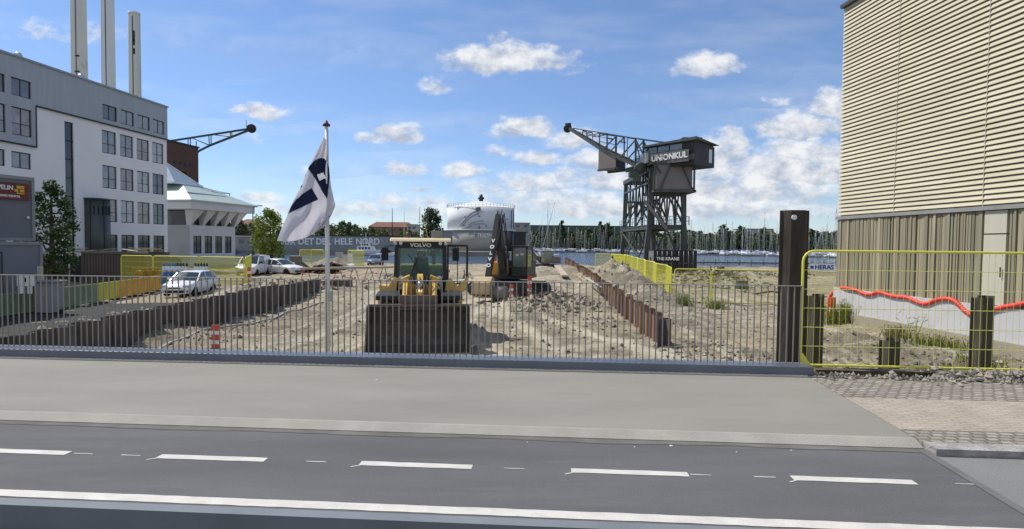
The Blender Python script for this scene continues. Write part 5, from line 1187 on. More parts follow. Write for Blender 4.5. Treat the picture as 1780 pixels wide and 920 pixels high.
# ================================================================ marina
def marina():
    rnd = random.Random(12)
    hullw = mat('boat_white', (.74,.75,.76), .35, 0, .04, 1); alu = mat('mast_metal', (.46,.47,.44), .4, .3, .05, 1); blue = mat('boat_cover_blue', (.05,.09,.25), .8); wood = mat('jetty_wood', (.13,.12,.11), .9, 0, .2, .6); dkh = mat('boat_navy', (.03,.04,.08), .35)
    def boat(hm, cover, H, L_=9.5, mr=.07):
        r_ = thing('sailing_boat', 'x', 'boat')
        rows = []
        for i in range(9):
            t = i/8; x = -L_/2+L_*t; w = 1.45*(1-abs(2*t-.85)**2.6*.55) if t < .9 else 1.45*.35*(1-t)/.1*1.6; w = max(.03, w); zt = .95+.35*t*t
            rows.append([(x,-w,zt),(x,-w*.93,.3),(x,-w*.5,-.15),(x,w*.5,-.15),(x,w*.93,.3),(x,w,zt)])
        mb = MB(); mb.grid(rows, True); mb.face([rows[i][0] for i in range(9)]+[rows[i][5] for i in range(8,-1,-1)]); mb.face(rows[0]); part('hull', mb, hm, r_, fix=False)
        mb = MB(); mb.pz_([(-1.4,-.85),(1.6,-.7),(2.6,-.3),(2.6,.3),(1.6,.7),(-1.4,.85)], 1.0, 1.55); mb.pz_([(-2.4,-.8),(-1.2,-.8),(-1.2,.8),(-2.4,.8)], 1.0, 2.0); part('cabin', mb, hullw, r_)
        mb = MB(); mb.tube((.7,0,1.2),(.7,0,H), mr, mr*.7, 6); mb.bar((.7,-1.1,H*.5),(.7,1.1,H*.5),.06); mb.bar((.7,-.8,H*.75),(.7,.8,H*.75),.06); part('mast', mb, alu, r_)
        mb = MB(); mb.tube((.7,0,2.1),(-3.2,0,2.0),.20,n=8); part('boom_with_sail', mb, cover, r_)
        mb = MB()
        for e in ((4.6,0,1.2),(-4.6,0,1.1),(.5,1.3,1),(.5,-1.3,1)): mb.tube((.7,0,H-.2), e, .025, n=3, caps=False)
        part('rigging', mb, alu, r_); CH[r_.name] = kids(r_); return r_
    ps = [boat(hullw, blue, 13), boat(dkh, hullw, 15), boat(hullw, hullw, 11.5, mr=.075), boat(hullw, blue, 18.5)]
    first = set(); pts = []
    for i in range(120):
        px = 918+ (1462-918)*((i*0.6180339)%1.0); row = i % 5
        f = (px-925)/(1455-925); Y = 345-f*95+row*13+rnd.uniform(-3,3)
        p = at(px, 430, Y); p.z = WZ+.0; pts.append((p, px))
    labs = {}
    for q_, t_ in zip(ps, ('white hulled sailing boat with a blue sail cover in the marina across the water','navy hulled sailing boat with a white sail cover in the marina across the water','small all white sailing boat in the marina across the water','large white sailing boat with a tall mast in the marina across the water')): labs[q_.name] = t_
    for p, px in pts:
        pr = rnd.choice(ps); f2 = (px-918)/544; sc = rnd.uniform(.72,1.12)*(1+.28*max(0,f2-.4)*(rnd.random() < .5)*2); rz = rnd.choice((0,math.pi))+rnd.uniform(-.25,.25)+R(70)*(rnd.random() < .6)
        if pr.name not in first: first.add(pr.name); pr.location = p; pr.rotation_euler.z = rz; pr.scale = (sc,)*3; o = pr
        else: o = copy_tree(pr, p, rz, None, sc)
        o['label'] = labs[pr.name]; o['group'] = 'marina: '+labs[pr.name].split(' in the')[0]+'s'; o['category'] = 'boat'
    # taller leaning masts left
    for (px, H, ln, lab2) in ((935,17,.0,'sailing boat with a mast leaning to the right, left edge of the marina'),(948,19,.0,'tall masted sailing boat just right of the leaning one'),(1412,0,0,'')):
        if not H: continue
        p = at(px, 440, 190); p.z = WZ; o = copy_tree(ps[3], p, R(20), lab2, 1.05); o['group'] = 'tall boats'; 
        if px == 935: o.rotation_euler = (0, R(14), R(0))
        del o['group']
    # pontoons
    for (a, b, lab) in (((940,343),(1465,240),'long dark floating jetty along the near edge of the marina'),((1000,362),(1465,262),'second dark floating jetty farther back in the marina')):
        p = at(a[0],430,a[1]); q = at(b[0],430,b[1]); p.z = q.z = WZ+.45; mb = MB(); mb.bar(p, q, 2.2, .5)
        n = 30
        for i in range(n): c = p+(q-p)*i/n; mb.tube(c+Vector((0,-1,-1)), c+Vector((0,-1,1.2)), .14, n=6)
        single('jetty', mb, wood, lab, 'jetty', loc=(p+q)/2)
    p = at(1200,447,150); q = at(1470,447,150); p.z = q.z = WZ+.35; mb = MB(); mb.bar(p, q, 1.6, .35)
    for i in range(14): c = p+(q-p)*i/13; mb.tube(c+Vector((0,-1,-1)), c+Vector((0,-1,.9)), .14, n=6)
    single('jetty', mb, wood, 'nearest thin dark jetty in the water right of the crane', 'jetty', loc=(p+q)/2)
marina()
# ================================================================ flag
def flag():
    Y = 14.0; b = at(570,640,Y); t = at(567.5,218,Y); base = Vector((b.x, Y, G))
    fp = thing('flagpole', 'white flagpole with a small dark red ball on top, standing behind the railing', 'flagpole', base)
    mb = MB(); mb.tube((0,0,0), (t.x-b.x, 0, t.z-G), .062, .034, 16); part('pole', mb, mat('pole_white', (.70,.72,.72), .35), fp)
    mb = MB(); mb.lathe([(0,-.03),(.085,-.02),(.09,.02),(.04,.06),(.03,.1),(0,.13)], (t.x-b.x,0,t.z-G), 14); part('finial', mb, mat('finial_red', (.12,.02,.02), .5), fp)
    mb = MB(); mb.tube((.075,-.03,.6),(t.x-b.x+.045,-.02,t.z-G-.1), .006, n=5); mb.box((.05,-.05,1.7),(.1,-.01,1.95)); part('halyard', mb, mat('cord_grey', (.5,.5,.5), .8), fp)
    Lf = [(563,238),(548,268),(536,292),(524,322),(510,350),(498,378),(488,402),(482,419)]
    Rt = [(565.5,240),(570,262),(572,290),(575,320),(580,345),(582.5,358),(574,378),(563,394)]
    def interp(P, t):
        f = t*(len(P)-1); i = min(int(f), len(P)-2); u = f-i
        p0 = P[max(i-1,0)]; p1 = P[i]; p2 = P[i+1]; p3 = P[min(i+2,len(P)-1)]
        return tuple(.5*((2*p1[k])+(-p0[k]+p2[k])*u+(2*p0[k]-5*p1[k]+4*p2[k]-p3[k])*u*u+(-p0[k]+3*p1[k]-3*p2[k]+p3[k])*u**3) for k in (0,1))
    nu, nv = 84, 150; rows = []; info = []
    for j in range(nv+1):
        t = j/nv; l = interp(Lf, t); r = interp(Rt, t); row = []; ir = []
        for i in range(nu+1):
            u = i/nu; px = l[0]+(r[0]-l[0])*u; py = l[1]+(r[1]-l[1])*u + math.sin(math.pi*u)*10*t**3 - 0
            d = .05+ (.17*math.sin(u*7.5+t*3.0)*(.3+.7*t) + .06*math.sin(u*17-t*5+1)*t + .05*math.sin(t*13+u*5)*(.2+t))*(1-.15*u)
            if u > .8 and t > .82: d += .10*math.sin((u-.8)*45+t*30)
            row.append(at(px, py, Y-.09-abs(.02)+d*.62-.25*(1-u)*t)); ir.append((px, py))
        rows.append(row); info.append(ir)
    # emblem patches drawn in the cloth itself
    polys = [[(535,293),(540,286),(548,278.5),(556,275),(563,275.5),(568,281),(572,292),(573,306),(571.5,325),(568.5,346),(562,336),(552,318),(543,303)],
             [(500,372),(506,359),(514,348),(527,336.5),(542,327),(553,347),(540,353),(524,361)],
             [(524,317),(529.5,302),(532,304),(527,313)], [(514,335),(519,325),(527,322.5),(520,329)]]
    holes_ = [[(550.5,304),(562,300),(566.5,309.5),(555,314.5)]]
    def inside(p, poly):
        c = False; n = len(poly)
        for a in range(n):
            x1, y1 = poly[a]; x2, y2 = poly[a-1]
            if (y1 > p[1]) != (y2 > p[1]) and p[0] < (x2-x1)*(p[1]-y1)/(y2-y1)+x1: c = not c
        return c
    mb = MB(); mb.grid(rows, True); me = mb.mesh('flag', None, base)
    wh = mat('flag_cloth', (.80,.79,.83), .8, 0, .03, 2); bl = mat('flag_blue', (.035,.045,.12), .8, 0, .1, 2)
    for mm in (wh, bl):
        nt = mm.node_tree; tr = nt.nodes.new('ShaderNodeBsdfTranslucent'); b_ = nt.nodes['Principled BSDF']; src = b_.inputs['Base Color'].links[0].from_socket; nt.links.new(src, tr.inputs[0]); ms = nt.nodes.new('ShaderNodeMixShader'); ms.inputs[0].default_value = .6; nt.links.new(b_.outputs[0], ms.inputs[1]); nt.links.new(tr.outputs[0], ms.inputs[2]); nt.links.new(ms.outputs[0], nt.nodes['Material Output'].inputs[0])
    me.materials.append(wh); me.materials.append(bl); mi = []
    for j in range(nv):
        for i in range(nu):
            p = ((info[j][i][0]+info[j+1][i+1][0])/2, (info[j][i][1]+info[j+1][i+1][1])/2)
            mi.append(1 if any(inside(p, q) for q in polys) and not any(inside(p, q) for q in holes_) else 0)
    me.polygons.foreach_set('material_index', mi)
    o = bpy.data.objects.new('flag', me); COL.objects.link(o); o.location = base; tag(o, 'white cloth flag with a dark blue emblem, hanging from the white pole in the wind', 'flag')
    sd = o.modifiers.new('cloth', 'SOLIDIFY'); sd.thickness = .004
flag()
# ================================================================ yellow mesh fences
def heras(name, label, a, b, z0, h, sp=.1, wr=.0022, tr=.02, group=None, m=M_yel, horiz=4, feet=True, cat='fence', wirem=None, rad=.16):
    a = Vector((a[0],a[1],0)); b = Vector((b[0],b[1],0)); L_ = (b-a).length; ang = math.atan2(b.y-a.y, b.x-a.x)
    r_ = thing(name, label, cat, (a.x,a.y,z0), ang, group); zb = .06
    pts = []
    for (cx, cz, s0) in ((rad,zb+rad,180),(L_-rad,zb+rad,270),(L_-rad,h-rad,0),(rad,h-rad,90)):
        for k in range(5): q = R(s0+k*22.5); pts.append((cx+rad*math.cos(q), 0, cz+rad*math.sin(q)))
    mb = MB(); mb.path(pts, tr, 10, closed=True); part('frame', mb, m, r_)
    mb = MB(); n = int((L_-2*tr)/sp)
    for i in range(1, n): x = L_*i/n; mb.tube((x,0,zb+tr),(x,0,h-tr), wr, n=4, caps=False)
    for i in range(1, horiz+1): z = zb+(h-zb)*i/(horiz+1); mb.tube((tr,-.004,z),(L_-tr,-.004,z), wr*1.6, n=4, caps=False)
    part('wire_mesh', mb, wirem or m, r_, fix=False)
    if feet:
        mb = MB()
        for x in (.03, L_-.03): mb.tube((x,0,0),(x,0,.3), tr*.9, n=8); mb.bar((x,-.28,.03),(x,.28,.03), .10, .06)
        part('foot', mb, m, r_)
    return r_
M_wire = mat('yellow_wire', (.62,.64,.16), .5, 0, .1)
hf = heras('mesh_fence', 'near yellow tube framed mesh fence panel beside the tall rusty sheet pile', (4.93,9.74), (9.25,9.45), .03, 2.0, .1, 0.0034, .021, horiz=5, wirem=M_wire, feet=False, rad=.18)
mb = MB(); mb.box((.10,-.03,1.66),(.52,-.024,1.79)); o = part('maker_plate', mb, mat('plate_white', (.75,.76,.78), .5), hf); g = text_mb('HERAS', .105, frame((.335,-.032,1.725), (1,0,0), (0,0,1)), .001, .003); o2 = part('lettering', g, mat('plate_blue', (.02,.05,.25), .5)); o2.parent = o
mb = MB(); mb.box((.11,-.032,1.70),(.16,-.0305,1.75)); o2 = part('emblem', mb, MATS['plate_blue']); o2.parent = o
mb = MB(); mb.face([(0,0,.0),(.22,0,.0),(.04,0,.26),(0,0,.26)]); mb.box((-.03,-.02,-.03),(.25,.02,.012)); part('corner_foot', mb, M_yel, hf, fix=False)
# second, far upright fence pieces behind the railing (right of the dirt heaps)
fences = [((8.95,31.6),(10.95,31.6),'mesh_fence','yellow mesh fence panel facing the bridge, just right of the rusty sheet pile wall'),
          ((10.98,31.5),(14.6,30.4),'mesh_fence','yellow mesh fence panel directly right of the one facing the bridge'),
          ((14.9,30.2),(17.9,29.4),'mesh_fence','yellow mesh fence panel partly hidden behind the tall rusty sheet pile')]
for a, b, nm, lab in fences: heras(nm, lab, a, b, G, 1.86, .07, .0045, .032, m=M_yel, wirem=M_yel, group=None)
pts = []; A = Vector((8.9,31.7)); B = Vector((14.3,73.0)); nn = 12
for i in range(nn):
    a = A.lerp(B, i/nn); b = A.lerp(B, (i+.97)/nn); off = .18 if i % 2 else -.1
    heras('mesh_fence', 'yellow mesh fence panel in the row running back towards the black containers', (a.x+off,a.y), (b.x-off*.6,b.y), G, 1.92, .08, .0058, .03, group='yellow fence row beside the dirt heap', feet=False)
for k, (a, b) in enumerate((((10.9,75),(12.8,74.6)),((12.8,74.6),(13.2,67.0)))): heras('mesh_fence', ('yellow mesh fence panel against the water at the far end of the rusty wall','yellow mesh fence panel running towards the bridge left of the gap in the row')[k], a, b, G, 1.95, .05, .009, .05, feet=False)
p = at(1064,470,70); mb = MB(); mb.lathe([(0,0),(.28,0),(.3,.9),(.26,1.1),(0,1.12)], (p.x,70,G), 14); mb.tube((p.x,70,G+1.0),(p.x,70,G+1.8),.14,n=8); single('marker_post', mb, M_dark, 'small dark post in the gap of the far yellow fence row', 'post', loc=(p.x,70,G))
# left fences
p0 = (-17.9,38.4); 
for k, (a, b, lab) in enumerate((((-21.4,39.4),(-17.9,38.4),'yellow mesh fence panel behind the white hatchback, with the boldest frame'),
        ((-24.9,39.9),(-21.45,39.4),'yellow mesh fence panel behind the dark gas cylinders'),((-27.6,40.6),(-24.95,39.9),'yellow mesh fence panel behind the yellow crates, beside the brown container'),((-17.85,38.5),(-19.8,43.5),'yellow mesh fence panel seen nearly edge on behind the boldest yellow panel'),((-19.8,43.5),(-21.6,47.6),'farthest yellow mesh fence panel of the run left of the white van'))):
    heras('mesh_fence', lab, a, b, G, 2.05, .05, .011 if k == 0 else .0075, .036)
def barrier(label, a, b, z0, m, group=None, h=1.0):
    a = Vector((a[0],a[1],0)); b = Vector((b[0],b[1],0)); L_ = (b-a).length; r_ = thing('plastic_barrier', label, 'barrier', (a.x,a.y,z0), math.atan2(b.y-a.y,b.x-a.x), group)
    mb = MB(); mb.box((0,-.03,.1),(L_,.03,.18)); mb.box((0,-.03,h-.1),(L_,.03,h)); mb.box((0,-.03,.18),(.07,.03,h-.1)); mb.box((L_-.07,-.03,.18),(L_,.03,h-.1)); part('frame', mb, m, r_, bevel=.01)
    mb = MB(); n = int(L_/.12)
    for i in range(n): x = .07+(L_-.14)*(i+.5)/n; mb.box((x-.038,-.012,.18),(x+.038,.012,h-.1))
    part('slats', mb, m, r_); mb = MB()
    for x in (.25, L_-.25): mb.box((x-.05,-.3,0),(x+.05,.3,.08))
    part('foot', mb, M_black, r_); return r_
M_yb = mat('yellow_barrier_plastic', (.55,.52,.06), .6, 0, .12, 2); M_ob = mat('orange_yellow_barrier', (.62,.36,.03), .6, 0, .2, 1.5); M_gb = mat('faded_green_barrier', (.22,.30,.16), .7, 0, .2, 2)  # green version: yellow slats with the cabin shade mixed into their colour
P = [(-20.1,18.6),(-20.0,20.6),(-20.0,22.6),(-20.1,24.5),(-20.2,26.4),(-20.4,28.3),(-20.7,30.2),(-21.0,32.0),(-21.4,33.8),(-21.8,35.6)]
lb = ['faded green slatted barrier nearest the bridge in the left row','second faded green slatted barrier from the bridge in the left row','third faded green slatted barrier from the bridge in the left row','fourth faded green slatted barrier, beside the grey bin','pale green slatted barrier just before the yellow ones','first yellow slatted barrier after the green ones','orange yellow slatted barrier left of the white hatchback, nearer one','orange yellow slatted barrier left of the white hatchback, middle one','orange yellow slatted barrier left of the white hatchback, farthest one']
for i in range(9): barrier(lb[i], P[i], (P[i+1][0]+.0, P[i+1][1]-.06), G, M_gb if i < 5 else (M_yb if i == 5 else M_ob))
barrier('green slatted barrier standing across the left ground before the brown container', (-22.9,26.3), (-20.4,26.0), G, M_gb)
# yellow mesh pen and panel in the distance
for k, (a, b, lab) in enumerate((((521,74),(541,75),'left side panel of the small yellow mesh pen left of the flagpole'),((541,75),(563,74),'right side panel of the small yellow mesh pen left of the flagpole'))):
    q = at(a[0],450,a[1]); w = at(b[0],450,b[1]); heras('mesh_fence', lab, (q.x,a[1]), (w.x,b[1]), G, 2.1, .06, .012, .05, feet=False)
q = at(605,450,70); w = at(632,450,69); f2 = heras('mesh_fence', 'yellow mesh fence panel carrying white notices, left of the silver blue car', (q.x,70), (w.x,69), G, 2.15, .05, .014, .05, feet=False)
mb = MB(); mb.box((.1,-.06,.75),(.85,-.03,1.2)); mb.box((.05,-.06,1.25),(.75,-.03,1.8)); part('notice_board', mb, M_white, f2)
# ================================================================ cars
M_tyre = mat('tyre', (.02,.02,.02), .85); M_rim = mat('wheel_rim', (.35,.36,.37), .35, .8); M_carglass = glass_mat('car_glass', (.03,.04,.045), .05); M_lamp = mat('headlamp', (.55,.58,.6), .15, .2)
def car(label, loc, rz, paint, kind='hatch', cat='car', group=None, name='parked_car'):
    r_ = thing(name, label, cat, loc, rz, group)
    if kind == 'hatch': L_, W_, belt, roof = 4.2, .89, .93, 1.50; hood = [(-2.1,.60),(-2.0,.74),(-1.5,.86),(-.85,.95),(1.9,.98),(2.05,.92),(2.1,.7)]; gh = [(-.95,.94,.80),(-.25,1.42,.68),(.3,1.50,.66),(1.3,1.47,.65),(1.85,1.30,.62),(2.02,.97,.72)]
    elif kind == 'van': L_, W_, belt, roof = 4.4, .92, 1.05, 1.84; hood = [(-2.2,.62),(-2.1,.80),(-1.6,.98),(-1.15,1.08),(2.1,1.10),(2.2,1.0),(2.22,.7)]; gh = [(-1.2,1.07,.84),(-.55,1.72,.74),(-.1,1.84,.72),(1.8,1.82,.74),(2.12,1.70,.74),(2.2,1.08,.84)]
    else: L_, W_, belt, roof = 4.6, .9, .92, 1.48; hood = [(-2.3,.58),(-2.2,.72),(-1.5,.86),(-.9,.94),(2.1,.98),(2.25,.92),(2.3,.7)]; gh = [(-1.0,.93,.80),(-.2,1.40,.67),(.35,1.48,.65),(1.6,1.44,.64),(2.0,1.25,.62),(2.2,.96,.72)]
    rows = []; ys = []
    def lerpP(P, y):
        for i in range(len(P)-1):
            if P[i][0] <= y <= P[i+1][0]: u = (y-P[i][0])/(P[i+1][0]-P[i][0]+1e-9); return [P[i][k]+(P[i+1][k]-P[i][k])*u for k in range(1, len(P[0]))]
        return list(P[0][1:]) if y < P[0][0] else list(P[-1][1:])
    y0, y1 = hood[0][0], hood[-1][0]; n = 26; wf = y0+.78; wb = y1-.82
    for i in range(n+1):
        y = y0+(y1-y0)*i/n; zt = lerpP(hood, y)[0]; e = min(1, (y-y0)/.35, (y1-y)/.3); w = W_*(.80+.20*math.sin(max(0,e)*math.pi/2)); zb = .24
        for wy in (wf, wb):
            d = abs(y-wy)
            if d < .36: zb = max(zb, .24+math.sqrt(max(0,.36**2-d*d))*1.05)
        zb = min(zb, zt-.15)
        row = [(-w*.9,y,zb),(-w,y,max(zb+.02,.42)),(-w*1.0,y,max(zb+.04,zt-.26)),(-w*.97,y,zt-.07),(-w*.86,y,zt),(0,y,zt+.03),(w*.86,y,zt),(w*.97,y,zt-.07),(w*1.0,y,max(zb+.04,zt-.26)),(w,y,max(zb+.02,.42)),(w*.9,y,zb)]
        rows.append(row)
    mb = MB(); mb.grid(rows, True); mb.face(rows[0]); mb.face(rows[-1]); mb.box((-W_*.8,y0+.3,.2),(W_*.8,y1-.3,.45)); part('body', mb, paint, r_)
    # glasshouse
    rows = []
    for (y, z, w) in gh:
        zb = .9 if kind != 'van' else 1.02; wb_ = W_*.93
        rows.append([(-wb_,y,zb),(-(wb_*.55+w*.45),y,(zb+z)/2),(-w,y,max(z-.04,zb+.01)),(-w*.85,y,max(z,zb+.02)),(0,y,max(z+.02,zb+.03)),(w*.85,y,max(z,zb+.02)),(w,y,max(z-.04,zb+.01)),((wb_*.55+w*.45),y,(zb+z)/2),(wb_,y,zb)])
    mb = MB(); mb.grid(rows, False); mb.face(rows[-1]); part('windows', mb, M_carglass, r_)
    mb = MB(); g1 = [g for g in gh if g[1] > roof-.12]; rr = []
    for (y, z, w) in g1: rr.append([(-w-.01,y,z-.10),(-w*.98,y,z-.03),(-w*.84,y,z+.012),(0,y,z+.035),(w*.84,y,z+.012),(w*.98,y,z-.03),(w+.01,y,z-.10)])
    mb.grid(rr, True)
    a, b = gh[0], gh[1]
    for s in (-1, 1):
        mb.bar((s*W_*.92,a[0]+.0,a[1]-.02),(s*b[2]*1.0,b[0]+.02,b[1]-.02),.07,.06); e, f = gh[-1], gh[-2]; mb.bar((s*W_*.90,e[0]-.04,e[1]),(s*f[2]*1.02,f[0]-.04,f[1]-.03),.14,.10); mb.bar((s*f[2]*1.02,f[0],f[1]-.03),(s*g1[-1][2],g1[-1][0],g1[-1][1]-.03),.08,.06)
        ym = .35; mb.bar((s*W_*.94,ym,.95),(s*gh[2][2]*1.03,ym,roof-.07),.06,.03)
        if kind == 'van': mb.v and mb.bar((s*(W_*.86),1.2,1.42),(s*(W_*.86),1.21,1.43),.01); 
    part('roof', mb, paint, r_)
    if kind == 'van':
        mb = MB()
        for s in (-1, 1): mb.face([(s*(W_*.95),.55,1.06),(s*(W_*.95),2.1,1.06),(s*.755,2.06,1.72),(s*.755,.55,1.76)])
        part('side_panel', mb, paint, r_, fix=False)
    for s in (-1, 1):
        for wy in (wf, wb):
            mb = MB(); mb.lathe([(.17,-.1),(.31,-.1),(.33,-.05),(.33,.05),(.31,.1),(.17,.1)], (s*(W_-.1),wy,.33), 22, axis='x'); w_ = part('wheel', mb, M_tyre, r_)
            mb = MB(); mb.lathe([(0,.06*s),(.08,.085*s),(.19,.075*s),(.21,.09*s),(.21,.0)], (s*(W_-.1),wy,.33), 16, axis='x'); o = part('rim', mb, M_rim); o.parent = w_
        mb = MB(); z = lerpP(hood, y0+.12)[0]; mb.v = []; mb.box((s*W_*.52,y0+.02,z-.12),(s*W_*.93,y0+.26,z+.0)); part('headlight', mb, M_lamp, r_, bevel=.03)
        mb = MB(); mb.box((s*(W_+.02),gh[0][0]+.25,.98),(s*(W_+.2),gh[0][0]+.38,1.12)); part('wing_mirror', mb, paint, r_, bevel=.03)
        mb = MB(); mb.bar((s*(W_+.003),.28,.45),(s*(W_+.003),.28,.9),.012); mb.bar((s*(W_+.003),-.75,.45),(s*(W_+.003),-.75,.88),.012); mb.bar((s*(W_+.01),.1,.82),(s*(W_+.01),.22,.82),.03); part('door_seam', mb, M_dark, r_)
    mb = MB(); mb.box((-.55,y0-.012,.28),(.55,y0+.1,.44)); mb.box((-.34,y0-.008,.52),(.34,y0+.08,.60)); part('grille', mb, M_black, r_)
    mb = MB(); mb.box((-.26,y0-.03,.43),(.26,y0-.012,.53)); part('number_plate', mb, M_white, r_)
    return r_
P_white = mat('car_paint_white', (.75,.76,.78), .25, 0, .02, 1, spec=.6); P_silver = mat('car_paint_silver_blue', (.22,.26,.33), .3, .6, .05, 1); P_dark = mat('car_paint_dark', (.02,.025,.035), .25, .2, .05); P_teal = mat('car_paint_teal', (.10,.18,.20), .25, .3, .05)
car('white hatchback parked nose towards the bridge above the left sheet pile wall', (-18.4,32.9,gz(-18.4,32.9)+.0), R(5), P_white).scale = (.9,.9,.9)
p = at(440,480,53.5); car('small white van facing the bridge, left of the white estate car', (p.x,53.5,G), R(4), P_white, 'van')
p = at(484,478,55.5); car('white estate car standing sideways behind the small white van', (p.x+.2,55.5,G), R(68), P_white, 'estate')
p = at(653,461,80); car('silver blue saloon car facing the bridge, left of the wheel loader', (p.x,80,G), R(6), P_silver, 'estate')
p = at(296,455,60); car('dark teal car behind the yellow fence, its windscreen above the gas cylinders', (p.x,58,G), R(-60), P_teal, 'hatch')
p = at(262,452,60); car('black car behind the yellow crates, next to the teal car', (p.x,61,G), R(20), P_dark, 'hatch'); p = at(241,452,60); car('black car behind the brown container edge, leftmost of the parked cars', (p.x,63,G), R(10), P_dark, 'hatch')
# ================================================================ wheel loader
def seated_person(root_loc, label, facing=0, cloth=None, group=None):
    """one continuous skinned body, seated, hands forward; local origin at the seat surface"""
    V = {'pelvis':(0,0,.10,.15),'belly':(0,.03,.26,.14),'chest':(0,.04,.44,.165),'neck':(0,.02,.60,.065),'head0':(0,0,.70,.085),'head1':(0,-.01,.80,.105),'head2':(0,0,.89,.075)}
    E = [('pelvis','belly'),('belly','chest'),('chest','neck'),('neck','head0'),('head0','head1'),('head1','head2')]
    for s, n in ((-1,'l'),(1,'r')):
        V['sh'+n] = (s*.19,.03,.53,.07); V['el'+n] = (s*.27,-.10,.29,.05); V['wr'+n] = (s*.17,-.34,.34,.033); V['ha'+n] = (s*.15,-.41,.36,.036)
        V['hip'+n] = (s*.10,-.05,.09,.10); V['kn'+n] = (s*.15,-.46,.12,.07); V['an'+n] = (s*.14,-.52,-.30,.045); V['to'+n] = (s*.15,-.68,-.35,.04)
        E += [('chest','sh'+n),('sh'+n,'el'+n),('el'+n,'wr'+n),('wr'+n,'ha'+n),('pelvis','hip'+n),('hip'+n,'kn'+n),('kn'+n,'an'+n),('an'+n,'to'+n)]
        for k, (dx, dy, dz) in enumerate(((-.028,-.07,.0),(-.01,-.085,.005),(.01,-.085,.0),(.028,-.07,-.01))): V['f%d%s' % (k,n)] = (s*.15+dx,-.41+dy,.35+dz,.010); E.append(('ha'+n,'f%d%s' % (k,n)))
        V['th'+n] = (s*.15-s*.045,-.44,.385,.012); E.append(('ha'+n,'th'+n))
    names = list(V); me = bpy.data.meshes.new('person'); me.from_pydata([V[k][:3] for k in names], [(names.index(a), names.index(b)) for a, b in E], [])
    o = bpy.data.objects.new('person', me); COL.objects.link(o); o.location = root_loc; o.rotation_euler.z = facing
    me.materials.append(cloth or mat('dark_work_clothes', (.025,.028,.035), .9))
    sk = o.modifiers.new('skin', 'SKIN'); ly = me.skin_vertices[0] if len(me.skin_vertices) else None
    if ly is None:
        bm = bmesh.new(); bm.from_mesh(me); bm.verts.layers.skin.verify(); bm.to_mesh(me); bm.free(); ly = me.skin_vertices[0]
    for i, k in enumerate(names): ly.data[i].radius = (V[k][3],)*2; ly.data[i].use_root = (k == 'pelvis')
    sk.use_smooth_shade = True; su = o.modifiers.new('sub', 'SUBSURF'); su.levels = 1; su.render_levels = 2
    tag(o, label, 'person', group)
    hd = MB(); hd.lathe([(0,-.115),(.05,-.105),(.078,-.05),(.086,.02),(.078,.08),(.045,.115),(0,.12)], (0,-.02,.80), 18)
    hd.lathe([(0,-.02),(.012,0),(.0,.02)], (0,-.112,.79), 6); 
    for s in (-1,1): hd.lathe([(0,-.03),(.014,0),(0,.03)], (s*.088,-.01,.795), 6)
    hd.v = [Vector((v.x, v.y*1.12, v.z)) for v in hd.v]; h = part('head', hd, mat('skin_tone', (.42,.24,.17), .6), o)
    hr = MB(); hr.lathe([(.093,.0),(.097,.05),(.08,.10),(.045,.135),(0,.14)], (0,.0,.80), 18); part('hair', hr, mat('dark_hair', (.03,.02,.015), .8), o)
    ey = MB()
    for s in (-1,1): ey.lathe([(0,-.01),(.011,0),(0,.01)], (s*.032,-.113,.812), 8)
    ey.bar((-.025,-.112,.745),(.025,-.112,.745),.008); part('face_features', ey, M_dark, o)
    return o
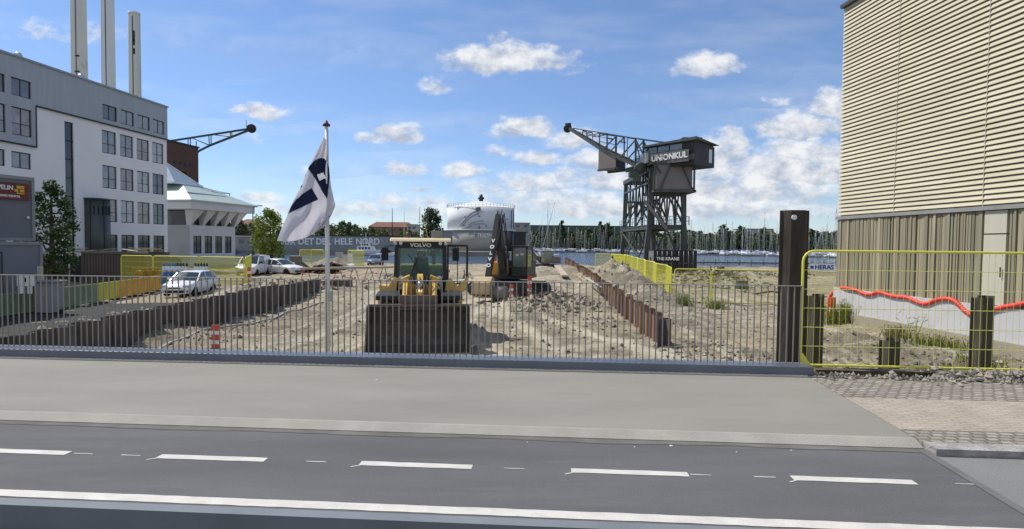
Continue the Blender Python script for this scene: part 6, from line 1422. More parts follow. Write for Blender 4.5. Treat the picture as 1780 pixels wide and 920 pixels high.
def loader():
    loc = (-2.93,18.3,gz(-2.9,18.3)-.02); RZ = R(8); r_ = thing('wheel_loader', 'yellow wheel loader with a wide dark front bucket and open cab door, facing the bridge', 'wheel loader', loc, RZ)
    ye = mat('loader_yellow', (.66,.42,.09), .45, .05, .10, 3, dirt=((.35,.27,.15), 4, .58, .6)); cream = mat('cab_roof_cream', (.62,.50,.30), .45, 0, .05, 2); bk = mat('bucket_steel', (.075,.066,.056), .6, .2, .3, 2.5, .3, 20, col2=(.14,.12,.095), dirt=((.04,.036,.032), 3, .5, .6)); fr = mat('loader_dark_frame', (.03,.032,.032), .5, .3, .2, 2)
    chrome = mat('cylinder_chrome', (.5,.5,.5), .2, .9); w2 = 1.45
    # bucket
    prof = [(-2.30,.03),(-1.75,.05),(-1.42,.16),(-1.22,.45),(-1.20,.80),(-1.32,1.10),(-1.52,1.33)]
    th = .035; mb = MB(); inner = prof; outer = [(y+ (.04 if z > .1 else 0), z-(.03 if z < .2 else -.0)) for y, z in prof]
    poly = inner+[(y+.045, z+(-.05 if z < .3 else .01)) for y, z in prof[::-1]]; mb.px_(poly, -w2, w2); bkt = part('bucket', mb, bk, r_)
    mb = MB()
    for s in (-1,1): mb.px_([(-2.30,.02),(-1.75,.03),(-1.40,.13),(-1.17,.45),(-1.16,.82),(-1.28,1.12),(-1.50,1.35),(-1.62,1.30),(-1.72,.9),(-2.0,.4)], s*w2, s*(w2+.04))
    o = part('side_plate', mb, bk); o.parent = bkt
    mb = MB(); mb.box((-w2,-2.42,.0),(w2,-2.22,.045)); o = part('cutting_edge', mb, mat('worn_edge', (.16,.15,.14), .4, .7)); o.parent = bkt
    mb = MB(); mb.box((-w2,-1.58,1.30),(w2,-1.47,1.37)); mb.px_([(-1.45,1.2),(-1.2,1.2),(-1.35,1.62),(-1.48,1.62)], -.55, .55); o = part('top_lip', mb, mat('lip_steel', (.15,.12,.10), .6, .3)); o.parent = bkt
    # lift arms
    for s in (-1,1):
        mb = MB(); x = s*.46; mb.px_([(.45,1.95),(.65,1.75),(.1,1.45),(-.55,1.05),(-.98,.42),(-1.12,.45),(-1.10,.75),(-.75,1.35),(-.1,1.8)], x-.07, x+.07); part('lift_arm', mb, ye, r_)
        mb = MB(); mb.tube((s*.26,.4,1.15),(s*.26,-.35,1.3),.06,n=12); c = part('lift_cylinder', mb, ye, r_); mb = MB(); mb.tube((s*.26,-.35,1.3),(s*.40,-.75,1.15),.035,n=10); o = part('rod', mb, chrome); o.parent = c
    mb = MB(); mb.px_([(.5,2.15),(.2,2.12),(-.25,1.75),(-.75,1.65),(-.95,1.15),(-.8,1.1),(-.5,1.35),(.1,1.6),(.5,1.8)], -.09, .09); mb.tube((-.12,-.3,1.6),(.12,-.3,1.6),.12,n=14); part('tilt_link', mb, ye, r_)
    mb = MB(); mb.tube((0,.35,1.95),(0,-.3,1.82),.075,n=12); mb.tube((0,-.3,1.82),(0,-.75,1.5),.04,n=10); mb.tube((-.5,-1.0,1.05),(.5,-1.0,1.05),.09,n=12); part('tilt_cylinder', mb, chrome, r_)
    mb = MB()
    for s in (-1,1): mb.py_([(s*.16,1.0),(s*.36,1.0),(s*.62,2.0),(s*.34,2.12),(s*.22,1.6)], .25, .85)
    mb.box((-.36,.3,.7),(.36,1.5,1.25)); mb.box((-.5,.75,1.1),(.5,1.25,1.75)); part('front_frame', mb, ye, r_, bevel=.015)
    mb = MB()
    for i in range(7): x = -.3+.1*i; mb.path([(x,.25,1.95),(x*1.2,-.0,2.08),(x*.8,-.35,1.75),(x*.7,-.6,1.35)], .018, 6)
    for s in (-1,1): mb.path([(s*.52,.5,1.9),(s*.66,.1,1.75),(s*.6,-.3,1.4),(s*.5,-.9,1.0)], .022, 6)
    part('hydraulic_hoses', mb, M_black, r_)
    for s in (-1,1):
        for y in (0, 2.95):
            mb = MB(); mb.lathe([(.36,-.24),(.66,-.25),(.72,-.17),(.72,.17),(.66,.25),(.36,.24)], (s*.98,y,.70), 30, axis='x'); 
            for k in range(24):
                a = 2*math.pi*k/24
                for q in (-1,1): c = Vector((s*.98+q*.10, y+.73*math.cos(a+q*.06), .70+.73*math.sin(a+q*.06))); mb.bar(c+Vector((-.09,0,0)), c+Vector((.09,-.05*math.sin(a)*q,.05*math.cos(a)*q)), .06, .05, up=(0,math.cos(a),math.sin(a)))
            wl = part('wheel', mb, mat('loader_tyre', (.05,.05,.045), .9, 0, .3, 4, dirt=((.22,.2,.16),5,.5,.6)), r_); mb = MB(); mb.lathe([(0,s*.02),(.2,s*.1),(.34,s*.2),(.38,s*.22),(.38,-s*.1)], (s*.98,y,.70), 24, axis='x'); o = part('rim', mb, ye); o.parent = wl
        mb = MB(); mb.px_([(-.62,1.50),(-.5,1.56),(.45,1.60),(.75,1.35),(.75,1.30),(.42,1.53),(-.5,1.50)], s*.66, s*1.32); mb.box((s*.66,-.64,1.40),(s*1.32,-.58,1.53)); part('front_mudguard', mb, fr, r_)
        mb = MB(); mb.px_([(1.05,.75),(1.2,1.35),(1.9,1.6),(3.6,1.6),(3.75,1.5),(2.2,1.55),(1.8,.75)], s*.80, s*1.42) ; part('rear_mudguard', mb, ye, r_, bevel=.02)
        mb = MB(); mb.py_([(s*.80,1.45),(s*1.30,1.45),(s*1.36,1.78),(s*1.05,1.72),(s*.86,2.02),(s*.74,1.95)] if s < 0 else [(.80,1.5),(1.28,1.42),(1.52,1.62),(1.62,2.06),(1.25,1.70),(1.02,1.98),(.86,1.90)], .75, 1.15); part('yellow_side_panel', mb, ye, r_, bevel=.015)
        mb = MB(); mb.box((s*.55,.80,1.62),(s*.70,.95,2.0)); mb.lathe([(0,-.05),(.09,-.05),(.1,0),(0,0)], (s*.62,.78,1.98), 14, axis='y'); part('work_lamp', mb, M_lamp, r_)
        mb = MB(); 
        for k in range(3): mb.box((s*1.05,1.2,.45+k*.3),(s*1.35,1.55,.49+k*.3))
        part('step', mb, fr, r_)
    mb = MB(); mb.tube((-1.0,0,.7),(1.0,0,.7),.16,n=12); mb.tube((-1.0,2.95,.7),(1.0,2.95,.7),.16,n=12); mb.box((-.45,-.1,.55),(.45,4.3,1.15)); part('chassis', mb, fr, r_)
    mb = MB(); mb.box((-.78,2.95,1.2),(.78,4.7,2.35)); part('engine_hood', mb, ye, r_, bevel=.06); mb = MB(); mb.box((-1.15,4.3,.75),(1.15,4.95,1.4)); part('counterweight', mb, fr, r_, bevel=.05)
    mb = MB(); mb.tube((.45,3.6,2.3),(.45,3.6,3.1),.07,n=12); part('exhaust', mb, fr, r_)
    # cab
    x0, y0, y1, z0, z1 = .86, 1.25, 2.85, 1.45, 3.18
    mb = MB(); mb.box((-x0,y0,z0-.15),(x0,y1,z0)); mb.box((-x0,y0,z0),(x0,y0+.05,z0+.45))
    for s in (-1,1):
        mb.bar((s*x0,y0,z0),(s*(x0-.06),y0+.05,z1),.11,.11); mb.bar((s*x0,y1,z0),(s*(x0-.06),y1-.05,z1),.12,.12); mb.bar((s*x0,(y0+y1)/2+.2,z0),(s*(x0-.06),(y0+y1)/2+.2,z1),.08)
        mb.bar((s*(x0-.05),y0,z1-.03),(s*(x0-.05),y1,z1-.03),.1)
    mb.box((-x0,y0-.02,z1-.20),(x0,y0+.08,z1-.02)); mb.bar((-x0,y1,z1-.05),(x0,y1,z1-.05),.1); mb.bar((-x0,y0,z0+.47),(x0,y0,z0+.47),.06); cb = part('cab', mb, fr, r_)
    g = text_mb('VOLVO', .17, frame((0,y0-.03,z1-.10), (1,0,0), (0,0,1)), .004, .006, sx=1.25); o = part('lettering', g, mat('white_letters', (.8,.8,.8), .7)); o.parent = cb
    gl = glass_mat('cab_clear_glass', (.30,.42,.42), .04, .16, True)
    mb = MB(); mb.box((-x0+.06,y0+.02,z0+.5),(x0-.06,y0+.03,z1-.2)); mb.box((-x0+.06,y1-.03,z0+.5),(x0-.06,y1-.02,z1-.1)); mb.box((-x0-.005,y0+.08,z0+.5),(-x0+.005,y1-.08,z1-.1)); o = part('windscreen', mb, gl); o.parent = cb
    mb = MB(); mb.path([(-.35,y0-.015,z0+.55),(-.1,y0-.02,z0+1.2)], .012, 5); mb.path([(.1,y0-.015,z0+.5),(-.42,y0-.02,z0+1.35)], .010, 5); o = part('wiper', mb, M_black); o.parent = cb
    mb = MB(); mb.lathe([(.14,-.012),(.17,-.012),(.17,.012),(.14,.012),(.14,-.012)], (0,0,0), 20); mb.xf(Matrix.Translation((0,1.72,2.35)) @ Matrix.Rotation(R(-35),4,'X')); mb.bar((0,1.72,2.34),(0,1.55,1.8),.06); mb.box((-.3,1.4,1.45),(.3,1.6,2.1)); o = part('steering_column', mb, M_black); o.parent = cb
    mb = MB(); mb.box((-.26,2.0,1.78),(.26,2.5,1.92)); mb.box((-.25,2.42,1.9),(.25,2.56,2.65)); mb.box((-.14,2.44,2.66),(.14,2.54,2.86)); o = part('seat', mb, M_black, bevel=.03); o.parent = cb
    mb = MB(); mb.px_([(y0-.18,z1+.02),(y0-.10,z1+.11),(y0+.1,z1+.15),(y1-.1,z1+.15),(y1+.08,z1+.02)], -x0-.16, x0+.16); part('roof', mb, cream, r_, bevel=.03)
    for s in (-1,1):
        for k in (.12,.30): mb = MB(); mb.lathe([(0,-.05),(.06,-.05),(.065,.04),(0,.06)], (s*(x0+.10-k),y0-.14,z1-.04), 12, axis='y'); part('roof_lamp', mb, M_lamp, r_)
        mb = MB(); xm = s*(x0+.32); mb.bar((s*x0,y0,z1-.1),(xm,y0-.1,z1-.15),.03); mb.bar((xm,y0-.1,z1-.15),(xm,y0-.1,z1-.25),.03); mb.box((xm-.11,y0-.16,z1-.62),(xm+.11,y0-.06,z1-.18)); part('mirror', mb, M_black, r_, bevel=.03)
    mb = MB(); mb.lathe([(0,0),(.09,0),(.09,.05),(.07,.2),(0,.22)], (-.45,2.0,z1+.15), 12); part('beacon', mb, mat('beacon_dark', (.08,.06,.05), .4), r_)
    mb = MB(); mb.tube((.25,2.6,z1+.1),(.05,2.6,z1+.95),.010,n=5); mb.tube((-.62,2.6,z1+.1),(-.62,2.6,z1+1.1),.008,n=5); part('antenna', mb, mat('antenna_yellow', (.5,.5,.1), .6), r_)
    mb = MB(); mb.box((.35,2.2,z1+.14),(.75,2.75,z1+.42)); part('air_unit', mb, mat('air_unit_grey', (.2,.21,.19), .6), r_, bevel=.03)
    # open door (hinged at the front pillar, swung out)
    mb = MB(); xa, xb, yd = x0+.06, x0+.72, y0+.02
    mb.bar((xa,yd,z0-.10),(xa,yd,z1-.1),.06); mb.bar((xb,yd+.05,z0+.15),(xb,yd+.05,z1-.1),.07); mb.bar((xa,yd,z1-.1),(xb,yd+.05,z1-.1),.07); mb.bar((xa,yd,z0+.32),(xb,yd+.05,z0+.32),.05); mb.bar((xa,yd,z0-.10),(xb,yd+.05,z0+.15),.07); mb.bar(((xa+xb)/2,yd+.02,z0+.32),((xa+xb)/2,yd+.02,z1-.1),.03)
    d = part('door', mb, fr, r_); mb = MB(); mb.bar((xb-.1,yd-.02,z0+.5),(xb-.1,yd-.02,z0+.8),.03); o = part('handle', mb, M_black); o.parent = d
    M = Matrix.Translation(loc) @ Matrix.Rotation(RZ,4,'Z'); s_ = M @ Vector((0,2.22,1.93))
    seated_person(s_, 'person in dark work clothes seated at the wheel inside the loader cab', RZ)
loader()
# ================================================================ excavators
def excavator(label, loc, sc, body_rz, track_rz, dark, side, bucketm, knee, tip, text=None, cabx=.55):
    r_ = thing('excavator', label, 'excavator', loc, body_rz); r_.scale = (sc,)*3; tk = track_rz-body_rz; T = Matrix.Rotation(tk,4,'Z')
    for s in (-1,1):
        mb = MB(); L_ = 1.75; prof = []
        for k in range(9): a = R(90+k*22.5); prof.append((-L_+.42*math.cos(a), .42+.42*math.sin(a)))
        for k in range(9): a = R(-90+k*22.5); prof.append((L_+.42*math.cos(a), .42+.42*math.sin(a)))
        mb.px_(prof, s*.85, s*1.4)
        for k in range(16): y = -L_+2*L_*k/15; mb.box((s*.84,y-.05,.83),(s*1.42,y+.05,.89)); mb.box((s*.84,y-.05,-.04),(s*1.42,y+.05,.01))
        mb.xf(T); t = part('track', mb, mat('track_steel', (.07,.065,.06), .7, .4, .3, 3, dirt=((.2,.18,.14),4,.5,.6)), r_)
        mb = MB(); 
        for y in (-1.75,-.9,0,.9,1.75): mb.lathe([(0,s*.04),(.26 if abs(y) > 1 else .17,s*.04),(.26 if abs(y) > 1 else .17,-s*.03)], (s*1.4,y,.42 if abs(y)>1 else .25), 14, axis='x')
        mb.xf(T); o = part('roller', mb, M_dark); o.parent = t
    mb = MB(); mb.box((-.9,-1,.4),(.9,1,.75)); mb.xf(T); mb.lathe([(0,.7),(.65,.7),(.65,1.05),(0,1.05)], (0,0,0), 24); part('undercarriage', mb, dark, r_)
    mb = MB(); mb.box((-1.3,-.9,1.05),(1.3,2.1,1.22)); mb.box((-.35,-.95,1.2),(.1,.4,1.75)); part('platform', mb, dark, r_, bevel=.02)
    mb = MB(); mb.box((-1.3,-.5,1.23),(-.55,1.5,2.05)); part('side_housing', mb, side, r_, bevel=.05); mb = MB(); mb.box((-.54,.5,1.23),(1.3,1.5,2.15)); part('engine_housing', mb, dark, r_, bevel=.05)
    mb = MB(); mb.pz_([(-1.3,1.51),(1.3,1.51),(1.25,2.0),(.8,2.35),(-.8,2.35),(-1.25,2.0)], 1.1, 2.1); part('counterweight', mb, dark, r_, bevel=.05)
    x0, x1, y0, y1, z0, z1 = cabx-.28, cabx+.68, -.95, .75, 1.23, 2.98
    mb = MB(); mb.box((x0,y0,z0),(x1,y1,z0+.55))
    for x in (x0+.04,x1-.04):
        for y in (y0+.05,y1-.05): mb.bar((x,y,z0+.5),(x,y,z1),.09)
    mb.box((x0-.04,y0-.05,z1-.05),(x1+.04,y1+.04,z1+.06)); c = part('cab', mb, dark, r_, bevel=.02)
    mb = MB(); mb.box((x0+.03,y0+.03,z0+.55),(x1-.03,y1-.03,z1-.06)); o = part('windows', mb, glass_mat('excavator_glass', (.11,.15,.155), .06)); o.parent = c
    mb = MB(); mb.box((x0+.25,y0-.01,z1-.55),(x0+.42,y0+.02,z1-.42)); mb.box((x0+.55,y0-.01,z1-.5),(x0+.72,y0+.02,z1-.38)); mb.box((x0-.08,y0-.02,z0+1.1),(x0-.02,y0+.02,z0+1.4)); o = part('cab_lamp', mb, M_lamp); o.parent = c
    bx = -.13
    K = Vector(knee); F = Vector((bx,-.75,1.55)); Tp = Vector(tip)
    def plate(A, B, wa, wb, th, m, nm, bow=0):
        A = Vector(A); B = Vector(B); d = (B-A).normalized(); n = Vector((0,-d.z,d.y)) if abs(d.x) < .9 else Vector((0,0,1)); n.normalize(); mid = (A+B)/2+n*bow; mb = MB(); P = [A+n*wa/2, mid+n*(wa+wb)/2.6, B+n*wb/2, B-n*wb/2, mid-n*(wa+wb)/3.4, A-n*wa/2]; h = Vector((th/2,0,0)); k = len(mb.v); mb.v = [p-h for p in P]+[p+h for p in P]; m_ = 6
        mb.f = [tuple(range(6)), tuple(range(11,5,-1))]+[((i+1)%6, i, 6+i, 6+(i+1)%6) for i in range(6)]; mb.sm = [False]*8; return part(nm, mb, m, r_, bevel=.015)
    bo = plate(F, K, .55, .42, .34, dark, 'boom', .28); ar = plate(K+Vector((0,0,.3)), Tp, .46, .28, .28, dark, 'arm')
    mb = MB(); mb.tube(K+Vector((-.24,0,.0)), K+Vector((.24,0,0)), .16, n=14); mb.bar(K+Vector((-.12,-.1,.3)), K+Vector((-.12,.3,.62)), .05, .2); mb.bar(K+Vector((.12,-.1,.3)), K+Vector((.12,.3,.62)), .05, .2); part('knuckle', mb, mat('knuckle_grey', (.12,.125,.125), .5, .3), r_)
    for s in (-1,1):
        mb = MB(); a = Vector((bx+s*.27,-.95,1.3)); b = F.lerp(K,.5)+Vector((s*.27,0,-.0)); mb.tube(a, a.lerp(b,.6), .075, n=10); mb.tube(a.lerp(b,.6), b, .045, n=8); part('boom_cylinder', mb, mat('grey_cylinder', (.17,.175,.17), .4, .3), r_)
    mb = MB(); a = F.lerp(K,.55)+Vector((0,-.0,.45)); b = K+Vector((0,.15,.55)); mb.tube(a, a.lerp(b,.6), .08, n=10); mb.tube(a.lerp(b,.6), b, .045, n=8); part('arm_cylinder', mb, mat('cylinder_chrome', (.5,.5,.5), .2, .9), r_)
    mb = MB(); mb.path([F+Vector((.25,0,.2)), F.lerp(K,.5)+Vector((.28,-.1,.5)), K+Vector((.3,-.25,.35)), K.lerp(Tp,.5)+Vector((.28,-.2,0))], .03, 6); mb.path([F+Vector((.3,0,.1)), F.lerp(K,.5)+Vector((.34,-.0,.4)), K+Vector((.36,-.15,.45)), K.lerp(Tp,.6)+Vector((.3,-.15,0))], .025, 6); part('hose', mb, M_black, r_)
    mb = MB(); c = Tp; prof = [(c.y-.1,c.z+.1),(c.y+.25,c.z+.05),(c.y+.45,c.z-.3),(c.y+.4,c.z-.75),(c.y+.1,c.z-1.0),(c.y-.35,c.z-1.05),(c.y-.75,c.z-.85),(c.y-.6,c.z-.2)]; mb.px_(prof, c.x-.72, c.x+.30); bk = part('bucket', mb, bucketm, r_, bevel=.03)
    mb = MB()
    for k in range(5): x = c.x-.55+k*.275; mb.box((x-.05,c.y-.95,c.z-.9),(x+.05,c.y-.7,c.z-.82))
    o = part('tooth', mb, M_dark); o.parent = bk
    if text:
        d = (Tp-K).normalized(); mb = MB(); up = -d
        for k, ch in enumerate(text):
            p = K+(Tp-K)*(.36+.105*k)+Vector((.0,-.36,0)); g = text_mb(ch, .30, frame(p, (1,0,0), up), .008, .012); o_ = len(mb.v); mb.v += g.v; mb.f += [tuple(o_+j for j in f) for f in g.f]; mb.sm += g.sm
        o = part('lettering', mb, mat('white_letters', (.8,.8,.8), .7)); o.parent = ar
    return r_
M_exd = mat('excavator_charcoal', (.032,.033,.034), .45, .2, .2, 2, dirt=((.12,.11,.09),4,.6,.5)); M_exo = mat('excavator_orange', (.72,.34,.035), .45, 0, .1, 2); M_tan = mat('tan_bucket', (.46,.34,.19), .6, 0, .15, 2, dirt=((.2,.16,.11),3,.6,.5))
ex = excavator('charcoal excavator with raised boom and orange side housing, right of the wheel loader', (-.15,35,G), 1.0, R(-13), R(58), M_exd, M_exo, M_tan, (-.2,-2.0,4.45), (-.35,-3.7,1.25), 'VOLVO', cabx=.62)
mb = MB(); mb.lathe([(0,2.05),(.12,2.05),(.05,2.3),(.05,2.5),(.12,2.55),(.08,2.7),(0,2.72)], (-.95,0,0), 10); part('warning_cone', mb, mat('cone_red_orange', (.7,.10,.04), .5), ex)
mb = MB(); mb.lathe([(0,-.5),(.38,-.5),(.38,.3),(0,.3)], (.45,-3.75,.45), 22, axis='x'); part('compactor_drum', mb, mat('drum_grey', (.2,.2,.18), .7), ex)
p = at(948,455,63); M_ex2 = mat('small_excavator_grey', (.20,.17,.15), .6, .1, .2, 2)
excavator('small grey brown excavator farther away on the dirt ramp near the water', (p.x,63,gz(p.x,63)-.05), .70, R(-62), R(-75), M_ex2, mat('rust_red_housing', (.20,.06,.045), .6), M_rust, (-.2,-2.4,3.0), (-.3,-3.3,1.2), None)
# ================================================================ left foreground objects: cabins, container, bins, bottles
def cabin(name, label, x1, w, y, d, z0, z1, m, rz=0):
    r_ = thing(name, label, 'site cabin', (x1,y,z0), rz); h = z1-z0; mb = MB(); mb.box((-w,0,.02),(0,d,h-.02)); part('wall', mb, m, r_, bevel=.02)
    mb = MB()
    for x in (-w,0): 
        mb.box((x-.06,-.05,0),(x+.06,.09,h))
    mb.box((-w,-.05,h-.14),(0,.06,h)); mb.box((-w,-.05,0),(0,.06,.12)); mb.box((-.05,0,h-.14),(.06,d,h)); mb.box((-.05,0,0),(.06,d,.12)); part('frame', mb, mat('cabin_frame', (.26,.27,.28), .6, .1), r_); return r_
mc = mat('cabin_grey', (.165,.175,.20), .7, .05, .06, .7); mc2 = mat('cabin_lower_grey', (.20,.205,.235), .7, .05, .06, .7)
cA = cabin('site_cabin', 'upper grey site cabin with a red brown sign, stacked at the left edge', -20.8, 6.05, 25.0, 2.6, 2.02, 4.75, mc, R(77))
mb = MB(); mb.box((-2.0,-.10,1.72),(-.20,-.055,2.42)); sg = part('sign', mb, mat('sign_red_brown', (.16,.035,.025), .6), cA)
g = text_mb('ZEPPELIN', .26, frame((-1.35,-.11,2.2), (1,0,0), (0,0,1)), .004, .006, sx=.92); o = part('lettering', g, mat('white_letters', (.8,.8,.8), .7)); o.parent = sg
g = text_mb('NORDHAVN RENTAL', .13, frame((-1.2,-.11,1.86), (1,0,0), (0,0,1)), .004, .004); o = part('small_lettering', g, mat('white_letters', (.8,.8,.8), .7)); o.parent = sg
mb = MB(); mb.box((-.72,-.12,2.2),(-.42,-.102,2.32)); mb.box((-.60,-.12,2.06),(-.42,-.102,2.17)); mb.box((-.80,-.12,2.06),(-.66,-.102,2.17)); mb.box((-.72,-.12,1.97),(-.42,-.102,2.03)); o = part('emblem', mb, mat('sign_yellow', (.65,.42,.04), .6)); o.parent = sg
mb = MB(); mb.tube((-.25,-.09,1.0),(-.25,-.02,1.0),.05,n=8); part('lock', mb, M_white, cA)
cB = cabin('site_cabin', 'lower grey lilac site cabin carrying the signed one, at the left edge', -20.62, 6.3, 25.15, 2.8, G+.02, 1.98, mc2, R(77))
mb = MB(); mb.box((-1.62,-.075,.3),(-1.58,-.055,2.6)); mb.box((-2.6,-.07,2.55),(-1.6,-.055,2.6)); part('door_seam', mb, M_dark, cB)
mb = MB(); mb.lathe([(.16,0),(.26,0),(.26,.02),(.16,.02),(.16,0)], (0,0,0), 24); mb.xf(Matrix.Translation((-2.05,-.08,1.75)) @ Matrix.Rotation(R(90),4,'X')); part('ring_mark', mb, M_black, cB)
p = at(45,478,22); r_ = thing('notice_stand', 'white notice board with two sheets hanging below it, before the lower grey cabin', 'notice board', (p.x,22,G)); mb = MB(); mb.box((-.34,-.02,1.35),(.34,.02,1.75)); part('board', mb, M_white, r_)
mb = MB(); mb.box((-.24,-.02,1.05),(-.06,.0,1.34)); mb.box((.06,-.02,1.05),(.24,.0,1.34)); mb.box((-.04,-.03,1.45),(.04,-.021,1.7)) ; part('sheet', mb, M_white, r_); mb = MB(); mb.bar((-.3,.03,0),(-.3,.03,1.7),.05); mb.bar((.3,.03,0),(.3,.03,1.7),.05); part('post', mb, M_dark, r_)
mb = MB(); mb.box((-.05,-.03,1.5),(.03,-.022,1.66)); part('pictogram', mb, M_black, r_)
# brown container with planks
br = mat('brown_container', (.105,.085,.075), .75, .05, .15, .8, .1, 10, col2=(.15,.125,.11)); cc = thing('open_skip_container', 'brown corrugated open top container loaded with pale planks, left of the yellow crates', 'container', (-29.0,42,G), R(-4))
mb = MB(); w = 4.9; h = 2.14; n = 44
for (y) in (0, 2.4):
    for i in range(n): x0_ = -w/2+w*i/n; x1_ = -w/2+w*(i+1)/n; d = .05*(1 if i % 2 else -1)*(.5); mb.bar((x0_+.03,y+d,.1),(x0_+.03,y+d,h),w/n*.98,.04,up=(0,1,0))
for x in (-w/2,w/2): mb.box((x-.03,0,.1),(x+.03,2.4,h))
mb.box((-w/2,0,.1),(w/2,2.4,.16)); part('shell', mb, br, cc); mb = MB()
for y in (-.06,2.46): mb.box((-w/2-.05,y-.05,h-.02),(w/2+.05,y+.05,h+.1)); mb.box((-w/2-.05,y-.05,0),(w/2+.05,y+.05,.12))
for x in (-w/2-.03,w/2+.03,w/2-.45): mb.box((x-.05,-.1,0),(x+.05,.02,h+.1))
part('rim_and_posts', mb, mat('brown_rim', (.14,.12,.11), .7), cc)
pk = mat('pale_plank', (.55,.47,.36), .85, 0, .25, 2); rnd = random.Random(4); mb = MB()
for i in range(30):
    x = rnd.uniform(-33.5,-27); y = 42.3+rnd.uniform(0,2); z = 1.22+rnd.uniform(0,.22); a = rnd.uniform(-.25,.25); l = rnd.uniform(.8,2.0); mb.bar((x-l*math.cos(a)*.5,y-l*math.sin(a),z-rnd.uniform(-.1,.1)),(x+l*math.cos(a)*.5,y+l*math.sin(a),z+rnd.uniform(-.08,.08)),rnd.uniform(.1,.3),.03)
single('plank_heap', mb, pk, 'heap of pale loose planks and boards lying on top of the brown container and rack', 'planks', loc=(-30,43,1.2))
rk = thing('storage_rack', 'dark rack with white posts between the grey cabins and the brown container', 'rack', (-33.4,42.5,G)); mb = MB()
for x in (-1.8,-1.0,-.3,.9,1.9): mb.bar((x,-.3,0),(x,-.3,2.15),.07); mb.bar((x,1.8,0),(x,1.8,2.15),.07)
part('post', mb, M_white, rk); mb = MB(); mb.box((-2,0,.0),(2,1.8,1.9)); part('dark_box', mb, M_dark, rk); mb = MB(); mb.box((-2.1,-.4,2.15),(2.1,2,2.22)); part('top_board', mb, pk, rk)
mb = MB(); mb.box((-.9,-.03,1.35),(.9,-.005,1.6)); part('dark_panel', mb, mat('green_panel', (.05,.09,.06), .6), rk); g = text_mb('CONTAINER', .2, frame((0,-.05,1.47), (1,0,0), (0,0,1)), .004, .004); part('lettering', g, mat('faint_letters', (.35,.42,.36), .7), rk)
p = at(85,480,24); bn = thing('waste_bin', 'grey wheeled bin with a flat lid between the lower cabin and the brown container', 'bin', (p.x,24,G)); mb = MB(); mb.py_([(-.3,.1),(.3,.1),(.36,1.35),(-.36,1.35)], -.3, .3); part('body', mb, mat('bin_grey', (.33,.34,.35), .6), bn, bevel=.02); mb = MB(); mb.box((-.5,-.4,1.36),(.5,.4,1.43)); part('lid', mb, mat('bin_lid', (.25,.26,.26), .6), bn, bevel=.015)
for s in (-1,1): mb = MB(); mb.lathe([(0,-.04),(.1,-.04),(.1,.04),(0,.04)], (s*.3,.2,.1), 12, axis='x'); part('wheel', mb, M_black, bn)
p = at(70,480,24.5); mb = MB(); mb.bar((p.x,24.5,G),(p.x,24.5,.95),.14); single('post', mb, mat('pale_post', (.55,.55,.42), .8), 'pale upright post just left of the grey bin', 'post', loc=(p.x,24.5,G))
# yellow crates
for i, (px, Y) in enumerate(((245,37.6),(260,37.9),(273,38.2))):
    p = at(px, 480, Y); r_ = thing('stillage_crate', ('brown yellow mesh crate beside the brown container, leftmost of three','brown yellow mesh crate between its two neighbours','brown yellow mesh crate touching the blue gas cylinders')[i], 'crate', (p.x,Y,G), R(-6))
    ym = mat('dirty_yellow', (.42,.30,.05), .7, 0, .25, 3); mb = MB()
    for x in (-.32,.32):
        for y in (-.3,.3): mb.bar((x,y,0),(x,y,1.35),.06)
    for z in (.1,.7,1.3):
        for y in (-.3,.3): mb.bar((-.32,y,z),(.32,y,z),.05)
        for x in (-.32,.32): mb.bar((x,-.3,z),(x,.3,z),.05)
    part('frame', mb, ym, r_); mb = MB(); mb.box((-.29,-.26,.12),(.29,.26,1.15)); part('infill', mb, ym, r_)
M_gblue = mat('gas_blue', (.10,.19,.36), .4, .1); M_gtop = mat('gas_white', (.6,.66,.70), .4, .1)
def bottle(px, Y, body, top, label, group):
    p = at(px, 480, Y); r_ = thing('gas_cylinder', label, 'gas cylinder', (p.x,Y,G), 0, group); mb = MB(); mb.lathe([(0,0),(.12,0),(.12,1.2),(0,1.2)], (0,0,0), 14); part('body', mb, body, r_); mb = MB(); mb.lathe([(.121,1.1),(.12,1.25),(.08,1.42),(.04,1.48),(0,1.48)], (0,0,0), 14); part('shoulder', mb, top, r_); mb = MB(); mb.lathe([(0,1.46),(.06,1.46),(.06,1.66),(0,1.68)], (0,0,0), 10); part('cap', mb, body, r_)
gi = 0
for k, (px, grp) in enumerate([(285,0),(290,0),(295,0),(300,0),(304,0),(309,1),(314,1),(319,1),(325,1),(340,2),(345,2),(350,2),(355,2),(360,2)]):
    Y = 37.6+.3*(k % 2); cfg = ((M_gblue, M_gtop, 'blue gas cylinder with a white shoulder, in the group beside the brown yellow crates', 'blue gas cylinders'), (M_dark, M_gtop, 'black gas cylinder with a white shoulder, in the group touching the blue cylinders', 'black gas cylinders beside the blue'), (M_dark, M_gtop, 'black gas cylinder with a white shoulder, in the separate group behind the hatchback roof', 'black gas cylinders behind the hatchback'))[grp]
    bottle(px, Y, *cfg)
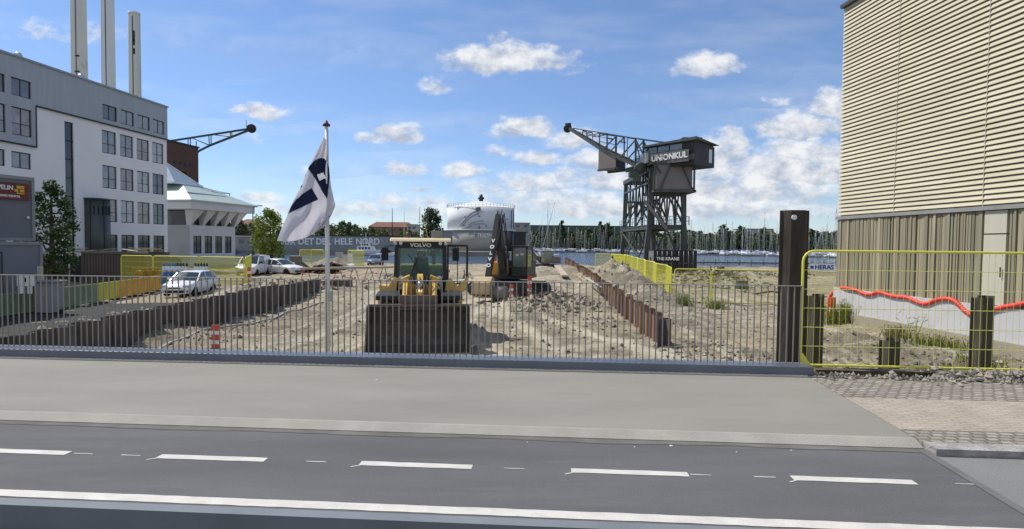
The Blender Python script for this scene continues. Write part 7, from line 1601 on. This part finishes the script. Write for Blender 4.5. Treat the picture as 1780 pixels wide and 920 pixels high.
# ================================================================ middle distance
p = at(440,455,72); lp = thing('street_lamp', 'tall thin dark street lamp with one short arm, right of the pavilion', 'street lamp', (p.x,72,G)); zt = at(440,358,72).z-G; mb = MB(); mb.tube((0,0,0),(0,0,zt-.5),.09,.06,10); mb.path([(0,0,zt-.5),(.05,0,zt-.15),(.3,0,zt),(.9,0,zt+.02)], .04, 8); part('pole', mb, M_dark, lp); mb = MB(); mb.box((.6,-.1,zt-.04),(1.2,.1,zt+.06)); part('lamp_head', mb, M_dark, lp, bevel=.02)
def red_stand(px, Y, h, label):
    p = at(px, 480, Y); r_ = thing('marker_board', label, 'marker', (p.x,Y,gz(p.x,Y)-.03), rnd.uniform(-.2,.2)); mb = MB(); n = 5; 
    mb.box((-.10,-.02,.12),(.10,.02,h)); part('panel', mb, mat('marker_orange_red', (.62,.09,.05), .5), r_); mb = MB()
    for i in range(2): z = h*(.32+.34*i); mb.v and None; mb.box((-.11,-.03,z),(.11,.03,z+h*.13))
    part('white_band', mb, M_white, r_); mb = MB(); mb.box((-.22,-.16,0),(.22,.16,.1)); part('base', mb, M_black, r_, bevel=.02)
for a in ((373,15.9,.78,'red and white marker board nearest the bridge, by the left sheet pile wall'),(475,28.2,1.2,'red and white marker board near the far end of the left sheet pile wall'),(889,30,.95,'red and white marker board left of another, before the excavator tracks'),(921,28.4,1.1,'red and white marker board by the clods, right of the excavator bucket'),(433,37.5,1.25,'slim red and white marker board right of the bold yellow panel, before the white van'),(1447,24.4,.0,'')):
    if a[2]: red_stand(*a)
p = at(1447,550,24.0); r_ = thing('marker_board', 'orange red marker post at the corner of the clad building, below the hose end', 'marker', (p.x,24.0,G)); mb = MB(); mb.box((-.11,-.03,.0),(.11,.03,1.05)); part('panel', mb, M_org, r_); mb = MB(); mb.box((-.12,-.04,.45),(.12,.04,.6)); part('white_band', mb, M_white, r_)
# long board on red trestles
a = at(520,474,43); b = at(682,462,47); a.z = .08; b.z = .10
r_ = thing('formwork_beam', 'long tan timber beam lying on thin red trestles left of the wheel loader', 'beam', (a.x,43,G)); mb = MB(); mb.bar(a, b, .5, .16); part('beam', mb, mat('tan_timber', (.42,.35,.26), .8, 0, .15, 1), r_, world=True)
for i in range(6):
    q = a+(b-a)*(i+.4)/6; mb = MB(); 
    for s in (-1,1): mb.bar(q+Vector((s*.05,s*.2,-.08)), Vector((q.x+s*.35,q.y+s*.3,G)), .05)
    part('trestle', mb, M_red if i < 5 else M_dark, r_, world=True)
a = at(470,498,35); b = at(612,487,39); mb = MB(); mb.bar((a.x,35,G+.25),(b.x,39,G+.3),.12,.55); mb.bar((a.x+2,36.2,G+.6),(b.x,39.2,G+.65),.3,.06); single('timber_edge_board', mb, mat('brown_board', (.20,.14,.10), .85, 0, .2, 2), 'low brown timber board on edge, across the dirt below the long tan beam', 'board', loc=(a.x,35,G))
# pipe heap, concrete half ring, spoil covers
rp = thing('pipe_heap', 'tangled heap of black pipes and hoses left of the flagpole, before the yellow pen', 'pipes', at(553,465,58).x and (at(553,465,58).x,58,G)); mb = MB()
for i in range(22):
    x = random.uniform(-1.9,1.7); y = random.uniform(-1,1); z = random.uniform(.1,.9); 
    mb.path([(x-random.uniform(.6,1.2),y,z*.4),(x,y+random.uniform(-.3,.3),z+.2),(x+random.uniform(.6,1.2),y,z*.4)], .09, 8)
part('pipe', mb, M_black, rp)
p = at(583,466,60); ar = thing('tunnel_cover', 'low arched brown shelter with white sides on the dirt just right of the flagpole', 'shelter', (p.x,60,G)); mb = MB(); P = []; Q2 = []
for k in range(13): a = R(180*k/12); P.append((1.15*math.cos(a),.95*math.sin(a))); Q2.append((1.0*math.cos(a),.82*math.sin(a)))
mb.py_(P+Q2[::-1], 0, 2.2); part('arch', mb, mat('arch_brown', (.20,.16,.12), .8), ar)
mb = MB(); mb.py_([(-1.9,0),(-1.16,0),(-1.1,.55),(-1.25,.9),(-1.5,.75)], -.1, 2); mb.py_([(1.16,0),(1.9,0),(1.5,.7),(1.2,.9)], -.1, 2); part('white_bag', mb, M_white, ar, bevel=.08)
mb = MB(); mb.box((-.4,.3,0),(.4,1.2,.5)); part('pink_box', mb, mat('pinkish_block', (.45,.3,.25), .8), ar)
def cabinet(px, Y, w, h, m, label, name='equipment_cabinet'):
    p = at(px, 460, Y); r_ = thing(name, label, 'cabinet', (p.x,Y,G)); mb = MB(); mb.box((-w/2,0,.1),(w/2,.8,h)); part('housing', mb, m, r_, bevel=.03); mb = MB(); mb.box((-w/2-.04,-.04,h),(w/2+.04,.84,h+.06)); part('lid', mb, mat('lid_grey', (.4,.4,.4), .6), r_); mb = MB(); mb.box((-w*.3,-.02,.3),(w*.3,-.003,h*.8)); part('door', mb, m, r_)
cabinet(588,73,.8,1.75,mat('pale_grey_box', (.38,.39,.40), .6),'tall pale grey equipment cabinet just right of the flagpole'); cabinet(600,72,.8,1.5,mat('white_grey_box', (.55,.55,.54), .6),'whitish equipment cabinet left of the yellow panel with notices')
cabinet(512,70,1.3,1.35,mat('olive_box', (.16,.17,.12), .7),'olive grey low container left of the yellow mesh pen')
r_ = thing('board_stack', 'brown boards leaning in a striped stack right of the white estate car', 'boards', (at(508,470,57).x,57,G)); mb = MB()
for i in range(5): mb.bar((-.9+i*.45,0,0),(-.45+i*.45,.2,.85),.28,.05,up=(0,1,0))
part('board', mb, mat('brown_board', (.20,.14,.10)), r_)
# motor cruiser by the far quay
def cruiser():
    p = at(640,437,206); r_ = thing('motor_boat', 'white motor cruiser with dark cabin windows moored below the lettered wall', 'boat', (p.x,206,WZ)); rows = []
    for i in range(13):
        t = i/12; x = -5.7+11.4*t; w = 1.9*(1-max(0,(t-.55)/.45)**2.2) if t > .55 else 1.9; w = max(.05,w); zt = 1.5+.8*t**2; rows.append([(x,-w,zt),(x,-w*.9,.3),(x,-w*.4,-.3),(x,w*.4,-.3),(x,w*.9,.3),(x,w,zt)])
    mb = MB(); mb.grid(rows, True); mb.face([q[0] for q in rows]+[q[5] for q in rows[::-1]]); mb.face(rows[0]); part('hull', mb, mat('boat_white', (.74,.75,.76)), r_, fix=False)
    mb = MB(); mb.py_([(-3.8,1.5),(2.6,1.9),(1.9,3.3),(-3.6,3.3)], -1.4, 1.4); mb.py_([(-2.4,3.3),(.6,3.3),(.2,4.5),(-2.2,4.5)], -1.1, 1.1); c = part('cabin', mb, mat('boat_white', (.74,.75,.76)), r_)
    for x in (-3.0,-1.9,-.8,.3): mb = MB(); mb.box((x,-1.44,2.3),(x+.75,-1.41,3.0)); o = part('window', mb, M_glassd); o.parent = c
    for x in (-2.0,-1.2,-.4): mb = MB(); mb.box((x,-1.14,3.6),(x+.6,-1.11,4.2)); o = part('window', mb, M_glassd); o.parent = c
    mb = MB(); mb.tube((-.8,0,4.5),(-.8,0,8.2),.12,.06,8); mb.bar((-1.6,0,5.6),(0,0,5.6),.08); part('mast', mb, M_white, r_)
cruiser()
p = at(672,434,200); rows = []; r_ = thing('motor_boat', 'smaller white and teal boat right of the motor cruiser, left of the loader mirror', 'boat', (p.x,200,WZ)); mb = MB(); mb.py_([(-3.6,.9),(-3.2,0),(2.6,0),(3.9,1.3)], -1.2, 1.2); part('hull', mb, mat('boat_white', (.74,.75,.76)), r_, bevel=.2); mb = MB(); mb.py_([(-2,1.0),(1.8,1.2),(.9,2.4),(-1.8,2.4)], -.9, .9); part('cabin', mb, M_glassd, r_); mb = MB(); mb.box((-2,-1,2.4),(1,1,2.5)); part('cabin_roof', mb, M_white, r_)
# small things on the right ground
p = at(1290,492,40); r_ = thing('water_pump', 'small dark blue pump box with a black hose, left of the tall pile', 'pump', (p.x,40,G)); mb = MB(); mb.box((-.35,-.2,.15),(.35,.3,.75)); part('housing', mb, mat('pump_navy', (.02,.03,.08), .5), r_, bevel=.04); mb = MB(); mb.path([(.3,-.1,.2),(-.3,-1.2,.02),(-.8,-3.2,.04),(.2,-4.2,.35),(1.6,-4.5,.1),(3.5,-4.4,.03)], .06, 8); part('hose', mb, M_black, r_)
mb = MB(); mb.path([(-9.7+.12*math.sin(k*.9), 13.2+k*1.0, gz(-9.7,13.2+k)+.05) for k in range(17)], .035, 6); single('site_cable', mb, M_conc, 'long pale cable lying along the foot of the left sheet pile wall', 'cable', loc=(-9.7,20,G))
# clods with reinforcement bars by the excavator
mb = MB()
for i in range(26):
    p = at(random.uniform(925,985), 520, random.uniform(27,31)); z = gz(p.x, p.y); d = Vector((random.uniform(-.9,.9), random.uniform(-.6,.2), random.uniform(-.1,.5))); mb.tube((p.x,p.y,z+.15), Vector((p.x,p.y,z+.15))+d, .022, n=5)
mb.v and tag(part('rebar_scrap', mb, M_dark), 'tangle of dark reinforcement bars in the clods right of the marker boards', 'scrap bars', kind='stuff')
p = at(921,452,55); mb = MB(); mb.lathe([(.1,-.35),(.62,-.35),(.62,-.28),(.3,-.28),(.3,.28),(.62,.28),(.62,.35),(.1,.35)], (p.x,55,gz(p.x,55)+.6), 20, axis='y'); single('cable_drum', mb, M_rust, 'rusty round cable drum between the two excavators', 'cable drum', loc=(p.x,55,gz(p.x,55)))
a = at(985,463,60); b = at(1003,490,40); mb = MB(); mb.bar(at(968,462,56)+Vector((0,0,0)), at(982,480,44), .5, .12); single('wooden_ramp_board', mb, mat('tan_timber', (.42,.35,.26)), 'weathered board lying on the dirt ramp left of the rusty sheet pile wall', 'board', loc=(4,50,G))
mb = MB(); q0 = at(1018,483,38); q1 = at(1046,500,30); mb.tube(q0, q1, .05, n=8); single('steel_pipe', mb, M_conc, 'thin pale pipe leaning against the rusty stepped sheet pile wall', 'pipe', loc=tuple(q0))
# bits of litter on the cycle path and walkway
mb = MB()
for (u, v, r) in ((-2.6,8.6,.016),(.95,6.15,.012),(1.35,6.22,.022),(2.0,6.1,.01),(-.2,6.2,.01),(2.6,6.2,.012)):
    c = BL(u, v, (0 if v > 6.4 else BZ)); mb.lathe([(r,0),(r*.8,r*.3),(0,r*.4)], c, 7)
o = part('litter', mb, mat('pale_crumb', (.6,.58,.52), .9), fix=False); o['kind'] = 'stuff'
